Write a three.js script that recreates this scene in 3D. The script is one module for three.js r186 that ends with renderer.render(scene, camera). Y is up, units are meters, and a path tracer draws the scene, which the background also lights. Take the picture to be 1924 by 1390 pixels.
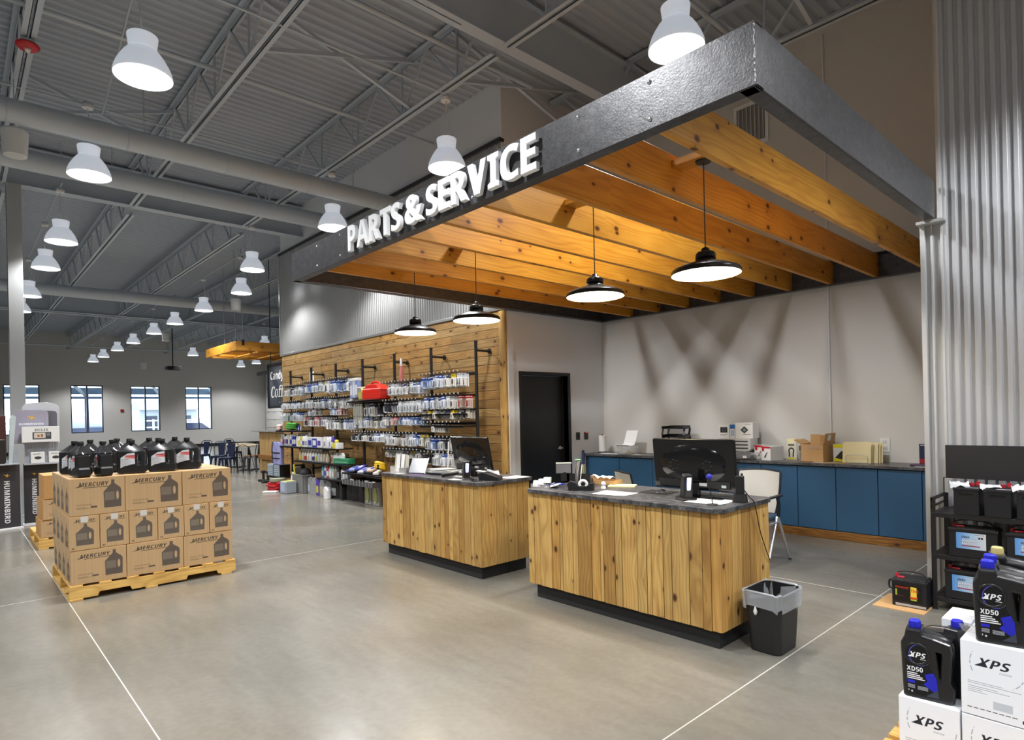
import * as THREE from 'three';
import { mergeGeometries } from 'three/addons/utils/BufferGeometryUtils.js';
import { RoundedBoxGeometry } from 'three/addons/geometries/RoundedBoxGeometry.js';
import { FontLoader } from 'three/addons/loaders/FontLoader.js';
import { TextGeometry } from 'three/addons/geometries/TextGeometry.js';

// ---------------------------------------------------------------- camera, sky, exposure
const scene = new THREE.Scene();
const camera = new THREE.PerspectiveCamera(2 * Math.atan(695 / 1145.18) * 180 / Math.PI, 1924 / 1390, 0.05, 200);
camera.rotation.order = 'YXZ';
camera.position.set(0, 1.555, 0);
camera.rotation.set(0, 0.8281, -0.0228);
camera.setViewOffset(1924, 1390, 0, -82.14, 1924, 1390);
scene.add(camera);
scene.background = new THREE.Color(0.72, 0.86, 1.0);
scene.backgroundIntensity = 5;
const renderer = new THREE.WebGLRenderer({ antialias: true });
renderer.toneMapping = THREE.LinearToneMapping;
renderer.toneMappingExposure = 1.0;
renderer.shadowMap.enabled = true;
const HIGHBAY = 49;      // candela of each high-bay spot
const WARM = 2.0;        // candela of each warm pendant bulb

// ---------------------------------------------------------------- helpers
function rngOf(seed) { let a = seed >>> 0; return () => { a = (a + 0x6D2B79F5) >>> 0; let t = a; t = Math.imul(t ^ (t >>> 15), t | 1); t ^= t + Math.imul(t ^ (t >>> 7), t | 61); return ((t ^ (t >>> 14)) >>> 0) / 4294967296; }; }
const rnd = rngOf(20240611);
const R = (a, b) => a + (b - a) * rnd();
const pick = (a) => a[Math.floor(rnd() * a.length) % a.length];
const used = new Map();
function numbered(n) { const k = used.get(n) ?? 0; used.set(n, k + 1); return k ? `${n}_${String(k).padStart(3, '0')}` : n; }
function std(color, rough = 0.6, metal = 0, extra = {}) { const m = new THREE.MeshStandardMaterial({ roughness: rough, metalness: metal, ...extra }); m.color.set(color); return m; }
function lin(r, g, b, rough = 0.6, metal = 0, extra = {}) { const m = new THREE.MeshStandardMaterial({ roughness: rough, metalness: metal, ...extra }); m.color.setRGB(r, g, b); return m; }
function shadow(o) { o.traverse((c) => { if (c.isMesh) { c.castShadow = true; c.receiveShadow = true; } }); return o; }
const list = (g) => (Array.isArray(g) ? g : [g]);
function clean(g) { const q = g.index ? g.toNonIndexed() : g; for (const k of Object.keys(q.attributes)) if (!['position', 'normal', 'uv'].includes(k)) q.deleteAttribute(k); if (!q.attributes.uv) q.setAttribute('uv', new THREE.BufferAttribute(new Float32Array(q.attributes.position.count * 2), 2)); q.clearGroups(); return q; }
function merged(gs) { gs = list(gs); return gs.length === 1 ? gs[0] : mergeGeometries(gs.map(clean)); }
function part(parent, name, geos, m, label) { const o = new THREE.Mesh(merged(geos), m); o.name = name; o.castShadow = o.receiveShadow = true; if (label) o.userData.label = label; parent.add(o); return o; }
function tag(o, label, category, group) { o.userData.label = label; o.userData.category = category; if (group) o.userData.group = group; return o; }
function thing(name, label, category, [x, y, z] = [0, 0, 0], turn = 0, group) { const o = new THREE.Group(); o.name = numbered(name); o.position.set(x, y, z); o.rotation.y = turn; scene.add(o); return tag(o, label, category, group); }
function single(name, label, category, geos, m, group, pos, turn = 0) { const o = new THREE.Mesh(merged(geos), m); o.name = numbered(name); o.castShadow = o.receiveShadow = true; if (pos) o.position.set(...pos); o.rotation.y = turn; scene.add(o); return tag(o, label, category, group); }
function struct(name, geos, m, label) { const o = new THREE.Mesh(merged(geos), m); o.name = name; o.castShadow = o.receiveShadow = true; o.userData.kind = 'structure'; if (label) o.userData.label = label; scene.add(o); return o; }
function structGroup(name, label) { const o = new THREE.Group(); o.name = name; o.userData.kind = 'structure'; if (label) o.userData.label = label; scene.add(o); return o; }
function copy(src, [x, y, z], turn, label, group) { const c = src.clone(); c.name = numbered(src.name.replace(/_\d{3}$/, '')); c.position.set(x, y, z); if (turn !== undefined) c.rotation.y = turn; scene.add(c); c.userData = { ...src.userData }; if (label) c.userData.label = label; if (group) c.userData.group = group; return c; }
const ORD = ['first', 'second', 'third', 'fourth', 'fifth', 'sixth', 'seventh', 'eighth', 'ninth', 'tenth', 'eleventh', 'twelfth', 'thirteenth', 'fourteenth', 'fifteenth', 'sixteenth', 'seventeenth', 'eighteenth'];

// geometry: all boxes get uv in metres (u across, v along the grain axis 0=x 1=y 2=z)
function uvm(g, grain = 1, ox = 0, oy = 0) {
  const p = g.attributes.position, n = g.attributes.normal, uv = new Float32Array(p.count * 2);
  const P = (i, a) => (a === 0 ? p.getX(i) : a === 1 ? p.getY(i) : p.getZ(i));
  for (let i = 0; i < p.count; i++) {
    const ax = Math.abs(n.getX(i)), ay = Math.abs(n.getY(i)), az = Math.abs(n.getZ(i)); const d = ax >= ay && ax >= az ? 0 : ay >= az ? 1 : 2;
    let a, b; if (d === grain) { a = (grain + 1) % 3; b = (grain + 2) % 3; } else { b = grain; a = 3 - d - grain; }
    uv[2 * i] = P(i, a) + ox; uv[2 * i + 1] = P(i, b) + oy;
  }
  g.setAttribute('uv', new THREE.BufferAttribute(uv, 2)); return g;
}
function box(w, h, d, x = 0, y = 0, z = 0, grain = 1, ox = 0, oy = 0) { const g = new THREE.BoxGeometry(w, h, d); g.translate(x, y, z); return uvm(g, grain, ox, oy); }
// box from extents
function ext(x0, x1, y0, y1, z0, z1, grain = 1, ox = 0, oy = 0) { return box(Math.abs(x1 - x0), Math.abs(y1 - y0), Math.abs(z1 - z0), (x0 + x1) / 2, (y0 + y1) / 2, (z0 + z1) / 2, grain, ox, oy); }
function rbox(w, h, d, r = 0.004, x = 0, y = 0, z = 0, seg = 1, grain = 1, ox = 0, oy = 0) { const g = new RoundedBoxGeometry(w, h, d, seg, Math.min(r, w / 2.01, h / 2.01, d / 2.01)); g.translate(x, y, z); return uvm(g, grain, ox, oy); }
function rext(x0, x1, y0, y1, z0, z1, r = 0.003, grain = 1, ox = 0, oy = 0) { return rbox(Math.abs(x1 - x0), Math.abs(y1 - y0), Math.abs(z1 - z0), r, (x0 + x1) / 2, (y0 + y1) / 2, (z0 + z1) / 2, 1, grain, ox, oy); }
function cyl(r0, r1, h, x = 0, y = 0, z = 0, seg = 16, open = false) { const g = new THREE.CylinderGeometry(r1, r0, h, seg, 1, open); g.translate(x, y + h / 2, z); return g; }
function lathe(pts, seg = 20, x = 0, y = 0, z = 0) { const g = new THREE.LatheGeometry(pts.map(([a, b]) => new THREE.Vector2(a, b)), seg); g.translate(x, y, z); return g; }
const V3 = (a) => new THREE.Vector3(...a);
function tube(pts, r, seg = 24, rs = 6, closed = false) { return new THREE.TubeGeometry(new THREE.CatmullRomCurve3(pts.map(V3), closed, 'centripetal'), seg, r, rs, closed); }
function rod(a, b, r, seg = 8) { const A = V3(a), B = V3(b), d = B.clone().sub(A), L = d.length(); const g = new THREE.CylinderGeometry(r, r, L, seg); g.applyQuaternion(new THREE.Quaternion().setFromUnitVectors(new THREE.Vector3(0, 1, 0), d.normalize())); g.translate((A.x + B.x) / 2, (A.y + B.y) / 2, (A.z + B.z) / 2); return g; }
function bar(a, b, w, t) { const A = V3(a), B = V3(b), d = B.clone().sub(A), L = d.length(); const g = new THREE.BoxGeometry(w, L, t); g.applyQuaternion(new THREE.Quaternion().setFromUnitVectors(new THREE.Vector3(0, 1, 0), d.normalize())); g.translate((A.x + B.x) / 2, (A.y + B.y) / 2, (A.z + B.z) / 2); return g; }
function shapeOf(pts) { const s = new THREE.Shape(); pts.forEach((p, i) => (i ? s.lineTo(p[0], p[1]) : s.moveTo(p[0], p[1]))); return s; }
function extr(shape, depth, bevel = 0, opts = {}) { return new THREE.ExtrudeGeometry(shape, { depth, bevelEnabled: bevel > 0, bevelSize: bevel, bevelThickness: bevel, bevelSegments: 2, curveSegments: 8, ...opts }); }
function mv(g, x = 0, y = 0, z = 0, ry = 0, rx = 0, rz = 0) { if (rx) g.rotateX(rx); if (rz) g.rotateZ(rz); if (ry) g.rotateY(ry); g.translate(x, y, z); return g; }
// flat printed panel facing +z, uv 0..1
function panel(w, h, x = 0, y = 0, z = 0, t = 0.0012) {
  const g = new THREE.BoxGeometry(w, h, t); const n = g.attributes.normal, p = g.attributes.position, uv = g.attributes.uv;
  for (let i = 0; i < p.count; i++) { uv.setXY(i, p.getX(i) / w + 0.5, p.getY(i) / h + 0.5); if (Math.abs(n.getZ(i)) < 0.5) uv.setXY(i, 0.01, 0.01); }
  g.translate(x, y, z); return g;
}
// uv 0..1 of a shape geometry from its bounding box
function uvFit(g) { g.computeBoundingBox(); const b = g.boundingBox, p = g.attributes.position, uv = new Float32Array(p.count * 2); for (let i = 0; i < p.count; i++) { uv[2 * i] = (p.getX(i) - b.min.x) / (b.max.x - b.min.x); uv[2 * i + 1] = (p.getY(i) - b.min.y) / (b.max.y - b.min.y); } g.setAttribute('uv', new THREE.BufferAttribute(uv, 2)); return g; }

// ---------------------------------------------------------------- procedural textures
function canvasTex(w, h, draw, rep) { const c = document.createElement('canvas'); c.width = w; c.height = h; draw(c.getContext('2d'), w, h); const t = new THREE.CanvasTexture(c); t.colorSpace = THREE.SRGBColorSpace; if (rep) t.wrapS = t.wrapT = THREE.RepeatWrapping; return t; }
function dataTex(w, h, f, srgb = true) { const d = new Uint8Array(w * h * 4); for (let y = 0; y < h; y++) for (let x = 0; x < w; x++) { const c = f(x, y), k = 4 * (y * w + x); d[k] = c[0]; d[k + 1] = c[1]; d[k + 2] = c[2]; d[k + 3] = 255; } const t = new THREE.DataTexture(d, w, h, THREE.RGBAFormat); t.magFilter = THREE.LinearFilter; t.minFilter = THREE.LinearMipmapLinearFilter; t.generateMipmaps = true; t.wrapS = t.wrapT = THREE.RepeatWrapping; if (srgb) t.colorSpace = THREE.SRGBColorSpace; t.needsUpdate = true; return t; }
// tileable value noise
function noise2(seed, n) { const r = rngOf(seed), g = new Float32Array(n * n); for (let i = 0; i < n * n; i++) g[i] = r(); return (x, y) => { x = ((x % n) + n) % n; y = ((y % n) + n) % n; const x0 = Math.floor(x), y0 = Math.floor(y), x1 = (x0 + 1) % n, y1 = (y0 + 1) % n; let fx = x - x0, fy = y - y0; fx = fx * fx * (3 - 2 * fx); fy = fy * fy * (3 - 2 * fy); return (g[y0 * n + x0] * (1 - fx) + g[y0 * n + x1] * fx) * (1 - fy) + (g[y1 * n + x0] * (1 - fx) + g[y1 * n + x1] * fx) * fy; }; }
const clamp = (v) => Math.max(0, Math.min(255, v));
const mix = (a, b, t) => a + (b - a) * t;
// wood: u = across, v = along the grain; texture spans su x sv metres
function woodTex(seed, su, sv, W, H, light, dark, knotCol, knots, contrast) {
  const n1 = noise2(seed, 32), n2 = noise2(seed + 1, 128), n3 = noise2(seed + 2, 16), r = rngOf(seed + 9);
  const K = []; for (let i = 0; i < knots; i++) K.push([r() * su, r() * sv, mix(0.007, 0.024, r())]);
  return dataTex(W, H, (px, py) => {
    const u = px / W * su, v = py / H * sv; let bend = 0, kn = 0, halo = 0;
    for (const [a, b, s] of K) { let du = u - a, dv = v - b; du -= Math.round(du / su) * su; dv -= Math.round(dv / sv) * sv; const q = Math.hypot(du / s, dv / (s * 1.5)); if (q < 7) { bend += Math.sign(du) * s * 1.4 * Math.exp(-q * 0.55) * Math.min(1, Math.abs(du) / s); kn = Math.max(kn, 1 - Math.min(1, q / 1.15)); halo = Math.max(halo, Math.exp(-q * 0.75)); } }
    const w = u + bend + 0.02 * (n3(u / su * 8, v / sv * 4) - 0.5) + 0.005 * (n1(u / su * 32, v / sv * 16) - 0.5);
    const ring = 0.5 + 0.5 * Math.sin((w * (150 + 90 * n3(u / su * 4, 3)) + 9 * n3(u / su * 16, v / sv * 8)) + 3 * n1(px / W * 32, py / H * 4));
    const fib = n2(px / W * 128, py / H * 8);
    let t = contrast * (0.55 * ring * ring + 0.45 * fib) + 0.25 * n3(px / W * 16, py / H * 16);
    t = Math.min(1, t + 0.45 * halo);
    const c = [0, 1, 2].map((i) => mix(light[i], dark[i], t)); const kk = Math.min(1, kn * 1.6);
    return c.map((q, i) => clamp(mix(q, knotCol[i], kk)));
  });
}
function repeated(t, su, sv) { t.repeat.set(1 / su, 1 / sv); return t; }
const T = {};
T.pine = repeated(woodTex(11, 1.2, 1.6, 1024, 1024, [214, 178, 108], [150, 108, 54], [66, 38, 18], 22, 0.55), 1.2, 1.6);
T.wall = repeated(woodTex(29, 1.2, 2.4, 768, 1024, [190, 156, 100], [116, 86, 46], [70, 46, 24], 20, 0.62), 1.2, 2.4);
T.fir = repeated(woodTex(47, 1.2, 3.2, 768, 1024, [226, 166, 62], [170, 104, 24], [84, 44, 12], 34, 0.45), 1.2, 3.2);
T.oak = repeated(woodTex(61, 0.6, 1.6, 256, 512, [160, 112, 48], [92, 56, 20], [60, 32, 12], 3, 0.8), 0.6, 1.6);
{
  const a = noise2(71, 8), b = noise2(72, 32), c = noise2(73, 128), d = noise2(74, 256);
  T.floor = repeated(dataTex(1024, 1024, (x, y) => { const u = x / 1024, v = y / 1024; let q = 0.5 * a(u * 8, v * 8) + 0.16 * b(u * 16 + 3 * a(u * 8, v * 8), v * 32) + 0.18 * c(u * 32, v * 128) + 0.16 * d(u * 256, v * 256); const s = 103 + 34 * q, w = 5 * (a(v * 8 + 3, u * 8 + 5) - 0.5); return [clamp(s + 3 + w), clamp(s - 1), clamp(s - 10 - w)]; }), 6, 6);
  T.floorRough = repeated(dataTex(512, 512, (x, y) => { const u = x / 512, v = y / 512; const q = 0.55 * a(u * 8 + 2, v * 8) + 0.25 * b(u * 16, v * 32 + 9) + 0.2 * c(u * 64, v * 128); const s = 44 + 26 * q; return [s, s, s]; }, false), 6, 6);
  T.stone = repeated(dataTex(512, 512, (x, y) => { const u = x / 512, v = y / 512; let q = 0.4 * b(u * 32, v * 32) + 0.3 * c(u * 128, v * 128) + 0.3 * d(u * 256, v * 256); q = Math.pow(q, 1.6); const s = 34 + 130 * q; return [s, s, s + 3]; }), 0.9, 0.9);
  T.steelBump = repeated(dataTex(512, 512, (x, y) => { const s = 255 * (0.5 * c(x / 4, y / 4) + 0.5 * d(x / 2, y / 2)); return [s, s, s]; }, false), 1, 1);
  T.steel = repeated(dataTex(512, 512, (x, y) => { const u = x / 512, v = y / 512; const s = 62 + 14 * b(u * 32, v * 32) + 14 * c(u * 128, v * 128) + 14 * d(u * 256, v * 256); return [s, s, s + 2]; }), 1.4, 1.4);
  T.board = repeated(dataTex(256, 256, (x, y) => { const s = 10 * (c(x / 2, y / 2) - 0.5) + 6 * Math.sin(y * 0.8); return [clamp(196 + s), clamp(156 + s), clamp(106 + s)]; }), 0.5, 0.5);
}
const M = {};
M.floor = new THREE.MeshPhysicalMaterial({ map: T.floor, roughnessMap: T.floorRough, roughness: 1, metalness: 0, specularIntensity: 1 });
M.joint = lin(0.5, 0.49, 0.46, 0.7);
M.wallPaint = lin(0.64, 0.63, 0.605, 0.85);
M.greyPaint = lin(0.74, 0.77, 0.81, 0.8);
M.deck = lin(0.41, 0.46, 0.53, 0.6);
M.steelGrey = lin(0.48, 0.54, 0.61, 0.5, 0.05);
M.duct = lin(0.50, 0.56, 0.62, 0.42, 0.1);
M.column = lin(0.40, 0.41, 0.41, 0.5);
M.galv = lin(0.62, 0.62, 0.61, 0.34, 0.85);
M.rib = lin(0.52, 0.53, 0.55, 0.45, 0.2);
M.trim = lin(0.58, 0.59, 0.6, 0.45, 0.2);
M.girder = new THREE.MeshStandardMaterial({ map: T.steel, roughness: 0.38, metalness: 0.55, bumpMap: T.steelBump, bumpScale: 0.0006 });
M.blackSteel = lin(0.022, 0.022, 0.024, 0.45, 0.3);
M.bolt = lin(0.7, 0.7, 0.72, 0.25, 0.9);
const tint = (t, r, g, b, rough = 0.6) => { const m = new THREE.MeshStandardMaterial({ map: t, roughness: rough }); m.color.setRGB(r, g, b); return m; };
M.pine = [tint(T.pine, 1.05, 1.04, 1), tint(T.pine, 0.84, 0.82, 0.76), tint(T.pine, 0.96, 0.86, 0.7), tint(T.pine, 0.72, 0.64, 0.52), tint(T.pine, 0.94, 0.96, 0.95)];
M.plank = [tint(T.wall, 1, 1, 1, 0.7), tint(T.wall, 0.86, 0.84, 0.8, 0.7), tint(T.wall, 0.98, 0.86, 0.68, 0.7), tint(T.wall, 0.8, 0.72, 0.58, 0.7)];
M.fir = [tint(T.fir, 1, 1, 1, 0.42), tint(T.fir, 0.9, 0.84, 0.76, 0.42), tint(T.fir, 1, 0.93, 0.8, 0.42)];
M.oak = tint(T.oak, 1, 1, 1, 0.5);
M.stone = new THREE.MeshStandardMaterial({ map: T.stone, roughness: 0.32 });
M.black = lin(0.012, 0.012, 0.013, 0.4);
M.blackMatte = lin(0.014, 0.014, 0.015, 0.7);
M.blackGloss = lin(0.006, 0.006, 0.007, 0.12);
M.white = lin(0.8, 0.8, 0.8, 0.5);
M.paper = lin(0.86, 0.86, 0.86, 0.8);
M.board = new THREE.MeshStandardMaterial({ map: T.board, roughness: 0.85 });
M.blue = lin(0.022, 0.088, 0.185, 0.5);
M.door = lin(0.012, 0.0125, 0.014, 0.45);
M.chrome = lin(0.75, 0.75, 0.76, 0.2, 1);
M.silver = lin(0.55, 0.57, 0.6, 0.3, 0.7);
M.glass = new THREE.MeshPhysicalMaterial({ color: 0xffffff, transmission: 1, thickness: 0, roughness: 0.02 });
M.clear = new THREE.MeshPhysicalMaterial({ color: 0xffffff, transmission: 0.85, thickness: 0, roughness: 0.12 });
// ---------------------------------------------------------------- the setting
const DECK = 6.42, ZW = -5.913, XD = -6.53, ZB = -8.1, XFAR = -40, ZGAR = -15, XEND = -14.65;
{
  const g = new THREE.PlaneGeometry(52, 27); g.rotateX(-Math.PI / 2); g.translate(-17, 0, -4.5);
  const slab = box(52, 0.2, 27, -17, -0.1, -4.5, 2);
  const floor = struct('floor', slab, M.floor);
  const joints = [];
  for (const z of [-0.72, -5.54, 4.1, -10.4]) joints.push([-17, z, 50, 0.007, 'x']);
  for (const x of [-1.66, -6.86, -12.06, -17.26, -22.46, -27.6, -32.8, 3.2]) joints.push([x, -4.5, 26, 0.007, 'z']);
  for (const [x, z, l, w, d] of joints) part(floor, 'floor_joint', d === 'x' ? box(l, 0.0012, w, x, 0.0004, z) : box(w, 0.0012, l, x, 0.0004, z), M.joint);
}
// corrugated sheet: trapezoid/sine profile along x, standing in y, at z (faces +z)
function corrugated(x0, x1, y0, y1, z, pitch, amp, trapezoid, segs = 8) {
  const n = Math.round((x1 - x0) / pitch), pos = [], pts = [];
  for (let i = 0; i <= n * segs; i++) { const t = i / segs, f = t - Math.floor(t); let h; if (trapezoid) { h = f < 0.12 ? f / 0.12 : f < 0.55 ? 1 : f < 0.67 ? 1 - (f - 0.55) / 0.12 : 0; } else h = 0.5 + 0.5 * Math.sin(2 * Math.PI * f); pts.push([x0 + t * (x1 - x0) / n, z + amp * h]); }
  for (let i = 0; i + 1 < pts.length; i++) { const [a, za] = pts[i], [b, zb] = pts[i + 1]; pos.push(a, y0, za, b, y0, zb, b, y1, zb, a, y0, za, b, y1, zb, a, y1, za); }
  const g = new THREE.BufferGeometry(); g.setAttribute('position', new THREE.Float32BufferAttribute(pos, 3)); g.computeVertexNormals(); return uvm(g, 1);
}
// wall with rectangular holes; a = horizontal axis coordinate, extruded along the other axis
function wallShape(a0, a1, y0, y1, holes, t) { const s = shapeOf([[a0, y0], [a1, y0], [a1, y1], [a0, y1]]); for (const [h0, h1, v0, v1] of holes) { const p = new THREE.Path(); p.moveTo(h0, v0); p.lineTo(h0, v1); p.lineTo(h1, v1); p.lineTo(h1, v0); p.closePath(); s.holes.push(p); } return new THREE.ExtrudeGeometry(s, { depth: t, bevelEnabled: false }); }
const WIN = [[-1.9, -3.36], [-4.68, -6.14], [-7.45, -8.92], [-10.27, -11.74]];
{
  // far wall at x = XFAR, faces +x; shape drawn in (-z, y)
  const g = wallShape(-8.2, 15.2, 0, DECK, WIN.map(([a, b]) => [-a, -b, 1.04, 3.62]), 0.25);
  g.rotateY(Math.PI / 2); g.translate(XFAR - 0.25, 0, 0); struct('wall_far', g, M.wallPaint);
  struct('wall_left', ext(XFAR - 0.2, 8, 0, DECK, 8, 8.25), M.wallPaint);
  struct('wall_rear', ext(8, 8.25, 0, DECK, -9, 8.25), M.wallPaint);
  const bw = wallShape(XD, 8.2, 0, DECK, [], 0.25); bw.translate(0, 0, ZB - 0.25); const wb = struct('wall_back', bw, M.wallPaint);
  part(wb, 'conduit', rod([-2.92, 1.0, ZB + 0.012], [-2.92, 6.2, ZB + 0.012], 0.011), M.greyPaint);
  struct('wall_garage', ext(XFAR, XEND, 0, DECK, ZGAR - 0.25, ZGAR), M.wallPaint);
  const dh = wallShape(-ZW, -ZB, 0, DECK, [[6.2, 7.205, 0.0005, 2.13]], 0.25); dh.rotateY(Math.PI / 2); dh.translate(XD - 0.25, 0, 0); struct('wall_door', dh, M.greyPaint);
  struct('wall_parts', ext(XEND, XD - 0.25, 0, DECK, ZW - 0.25, ZW - 0.02), M.greyPaint);
  struct('wall_end', ext(XEND, XEND + 0.25, 0, DECK, ZGAR, ZW - 0.25), M.greyPaint);
  struct('wall_hidden', ext(XD - 1.6, XD - 1.35, 0, DECK, ZB, ZW - 0.25), M.greyPaint);
  struct('wall_right', ext(-1.3, -1.05, 0, DECK, ZB, ZW - 0.06), M.wallPaint);
  struct('trim_1', rext(XD - 0.005, XD + 0.022, 0, 3.05, -6.03, -5.925, 0.003), M.greyPaint);
  struct('baseboard_far', ext(XFAR, XFAR + 0.02, 0, 0.17, -14.95, 7.9), M.black);
  struct('baseboard_door', [ext(XD, XD + 0.012, 0, 0.1, -7.56, -7.26), ext(XD, XD + 0.012, 0, 0.1, -6.145, -6.03)], M.black);
}
// windows
WIN.forEach(([a, b], i) => {
  const w = structGroup(`window_${i + 1}`, 'tall narrow window with dark frame and one upright bar');
  const fx = XFAR - 0.16, f = 0.05, m = (a + b) / 2, F = lin(0.012, 0.02, 0.05, 0.4);
  part(w, 'window_frame', [ext(fx, fx + 0.12, 1.04, 1.04 + f, b, a), ext(fx, fx + 0.12, 3.62 - f, 3.62, b, a), ext(fx, fx + 0.12, 1.04 + f, 3.62 - f, a - f, a), ext(fx, fx + 0.12, 1.04 + f, 3.62 - f, b, b + f)], F);
  part(w, 'mullion', ext(fx, fx + 0.12, 1.04 + f, 3.62 - f, m - 0.03, m + 0.03), F);
  for (const [p, q] of [[b + f, m - 0.03], [m + 0.03, a - f]]) part(w, 'pane', ext(fx + 0.05, fx + 0.056, 1.04 + f, 3.62 - f, p, q), M.glass);
});
// roof deck: ribbed sheet spanning between the joists
{
  const g = corrugated(XFAR - 0.2, 8.2, -15.2, 8.2, 0, 0.152, 0.04, true, 8); g.rotateX(Math.PI / 2); // y -> z
  g.translate(0, DECK + 0.02, 0); const c = struct('ceiling', g, M.deck, 'grey ribbed metal roof deck');
  part(c, 'roof_board', ext(XFAR - 0.3, 8.3, DECK + 0.08, DECK + 0.2, -15.3, 8.3), M.deck);
}
// door
{
  const d = structGroup('door_1', 'plain black flush door in a black steel frame');
  const x0 = XD - 0.1, z0 = -7.205, z1 = -6.2;
  part(d, 'door_frame', [rext(XD - 0.12, XD + 0.014, 0, 2.18, z1 - 0.0, z1 + 0.055), rext(XD - 0.12, XD + 0.014, 0, 2.18, z0 - 0.055, z0), rext(XD - 0.12, XD + 0.014, 2.13, 2.18, z0, z1), ext(x0 - 0.02, x0 + 0.012, 0, 2.13, z0, z0 + 0.018), ext(x0 - 0.02, x0 + 0.012, 0, 2.13, z1 - 0.018, z1)], M.door);
  part(d, 'door_leaf', rext(x0 - 0.045, x0, 0.008, 2.125, z0 + 0.004, z1 - 0.004), M.door);
  const h = part(d, 'door_handle', [mv(cyl(0.032, 0.032, 0.012, 0, 0, 0, 20), x0, 0.996, -7.1, 0, 0, -Math.PI / 2), rod([x0, 0.996, -7.1], [x0 + 0.06, 0.996, -7.1], 0.012), tube([[x0 + 0.058, 0.996, -7.1], [x0 + 0.062, 0.996, -7.06], [x0 + 0.058, 0.992, -6.99]], 0.01, 10, 8)], M.chrome);
}
// horizontal wood cladding behind the merchandise
{
  const w = structGroup('wall_cladding', 'stained horizontal timber boards');
  part(w, 'backing_board', ext(-14.62, -6.55, 0, 3.07, ZW - 0.02, ZW - 0.006), lin(0.03, 0.02, 0.012, 0.9));
  for (let r = 0; r < 24; r++) {
    const y0 = 3.07 - 0.1300 * (r + 1) + 0.005, y1 = 3.07 - 0.13 * r; if (y1 < 0.08) break; let x = -14.62; const edge = -6.664;
    while (x < edge - 0.01) { let x1 = Math.min(edge, x + R(1.4, 3.4)); if (edge - x1 < 0.7) x1 = edge; const dz = R(0, 0.004); part(w, 'plank', rext(x, x1 - 0.003, Math.max(0.005, y0), y1, ZW - 0.006, ZW + 0.012 + dz, 0.003, 0, R(0, 3), R(0, 5)), pick(M.plank)); x = x1; }
  }
  part(w, 'corner_board', rext(-6.662, XD + 0.006, 0, 3.052, ZW - 0.012, ZW + 0.026, 0.004, 1, 0.3, 0.7), M.pine[0]);
}
// galvanised corrugated band above the boards
{
  const w = struct('wall_corrugated', corrugated(-14.63, -6.55, 3.1, 5.5, ZW, 0.0676, 0.022, false, 8), M.galv, 'galvanised corrugated sheet above the timber boards');
  part(w, 'bottom_trim', rext(-14.67, -6.55, 3.068, 3.112, ZW - 0.01, ZW + 0.032), M.galv);
  part(w, 'top_cap', rext(-14.67, -6.53, 5.49, 5.55, ZW - 0.05, ZW + 0.04), lin(0.05, 0.05, 0.055, 0.5, 0.3));
  part(w, 'corner_trim', rext(-14.69, -14.625, 3.068, 5.5, ZW - 0.06, ZW + 0.034), M.galv);
}
// grey ribbed wall at the right with its corner trim
{
  const w = struct('wall_ribbed', corrugated(-1.262, 8, 0, DECK, ZW - 0.02, 0.0655, 0.022, true, 16), M.rib, 'grey ribbed metal wall');
  part(w, 'backing', ext(-1.262, 8, 0, DECK, ZW - 0.06, ZW - 0.03), M.rib);
  part(w, 'corner_trim', [rext(-1.408, -1.262, 0, 3.02, ZW - 0.06, ZW - 0.028), rext(-1.408, -1.372, 0, 3.02, ZW - 0.03, ZW + 0.012), rext(-1.338, -1.322, 0, 3.02, ZW - 0.03, ZW), rext(-1.268, -1.25, 0, DECK, ZW - 0.05, ZW + 0.01)], M.trim);
  part(w, 'ledge', rext(-1.42, -1.225, 3.02, 3.045, ZW - 0.06, ZW + 0.07), M.trim);
}
// garage door at the far end
{
  const d = structGroup('door_2', 'white sectional garage door with ribbed panels');
  const W = lin(0.72, 0.71, 0.68, 0.5);
  for (let i = 0; i < 9; i++) part(d, 'door_panel', [rext(-39.6, -34.8, 0.02 + i * 0.5, 0.5 + i * 0.5, ZGAR + 0.05, ZGAR + 0.1, 0.01), ext(-39.6, -34.8, 0.1 + i * 0.5, 0.13 + i * 0.5, ZGAR + 0.1, ZGAR + 0.105)], W);
  for (let i = 0; i < 9; i++) for (let k = 0; k < 5; k++) part(d, 'hinge', rext(-39.4 + k * 1.08, -39.34 + k * 1.08, 0.44 + i * 0.5, 0.58 + i * 0.5, ZGAR + 0.1, ZGAR + 0.125), M.silver);
  part(d, 'door_track', [rod([-39.68, 0, ZGAR + 0.14], [-39.68, 4.7, ZGAR + 0.14], 0.03), rod([-34.72, 0, ZGAR + 0.14], [-34.72, 4.7, ZGAR + 0.14], 0.03)], M.silver);
}

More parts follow.
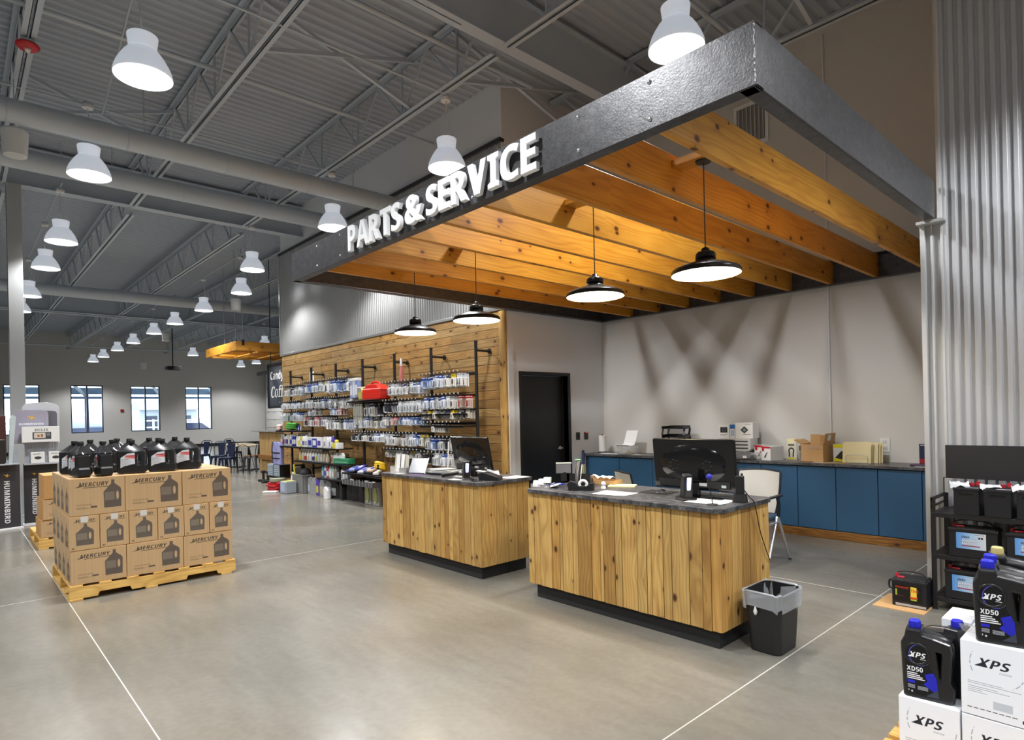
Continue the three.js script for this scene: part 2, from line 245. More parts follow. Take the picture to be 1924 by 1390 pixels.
// ---------------------------------------------------------------- roof steel
const BOT = 5.652, TOP = 6.37;
function joist(z, x0, x1, individual, label, y0 = 0) {
  const j = thing('roof_joist', label, 'roof joist', [0, 0, 0], 0);
  const B = BOT + y0, Tt = TOP + y0, a = 0.055, gap = 0.012;
  part(j, 'top_chord', [ext(x0, x1, Tt - 0.008, Tt, z - gap - a, z - gap), ext(x0, x1, Tt - 0.008, Tt, z + gap, z + gap + a), ext(x0, x1, Tt - 0.06, Tt, z - gap - 0.006, z - gap), ext(x0, x1, Tt - 0.06, Tt, z + gap, z + gap + 0.006)], M.steelGrey);
  part(j, 'bottom_chord', [ext(x0, x1, B, B + 0.008, z - gap - a, z - gap), ext(x0, x1, B, B + 0.008, z + gap, z + gap + a), ext(x0, x1, B, B + 0.06, z - gap - 0.006, z - gap), ext(x0, x1, B, B + 0.06, z + gap, z + gap + 0.006)], M.steelGrey);
  const step = 0.62, n = Math.floor((x1 - x0) / (2 * step)), rest = [];
  for (let i = 0; i < n; i++) {
    const xa = x1 - 0.1 - i * 2 * step, xb = xa - step, xc = xb - step;
    const members = [bar([xa, Tt - 0.03, z], [xb, B + 0.03, z], 0.032, 0.026), bar([xb, B + 0.03, z], [xc, Tt - 0.03, z], 0.032, 0.026), bar([xb, B + 0.03, z], [xb + 0.02, Tt - 0.03, z], 0.024, 0.022)];
    if (individual) for (const g of members) part(j, 'web_member', g, M.steelGrey); else rest.push(...members);
  }
  if (rest.length) { const w = part(j, 'web', rest, M.steelGrey); w.userData.kind = 'stuff'; }
  return j;
}
const GN = -5.1, GF = -13.4;
joist(-0.66, GF + 0.1, GN - 0.1, true, 'grey open-web roof joist above the nearest bell lamps at far left');
joist(-2.586, GF + 0.1, GN - 0.1, true, 'grey open-web roof joist between the two rows of bell lamps');
joist(-4.64, GF + 0.1, GN - 0.1, true, 'grey open-web roof joist carrying the lamps above the lettered canopy');
joist(-2.586, GN + 0.1, 7.5, false, 'grey open-web roof joist over the viewer, out past the beam');
joist(-4.64, GN + 0.1, 7.5, true, 'grey open-web roof joist just above the canopy corner lamp');
joist(-6.95, XD + 0.02, 7.5, true, 'grey open-web roof joist ending on the grey wall behind the canopy');
joist(-0.66, GN + 0.1, 7.5, false, 'grey open-web roof joist overhead beside the viewer');
for (const [z, l] of [[-0.66, 'leftmost'], [-2.586, 'second from left'], [-4.64, 'third from left'], [-6.9, 'fourth from left'], [-9.2, 'fifth from left'], [-11.6, 'sixth from left']]) joist(z, XFAR, GF - 0.1, false, `dim open-web roof joist beyond the round ducts, ${l}`, -0.12);
for (const z of [1.4, 3.5, 5.6]) joist(z, XFAR, 7.5, false, `open-web roof joist over the unseen left side, ${z < 2 ? 'nearest' : z < 4 ? 'middle' : 'outermost'}`);
// I-beams across the joists
function ibeam(x, z0, z1, yb, h, w, label) {
  const b = thing('roof_beam', label, 'roof beam', [0, 0, 0]);
  part(b, 'web', ext(x - 0.006, x + 0.006, yb, yb + h, z0, z1), M.steelGrey);
  part(b, 'bottom_flange', rext(x - w / 2, x + w / 2, yb, yb + 0.016, z0, z1), M.steelGrey);
  part(b, 'top_flange', rext(x - w / 2, x + w / 2, yb + h - 0.016, yb + h, z0, z1), M.steelGrey);
  return b;
}
ibeam(GN, ZB, 8, 5.72, 0.62, 0.16, 'grey steel I-beam crossing above the word SERVICE');
ibeam(GF, ZW, 8, 5.66, 0.68, 0.2, 'dark steel I-beam behind the two round ducts');
ibeam(-26.5, ZGAR, 8, 5.5, 0.6, 0.2, 'distant steel I-beam crossing the far bay');
// spiral ducts
function duct(x, y, r, z0, z1, label) {
  const d = thing('round_duct', label, 'duct', [0, 0, 0]); const rings = [];
  const body = cyl(r, r, z1 - z0, 0, 0, 0, 28, true); body.rotateX(Math.PI / 2); body.translate(x, y, z0); part(d, 'duct_pipe', body, M.duct);
  for (let z = z0 + 0.6; z < z1; z += 1.2) { const t = new THREE.TorusGeometry(r + 0.002, 0.006, 5, 28); t.translate(x, y, z); rings.push(t); }
  part(d, 'seam_rings', rings, M.duct);
  for (let z = z0 + 1; z < z1; z += 3) part(d, 'hanger', rod([x, y + r, z], [x, DECK - 0.04, z], 0.006, 5), M.steelGrey);
}
duct(-9.08, 5.2, 0.138, ZW, 7.5, 'nearer grey round duct crossing the ceiling');
duct(-11.24, 5.4, 0.148, ZW, 7.5, 'second grey round duct behind the nearer one');
duct(-21.1, 5.3, 0.16, -14.9, 7.5, 'dim round duct in the far bay');
// slim pipes and lamp conduits along z, resting under the joists
for (const [x, y, r, z0, z1, label] of [[-6.25, 5.66, 0.014, -4.75, 3, 'thin lamp conduit running to the lamp above the ampersand'], [-9.45, 5.66, 0.014, -4.75, 3, 'thin lamp conduit above the nearer round duct'], [-5.9, 6.02, 0.03, ZW, 7, 'grey sprinkler pipe passing through the joist webs'], [-8.2, 6.02, 0.03, ZW, 7, 'grey sprinkler pipe over the first bell lamp'], [-24.4, 5.15, 0.03, -14.8, 7, 'long pale pipe crossing the far bay'], [-33, 5.0, 0.03, -14.8, 7, 'most distant pale pipe across the far bay']]) {
  const p = rod([x, y, z0], [x, y, z1], r, 10); single('ceiling_pipe', label, 'pipe', p, M.duct);
}
single('ceiling_pipe', 'bent grey sprinkler pipe under the deck above the canopy', 'pipe', tube([[-3.6, 6.1, 5], [-3.6, 6.1, -6], [-3.6, 6.1, -7.9]], 0.03, 20, 8), M.duct);
single('cable_rod', 'thin diagonal rod beside the first bell lamp', 'rod', rod([-7.0, 6.36, -1.52], [-9.5, 5.62, -1.52], 0.012, 6), M.steelGrey);
// cross bracing between joists
for (const [x, za, zb, l] of [[-6.9, -2.586, -4.64, 'crossed braces between two joists above the left of the canopy'], [-6.0, -4.64, -6.9, 'crossed braces in front of the upper grey wall corner'], [-2.6, -4.64, -6.95, 'crossed braces behind the canopy corner'], [-10.4, -0.66, -2.586, 'crossed braces above the round ducts']]) {
  const b = thing('cross_brace', l, 'brace', [0, 0, 0]);
  part(b, 'brace', bar([x, TOP - 0.05, za], [x, BOT + 0.04, zb], 0.045, 0.045), M.steelGrey); part(b, 'brace', bar([x + 0.03, BOT + 0.04, za], [x + 0.03, TOP - 0.05, zb], 0.045, 0.045), M.steelGrey);
}
// I-section steel column
{
  const c = thing('steel_column', 'tall grey steel I-column at the left edge', 'column', [-13.4, 0, -0.83]);
  part(c, 'web', ext(-0.1, 0.1, 0, 5.66, -0.006, 0.006), M.column);
  part(c, 'flange', rext(0.09, 0.106, 0, 5.66, -0.1, 0.1), M.column); part(c, 'flange', rext(-0.106, -0.09, 0, 5.66, -0.1, 0.1), M.column);
  part(c, 'base_plate', rext(-0.17, 0.17, 0, 0.02, -0.17, 0.17), M.column);
}
// vent grille high on the back wall
{
  const v = thing('wall_vent', 'white louvred air vent high on the back wall', 'vent', [-3.86, 5.43, ZB]);
  part(v, 'vent_frame', [rext(-0.24, 0.24, -0.3, -0.255, 0, 0.03), rext(-0.24, 0.24, 0.255, 0.3, 0, 0.03), rext(-0.24, -0.2, -0.255, 0.255, 0, 0.03), rext(0.2, 0.24, -0.255, 0.255, 0, 0.03)], M.white);
  part(v, 'damper', ext(-0.2, 0.2, -0.255, 0.255, 0.001, 0.004), lin(0.3, 0.3, 0.3, 0.7));
  for (let i = 0; i < 7; i++) part(v, 'louvre', mv(new THREE.BoxGeometry(0.004, 0.5, 0.03), -0.17 + i * 0.057, 0, 0.016, 0.6), M.white);
}
// ---------------------------------------------------------------- steel and timber canopy
const CX0 = -6.515, CX1 = -1.291, CZ0 = -2.76, CY0 = 3.052, CY1 = 3.352;
{
  const c = thing('counter_canopy', 'dark steel channel canopy with orange timber rafters over the counters', 'canopy', [0, 0, 0]);
  const fl = 0.085, t = 0.012;
  const chan = (x0, x1, z0, z1, face) => { // web on the outer face, flanges inward
    const gs = []; const g = (a, b, y0, y1, p, q) => gs.push(rext(a, b, y0, y1, p, q, 0.003, Math.abs(b - a) > Math.abs(q - p) ? 0 : 2, 0.2, 0.3));
    if (face === 'z') { g(x0, x1, CY0, CY1, z0 - t, z0); g(x0, x1, CY0, CY0 + t, z0 - fl, z0 - t); g(x0, x1, CY1 - t, CY1, z0 - fl, z0 - t); }
    if (face === 'zb') { g(x0, x1, CY0, CY1, z0, z0 + t); g(x0, x1, CY0, CY0 + t, z0 + t, z0 + fl); g(x0, x1, CY1 - t, CY1, z0 + t, z0 + fl); }
    if (face === 'x') { g(x0 - t, x0, CY0, CY1, z0, z1); g(x0 - fl, x0 - t, CY0, CY0 + t, z0, z1); g(x0 - fl, x0 - t, CY1 - t, CY1, z0, z1); }
    if (face === 'xb') { g(x0, x0 + t, CY0, CY1, z0, z1); g(x0 + t, x0 + fl, CY0, CY0 + t, z0, z1); g(x0 + t, x0 + fl, CY1 - t, CY1, z0, z1); }
    return gs;
  };
  part(c, 'front_girder', chan(CX0, CX1, CZ0, 0, 'z'), M.girder, 'steel channel carrying the white letters');
  part(c, 'right_girder', chan(CX1, 0, -5.86, CZ0 - t, 'x'), M.girder);
  part(c, 'left_girder', chan(CX0, 0, ZB + 0.02, CZ0 - t, 'xb'), M.girder);
  part(c, 'back_girder', chan(CX0 + t, -1.31, ZB + 0.012, 0, 'zb'), M.girder);
  // weld bead worn bright along the near corner
  const scr = lin(0.5, 0.5, 0.5, 0.5, 0.3), sg = [];
  for (let i = 0; i < 46; i++) { const y = CY0 + 0.02 + 0.27 * rnd(); sg.push(rbox(R(0.002, 0.006), R(0.004, 0.016), R(0.002, 0.006), 0.001, CX1 + R(-0.004, 0.001), y, CZ0 + R(-0.004, 0.001))); }
  part(c, 'weld_seam', sg, scr);
  for (let k = 0; k < 9; k++) {
    const x = -1.868 - 0.502 * k;
    part(c, 'rafter', rext(x - 0.0235, x + 0.0235, CY0 + 0.014, CY1 - 0.014, -8.08, CZ0 - 0.014, 0.005, 2, R(0, 3), R(0, 5)), M.fir[k % 3]);
    for (const y of [3.105, 3.302]) { const b = new THREE.SphereGeometry(0.013, 12, 8, 0, Math.PI * 2, 0, Math.PI / 2); b.rotateX(Math.PI / 2); b.scale(1, 1, 0.75); b.translate(x, y, CZ0); part(c, 'bolt', b, M.bolt); }
  }
  for (const [x0, x1] of [[-2.347, -1.89], [-3.351, -2.894], [-4.857, -4.4], [-5.861, -5.404]]) part(c, 'lamp_block', rext(x0, x1, 3.245, 3.29, -3.85, -3.71, 0.003, 0, R(0, 2), R(0, 3)), M.fir[1]);
}
// raised sign letters: traced block capitals
{
  const font = await new FontLoader().loadAsync('fonts/droid/droid_sans_bold.typeface.json');
  const s = thing('lettered_sign', 'raised white block letters reading PARTS & SERVICE on the canopy girder', 'sign', [0, 0, CZ0]);
  const face = lin(0.92, 0.93, 0.95, 0.4), side = lin(0.8, 0.82, 0.88, 0.35);
  const H = 0.232, y0 = 3.078, words = [['PARTS', -5.13, -4.238], ['&', -4.175, -3.928], ['SERVICE', -3.877, -2.674]];
  for (const [word, x0, x1] of words) {
    const gl = []; let x = 0;
    for (const ch of word) { const g = new TextGeometry(ch, { font, size: 1, depth: 0.03, curveSegments: 8, bevelEnabled: true, bevelThickness: 0.004, bevelSize: 0.022, bevelSegments: 1 }); g.computeBoundingBox(); const b = g.boundingBox; g.translate(x - b.min.x, 0, 0); x += b.max.x - b.min.x + 0.06; gl.push(g); }
    const total = x - 0.06, sx = (x1 - x0) / total;
    for (const g of gl) { g.computeBoundingBox(); const b = g.boundingBox; g.translate(0, -b.min.y, 0); g.scale(sx, H / (b.max.y - b.min.y), 1); g.translate(x0, y0, 0.022); g.computeVertexNormals(); part(s, 'letter', g, face); }
  }
  const pins = []; for (let x = -5.05; x < -2.7; x += 0.16) for (const y of [3.12, 3.26]) pins.push(mv(cyl(0.004, 0.004, 0.024, 0, 0, 0, 6), x, y, 0, 0, Math.PI / 2)); part(s, 'mounting_pins', pins, M.black);
}

// ---------------------------------------------------------------- lamps
function addSpot(x, y, z, I, parent) { const l = new THREE.SpotLight(0xffffff, I, 0, 1.16, 0.28, 2); l.color.setRGB(0.985, 0.99, 1.0); l.position.set(x, y, z); l.target.position.set(x, y - 1, z); l.castShadow = true; l.shadow.radius = 9; l.shadow.mapSize.set(512, 512); l.shadow.bias = -0.001; parent.add(l); parent.add(l.target); }
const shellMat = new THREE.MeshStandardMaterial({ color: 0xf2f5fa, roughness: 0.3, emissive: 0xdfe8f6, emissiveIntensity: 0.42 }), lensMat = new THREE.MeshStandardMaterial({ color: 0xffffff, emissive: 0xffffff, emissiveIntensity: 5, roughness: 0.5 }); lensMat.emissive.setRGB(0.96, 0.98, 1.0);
const cordWhite = lin(0.7, 0.7, 0.72, 0.5);
const RIM = 4.72;
function makeHighbay(label, group, drop, curl) {
  const g = thing('bell_lamp', label, 'ceiling lamp', [0, 0, 0], 0, group);
  part(g, 'shade', lathe([[0.236, 0.012], [0.24, 0], [0.243, 0], [0.243, 0.02], [0.236, 0.05], [0.218, 0.1], [0.19, 0.155], [0.158, 0.205], [0.13, 0.24], [0.118, 0.252], [0.112, 0.252]], 32), shellMat);
  part(g, 'collar', lathe([[0.0, 0.245], [0.114, 0.245], [0.114, 0.262], [0.128, 0.372], [0.126, 0.378], [0.11, 0.372], [0, 0.365]], 28), shellMat);
  part(g, 'lens', lathe([[0.0, -0.006], [0.12, -0.003], [0.234, 0.008], [0.234, 0.014], [0, 0.014]], 28), lensMat);
  part(g, 'cable', tube([[0.0, 0.365, 0], [0.01, 0.42, 0.0], [curl, drop * 0.55, curl * 0.6], [0, drop, 0]], 0.0055, 14, 6), cordWhite);
  part(g, 'cable', tube([[0.06, 0.37, 0.02], [0.07 + curl, 0.5, 0.03], [0.05 - curl * 2, drop * 0.75, 0.02], [0.02, drop, 0.0]], 0.004, 14, 6), cordWhite);
  part(g, 'ceiling_canopy', cyl(0.062, 0.066, 0.035, 0, drop, 0, 18), M.white);
  part(g, 'junction_box', rbox(0.1, 0.04, 0.1, 0.004, 0, drop + 0.055, 0), M.steelGrey);
  return g;
}
const hb = [];
const rowA = [-6.37, -9.37, -13.1, -15.5, -19.1, -21.8], rowB = [-2.92, -6.29, -9.48, -13.2], rowC = [-15.8, -18.9, -22.0, -24.8, -28.2, -31.4, -34.8, -37.7];
rowA.forEach((x, i) => hb.push([x, i < 2 ? -1.345 : -1.45, ['large white bell lamp at upper left, nearest of the left row', 'white bell lamp in front of the second round duct', 'white bell lamp left of the dark I-beam, upper of the stacked pair', 'white bell lamp directly under the stacked pair at far left', 'white bell lamp beside the grey column, fifth down the left row', 'white bell lamp half hidden by the grey column, lowest of the left row'][i], 'left row of bell lamps']));
rowB.forEach((x, i) => hb.push([x, -4.74, ['white bell lamp above the near corner of the steel canopy', 'white bell lamp hanging over the word SERVICE', 'white bell lamp just above the letter P of the sign', 'white bell lamp left of the corrugated wall end, upper of two'][i], 'bell lamps above the canopy']));
rowC.forEach((x, i) => hb.push([x, -5.39, ['white bell lamp left of the corrugated wall end, lower of two', 'second bell lamp down the far receding row', 'third bell lamp down the far receding row', 'fourth bell lamp down the far receding row', 'fifth bell lamp down the far receding row', 'sixth bell lamp down the far receding row', 'seventh, second smallest lamp down the far receding row', 'last and smallest bell lamp of the far receding row'][i], 'far receding row of bell lamps']));
hb.push([-26.2, -9.85, 'bell lamp partly hidden above the hanging timber frame', 'bell lamps over the coffee corner']);
hb.push([-32.1, -8.62, 'small bell lamp left of the hanging timber frame corner', 'bell lamps over the coffee corner']);
hb.push([-37.6, -12.7, 'tiny bell lamp under the middle of the hanging timber frame', 'bell lamps over the coffee corner']);
hb.push([-35.1, -12.7, 'tiny bell lamp under the right of the hanging timber frame', 'bell lamps over the coffee corner']);
for (const x of [-2.9, 0.6, 4]) hb.push([x, -1.345, 'bell lamp out of view over the near floor', 'bell lamps behind the viewer']);
for (const x of [0.5, 4]) hb.push([x, -4.68, 'bell lamp out of view over the near floor', 'bell lamps behind the viewer']);
for (const x of [-13, -9.7, -6, -2.9, 0.6, 4]) hb.push([x, 2.2, 'bell lamp out of view over the near floor', 'bell lamps behind the viewer']);
for (const x of [-24, -19]) hb.push([x, 1.6, 'bell lamp out of view over the near floor', 'bell lamps behind the viewer']);
{
  let proto = null;
  for (const [x, z, label, group] of hb) {
    const g = proto ? copy(proto, [x, RIM, z], R(0, 6), label, group) : (proto = makeHighbay(label, group, 0.87, 0.03)); if (proto === g) { g.position.set(x, RIM, z); }
  }
  for (const [z, x0, x1, l] of [[-1.45, -22.2, -12.8, 'thin conduit carrying the left row of bell lamps'], [-5.39, -38.2, -15.4, 'thin conduit carrying the far receding lamp row'], [-4.74, -13.5, -5.9, 'thin conduit carrying the lamps above the canopy'], [-9.85, -26.6, -25.8, 'short conduit over the lamp behind the timber frame'], [-8.62, -32.6, -31.7, 'short conduit over the small lamp left of the timber frame'], [-12.7, -38, -34.6, 'short conduit over the two tiny lamps'], [-1.345, -3.3, 4.4, 'conduit over the unseen near lamps'], [2.2, -13.4, 4.4, 'conduit over the unseen left lamps'], [1.6, -24.4, -18.6, 'conduit over the unseen far left lamps'], [-4.74, -3.3, 4.4, 'conduit over the lamp above the canopy corner']]) { const y = RIM + 0.87 + 0.088; single('lamp_conduit', l, 'pipe', [rod([x0, y, z], [x1, y, z], 0.012, 6), ...[x0 + 0.1, x1 - 0.1].map((x) => rod([x, y, z], [x, 6.4, z], 0.006, 5))], M.steelGrey); }
  for (const [x, z] of hb) addSpot(x, RIM - 0.02, z, HIGHBAY, scene);
}
// warm pendants under the canopy
{
  const blackSheet = lin(0.014, 0.013, 0.012, 0.3, 0.2), cream = lin(0.86, 0.8, 0.66, 0.5);
  const bulbMat = new THREE.MeshStandardMaterial({ color: 0xffffff, emissiveIntensity: 14 }); bulbMat.emissive.setRGB(1, 0.86, 0.62);
  const spots = [[-2.147, 'black disc pendant lamp on the right, nearest of four'], [-3.116, 'black disc pendant lamp above the nearer counter, second from right'], [-4.607, 'black disc pendant lamp before the timber corner board'], [-5.676, 'black disc pendant lamp on the left, furthest of four']];
  let proto = null;
  for (const [x, label] of spots) {
    if (!proto) {
      const g = proto = thing('pendant_lamp', label, 'pendant lamp', [x, 2.47, -3.79], 0, 'warm pendants under the canopy');
      part(g, 'shade', lathe([[0.2285, 0], [0.2315, 0.0], [0.2315, 0.022], [0.222, 0.036], [0.16, 0.062], [0.1, 0.08], [0.072, 0.09], [0.068, 0.098]], 40), blackSheet);
      part(g, 'shade_lining', lathe([[0.2275, 0.0005], [0.2275, 0.02], [0.219, 0.033], [0.158, 0.058], [0.098, 0.076], [0.02, 0.088], [0, 0.088]], 40), cream);
      part(g, 'socket_cup', lathe([[0, 0.093], [0.068, 0.094], [0.066, 0.14], [0.056, 0.152], [0.03, 0.158], [0.026, 0.176], [0.012, 0.186], [0, 0.188]], 28), blackSheet);
      part(g, 'bulb', lathe([[0, 0.012], [0.018, 0.015], [0.029, 0.03], [0.03, 0.044], [0.022, 0.062], [0.014, 0.076], [0.014, 0.09], [0, 0.09]], 18), bulbMat);
      part(g, 'cord', rod([0, 0.185, 0], [0, 0.772, 0], 0.004, 6), M.black);
      part(g, 'ceiling_canopy', cyl(0.05, 0.055, 0.012, 0, 0.762, 0, 18), M.black);
    } else copy(proto, [x, 2.47, -3.79], R(0, 6), label);
    const l = new THREE.PointLight(0xffffff, WARM, 0, 2); l.color.setRGB(1, 0.84, 0.62); l.position.set(x, 2.47 + 0.035, -3.79); l.castShadow = true; scene.add(l);
  }
}
// ceiling speakers, strobes
{
  const mk = (label, p) => { const g = thing('ceiling_speaker', label, 'speaker', p, 0, 'white hanging speakers'); part(g, 'housing', lathe([[0, -0.16], [0.105, -0.16], [0.118, -0.15], [0.135, 0.12], [0.128, 0.15], [0.06, 0.165], [0, 0.165]], 24), lin(0.7, 0.72, 0.72, 0.5)); part(g, 'grille', cyl(0.092, 0.092, 0.004, 0, -0.163, 0, 20), lin(0.6, 0.62, 0.62, 0.7)); part(g, 'hanger', rod([0, 0.16, 0], [0, 0.75, 0], 0.006, 5), M.steelGrey); return g; };
  const s = mk('white cylindrical speaker beside the second duct at upper left', [-9.26, 4.9, -0.6]);
  copy(s, [-16.7, 4.6, -5.55], 0, 'white cylindrical speaker below the two lamps at the wall end'); copy(s, [-24.5, 4.6, -5.7], 0, 'white cylindrical speaker under the far lamp row'); copy(s, [-34, 4.3, -6.9], 0, 'smallest white cylindrical speaker, before the far wall');
  const a = thing('alarm_strobe', 'red ceiling fire alarm strobe with white lens at upper left', 'alarm', [-8.2, 5.6, -0.655]);
  part(a, 'base', rbox(0.13, 0.05, 0.13, 0.01, 0, 0.02, 0), M.steelGrey); part(a, 'strobe_body', lathe([[0, -0.05], [0.08, -0.05], [0.11, -0.02], [0.1, 0.0], [0, 0.0]], 20), lin(0.5, 0.01, 0.015, 0.35)); part(a, 'strobe_lens', lathe([[0, -0.085], [0.02, -0.08], [0.035, -0.05], [0, -0.05]], 12), M.white);
  single('alarm_strobe', 'small red alarm box on the far wall between two windows', 'alarm', [rext(-40, -39.95, 2.14, 2.3, -7.1, -6.94, 0.01), rext(-39.95, -39.93, 2.19, 2.25, -7.05, -6.99, 0.01)], lin(0.4, 0.02, 0.02, 0.4));
  const pj = thing('projector', 'small dark projector hanging before the far wall', 'projector', [-32.5, 4.1, -7.83]); part(pj, 'body', rbox(0.5, 0.2, 0.6, 0.03), M.black); part(pj, 'lens', mv(cyl(0.07, 0.07, 0.08, 0, 0, 0, 14), 0.25, 0, 0.1, 0, 0, -Math.PI / 2), M.blackGloss); part(pj, 'pole', rod([0, 0.1, 0], [0, 2.32, 0], 0.025), M.black);
}
// ---------------------------------------------------------------- service counters
function counter(label, fx, ez, zf, xr, kick, slab) {
  const c = thing('service_counter', label, 'counter', [0, 0, 0], 0);
  const y0 = 0.121, y1 = 0.888, t = 0.018;
  part(c, 'carcass', ext(fx[0] + 0.01, xr - t - 0.003, y0 + 0.004, y1, ez[ez.length - 1] + 0.01, zf - t - 0.003), lin(0.02, 0.013, 0.008, 0.9));
  for (let i = 0; i + 1 < fx.length; i++) part(c, 'board', rext(fx[i] + 0.0022, fx[i + 1] - 0.0022, y0 + R(-0.002, 0.002), y1, zf - t, zf - R(0, 0.004), 0.003, 1, R(0, 4), R(0, 4)), pick(M.pine));
  for (let i = 0; i + 1 < ez.length; i++) part(c, 'board', rext(xr - t, xr - R(0, 0.004), y0 + R(-0.002, 0.002), y1, ez[i + 1] + 0.0022, ez[i] - 0.0022, 0.003, 1, R(0, 4), R(0, 4)), pick(M.pine));
  part(c, 'toe_kick', [rext(kick[0], kick[1], 0, y0, kick[3], kick[2], 0.003)], M.blackMatte);
  const [a, b, zn, zb] = slab, k = 0.045;
  const g = extr(shapeOf([[a + k, -zn], [b - k, -zn], [b, -zn + k], [b, -zb - k], [b - k, -zb], [a, -zb], [a, -zn + k]].map(([p, q]) => [p, -q])), 0.026, 0.002); g.rotateX(Math.PI / 2); // shape y -> z
  g.translate(0, 0.9145, 0); part(c, 'countertop', uvm(g, 0), M.stone);
  return c;
}
counter('nearer timber-clad service counter with dark stone-look top', [-3.738, -3.667, -3.601, -3.464, -3.377, -3.347, -3.237, -3.183, -3.045, -2.959, -2.927, -2.82, -2.757, -2.622, -2.541, -2.501, -2.405, -2.339, -2.205, -2.108, -2.045, -1.978], [-3.606, -3.744, -3.83, -3.875, -3.996, -4.077, -4.145, -4.285], -3.588, -1.978, [-3.689, -2.02, -3.634, -4.26], [-3.756, -1.957, -3.568, -4.31]);
counter('farther timber-clad service counter in front of the merchandise wall', [-6.16, -6.078, -5.997, -5.806, -5.734, -5.589, -5.51, -5.433, -5.32, -5.217, -5.161, -5.04, -4.964, -4.901, -4.834, -4.736, -4.656, -4.554, -4.501, -4.398], [-3.628, -3.813, -3.907, -3.959, -4.081, -4.162, -4.25], -3.61, -4.398, [-6.115, -4.447, -3.652, -4.23], [-6.18, -4.378, -3.59, -4.31]);
const CT = 0.917;
// desktop monitor seen from behind
function monitor(label, pos, turn, w, h, tilt) {
  const m = thing('computer_monitor', label, 'monitor', pos, turn);
  const tl = (g) => { g.rotateX(tilt); g.translate(0, 0.055, 0); return g; };
  part(m, 'rear_shell', tl(rbox(w, h, 0.03, 0.012, 0, h / 2, 0, 2)), M.blackGloss);
  const hump = lathe([[0, 0.034], [0.12, 0.032], [0.2, 0.022], [0.26, 0.004], [0.265, 0]], 28); hump.rotateX(Math.PI / 2); hump.scale(w * 1.55, h * 1.5, 1); part(m, 'rear_bulge', tl(mv(hump, 0, h * 0.5, 0.012)), M.blackGloss);
  part(m, 'screen', tl(rbox(w - 0.03, h - 0.05, 0.004, 0.001, 0, h / 2 + 0.008, -0.017)), lin(0.01, 0.012, 0.015, 0.1));
  part(m, 'connector_strip', tl(rbox(w * 0.86, 0.05, 0.006, 0.002, 0, 0.045, 0.018)), M.blackMatte);
  part(m, 'sticker', tl(panel(0.06, 0.022, w * 0.12, 0.045, 0.0222)), lin(0.6, 0.6, 0.6)); part(m, 'sticker', tl(panel(0.035, 0.018, w * 0.36, 0.04, 0.0222)), lin(0.5, 0.6, 0.55));
  const vents = []; for (const s of [-1, 1]) for (let i = 0; i < 7; i++) { const a = i / 7 * 6.28; vents.push(tl(mv(rbox(0.018, 0.004, 0.003, 0.001), s * w * 0.2 + 0.035 * Math.cos(a), h * 0.5 + 0.035 * Math.sin(a), 0.043))); } part(m, 'vent_slots', vents, lin(0.05, 0.05, 0.05, 0.5));
  part(m, 'stand_neck', [rbox(0.09, 0.12, 0.03, 0.008, 0, 0.07, 0.01, 2)], M.blackGloss);
  part(m, 'stand_base', [lathe([[0, 0.012], [0.1, 0.01], [0.125, 0.004], [0.127, 0], [0, 0]], 32)].map((g) => { g.scale(1.15, 1, 0.85); return g; }), M.blackGloss);
  return m;
}
monitor('large glossy black monitor seen from behind on the nearer counter', [-2.385, CT, -3.99], 0.0, 0.665, 0.372, 0.09);
monitor('black monitor seen from behind on the farther counter', [-4.98, CT, -4.02], 0.02, 0.6, 0.36, 0.2);
// loose sheets: a few slightly curled pages
function sheet(label, pos, turn, w, h, m = M.paper, cat = 'paper', name = 'paper_sheet', n = 1, group) {
  const s = thing(name, label, cat, pos, turn, group);
  for (let i = 0; i < n; i++) { const g = new THREE.BoxGeometry(w, 0.0008, h, 6, 1, 6), p = g.attributes.position; for (let k = 0; k < p.count; k++) { const a = p.getX(k) / w, b = p.getZ(k) / h; p.setY(k, p.getY(k) + 0.0006 + i * 0.0012 + 0.004 * Math.max(0, a * b * 4 - 0.3)); } g.computeVertexNormals(); g.rotateY(R(-0.08, 0.08) * (i ? 1 : 0)); g.translate(i * 0.004, 0, i * 0.003); part(s, 'page', g, m); }
  return s;
}
sheet('single white sheet lying at the middle of the nearer counter', [-2.965, CT, -3.79], 0.12, 0.29, 0.215);
sheet('white sheets under the table microphone at the counter end', [-2.19, CT, -3.83], 0.05, 0.26, 0.2, M.paper, 'paper', 'paper_sheet', 3);
sheet('narrow white papers under the keyboard edge of the nearer counter', [-2.08, CT, -3.985], 0.1, 0.16, 0.1, M.paper, 'paper', 'paper_sheet', 2);
sheet('white paper on the right end of the farther counter', [-4.5, CT, -4.14], 0.02, 0.2, 0.24, M.paper, 'paper', 'paper_sheet', 2);
sheet('purple printed leaflet on the front of the farther counter', [-5.53, CT, -3.69], -0.1, 0.26, 0.14, lin(0.09, 0.06, 0.14, 0.5));
sheet('white slip by the handset on the farther counter', [-5.0, CT, -3.86], 0.3, 0.2, 0.1, M.paper, 'paper', 'paper_sheet', 2);
sheet('white slip in front of the scanner on the farther counter', [-4.82, CT, -3.66], 0.1, 0.16, 0.08);
sheet('white card by the clear box at the left of the farther counter', [-5.86, CT, -3.66], 0.2, 0.11, 0.07);
// yellow legal pad with black binding
{
  const p = thing('legal_pad', 'yellow legal pad on the back edge of the nearer counter', 'notepad', [-3.19, CT, -4.17], 0.5);
  part(p, 'pad', rbox(0.24, 0.012, 0.16, 0.002, 0, 0.006, 0), lin(0.72, 0.66, 0.32, 0.8)); part(p, 'binding', rbox(0.02, 0.0135, 0.162, 0.002, -0.115, 0.0065, 0), M.black);
}
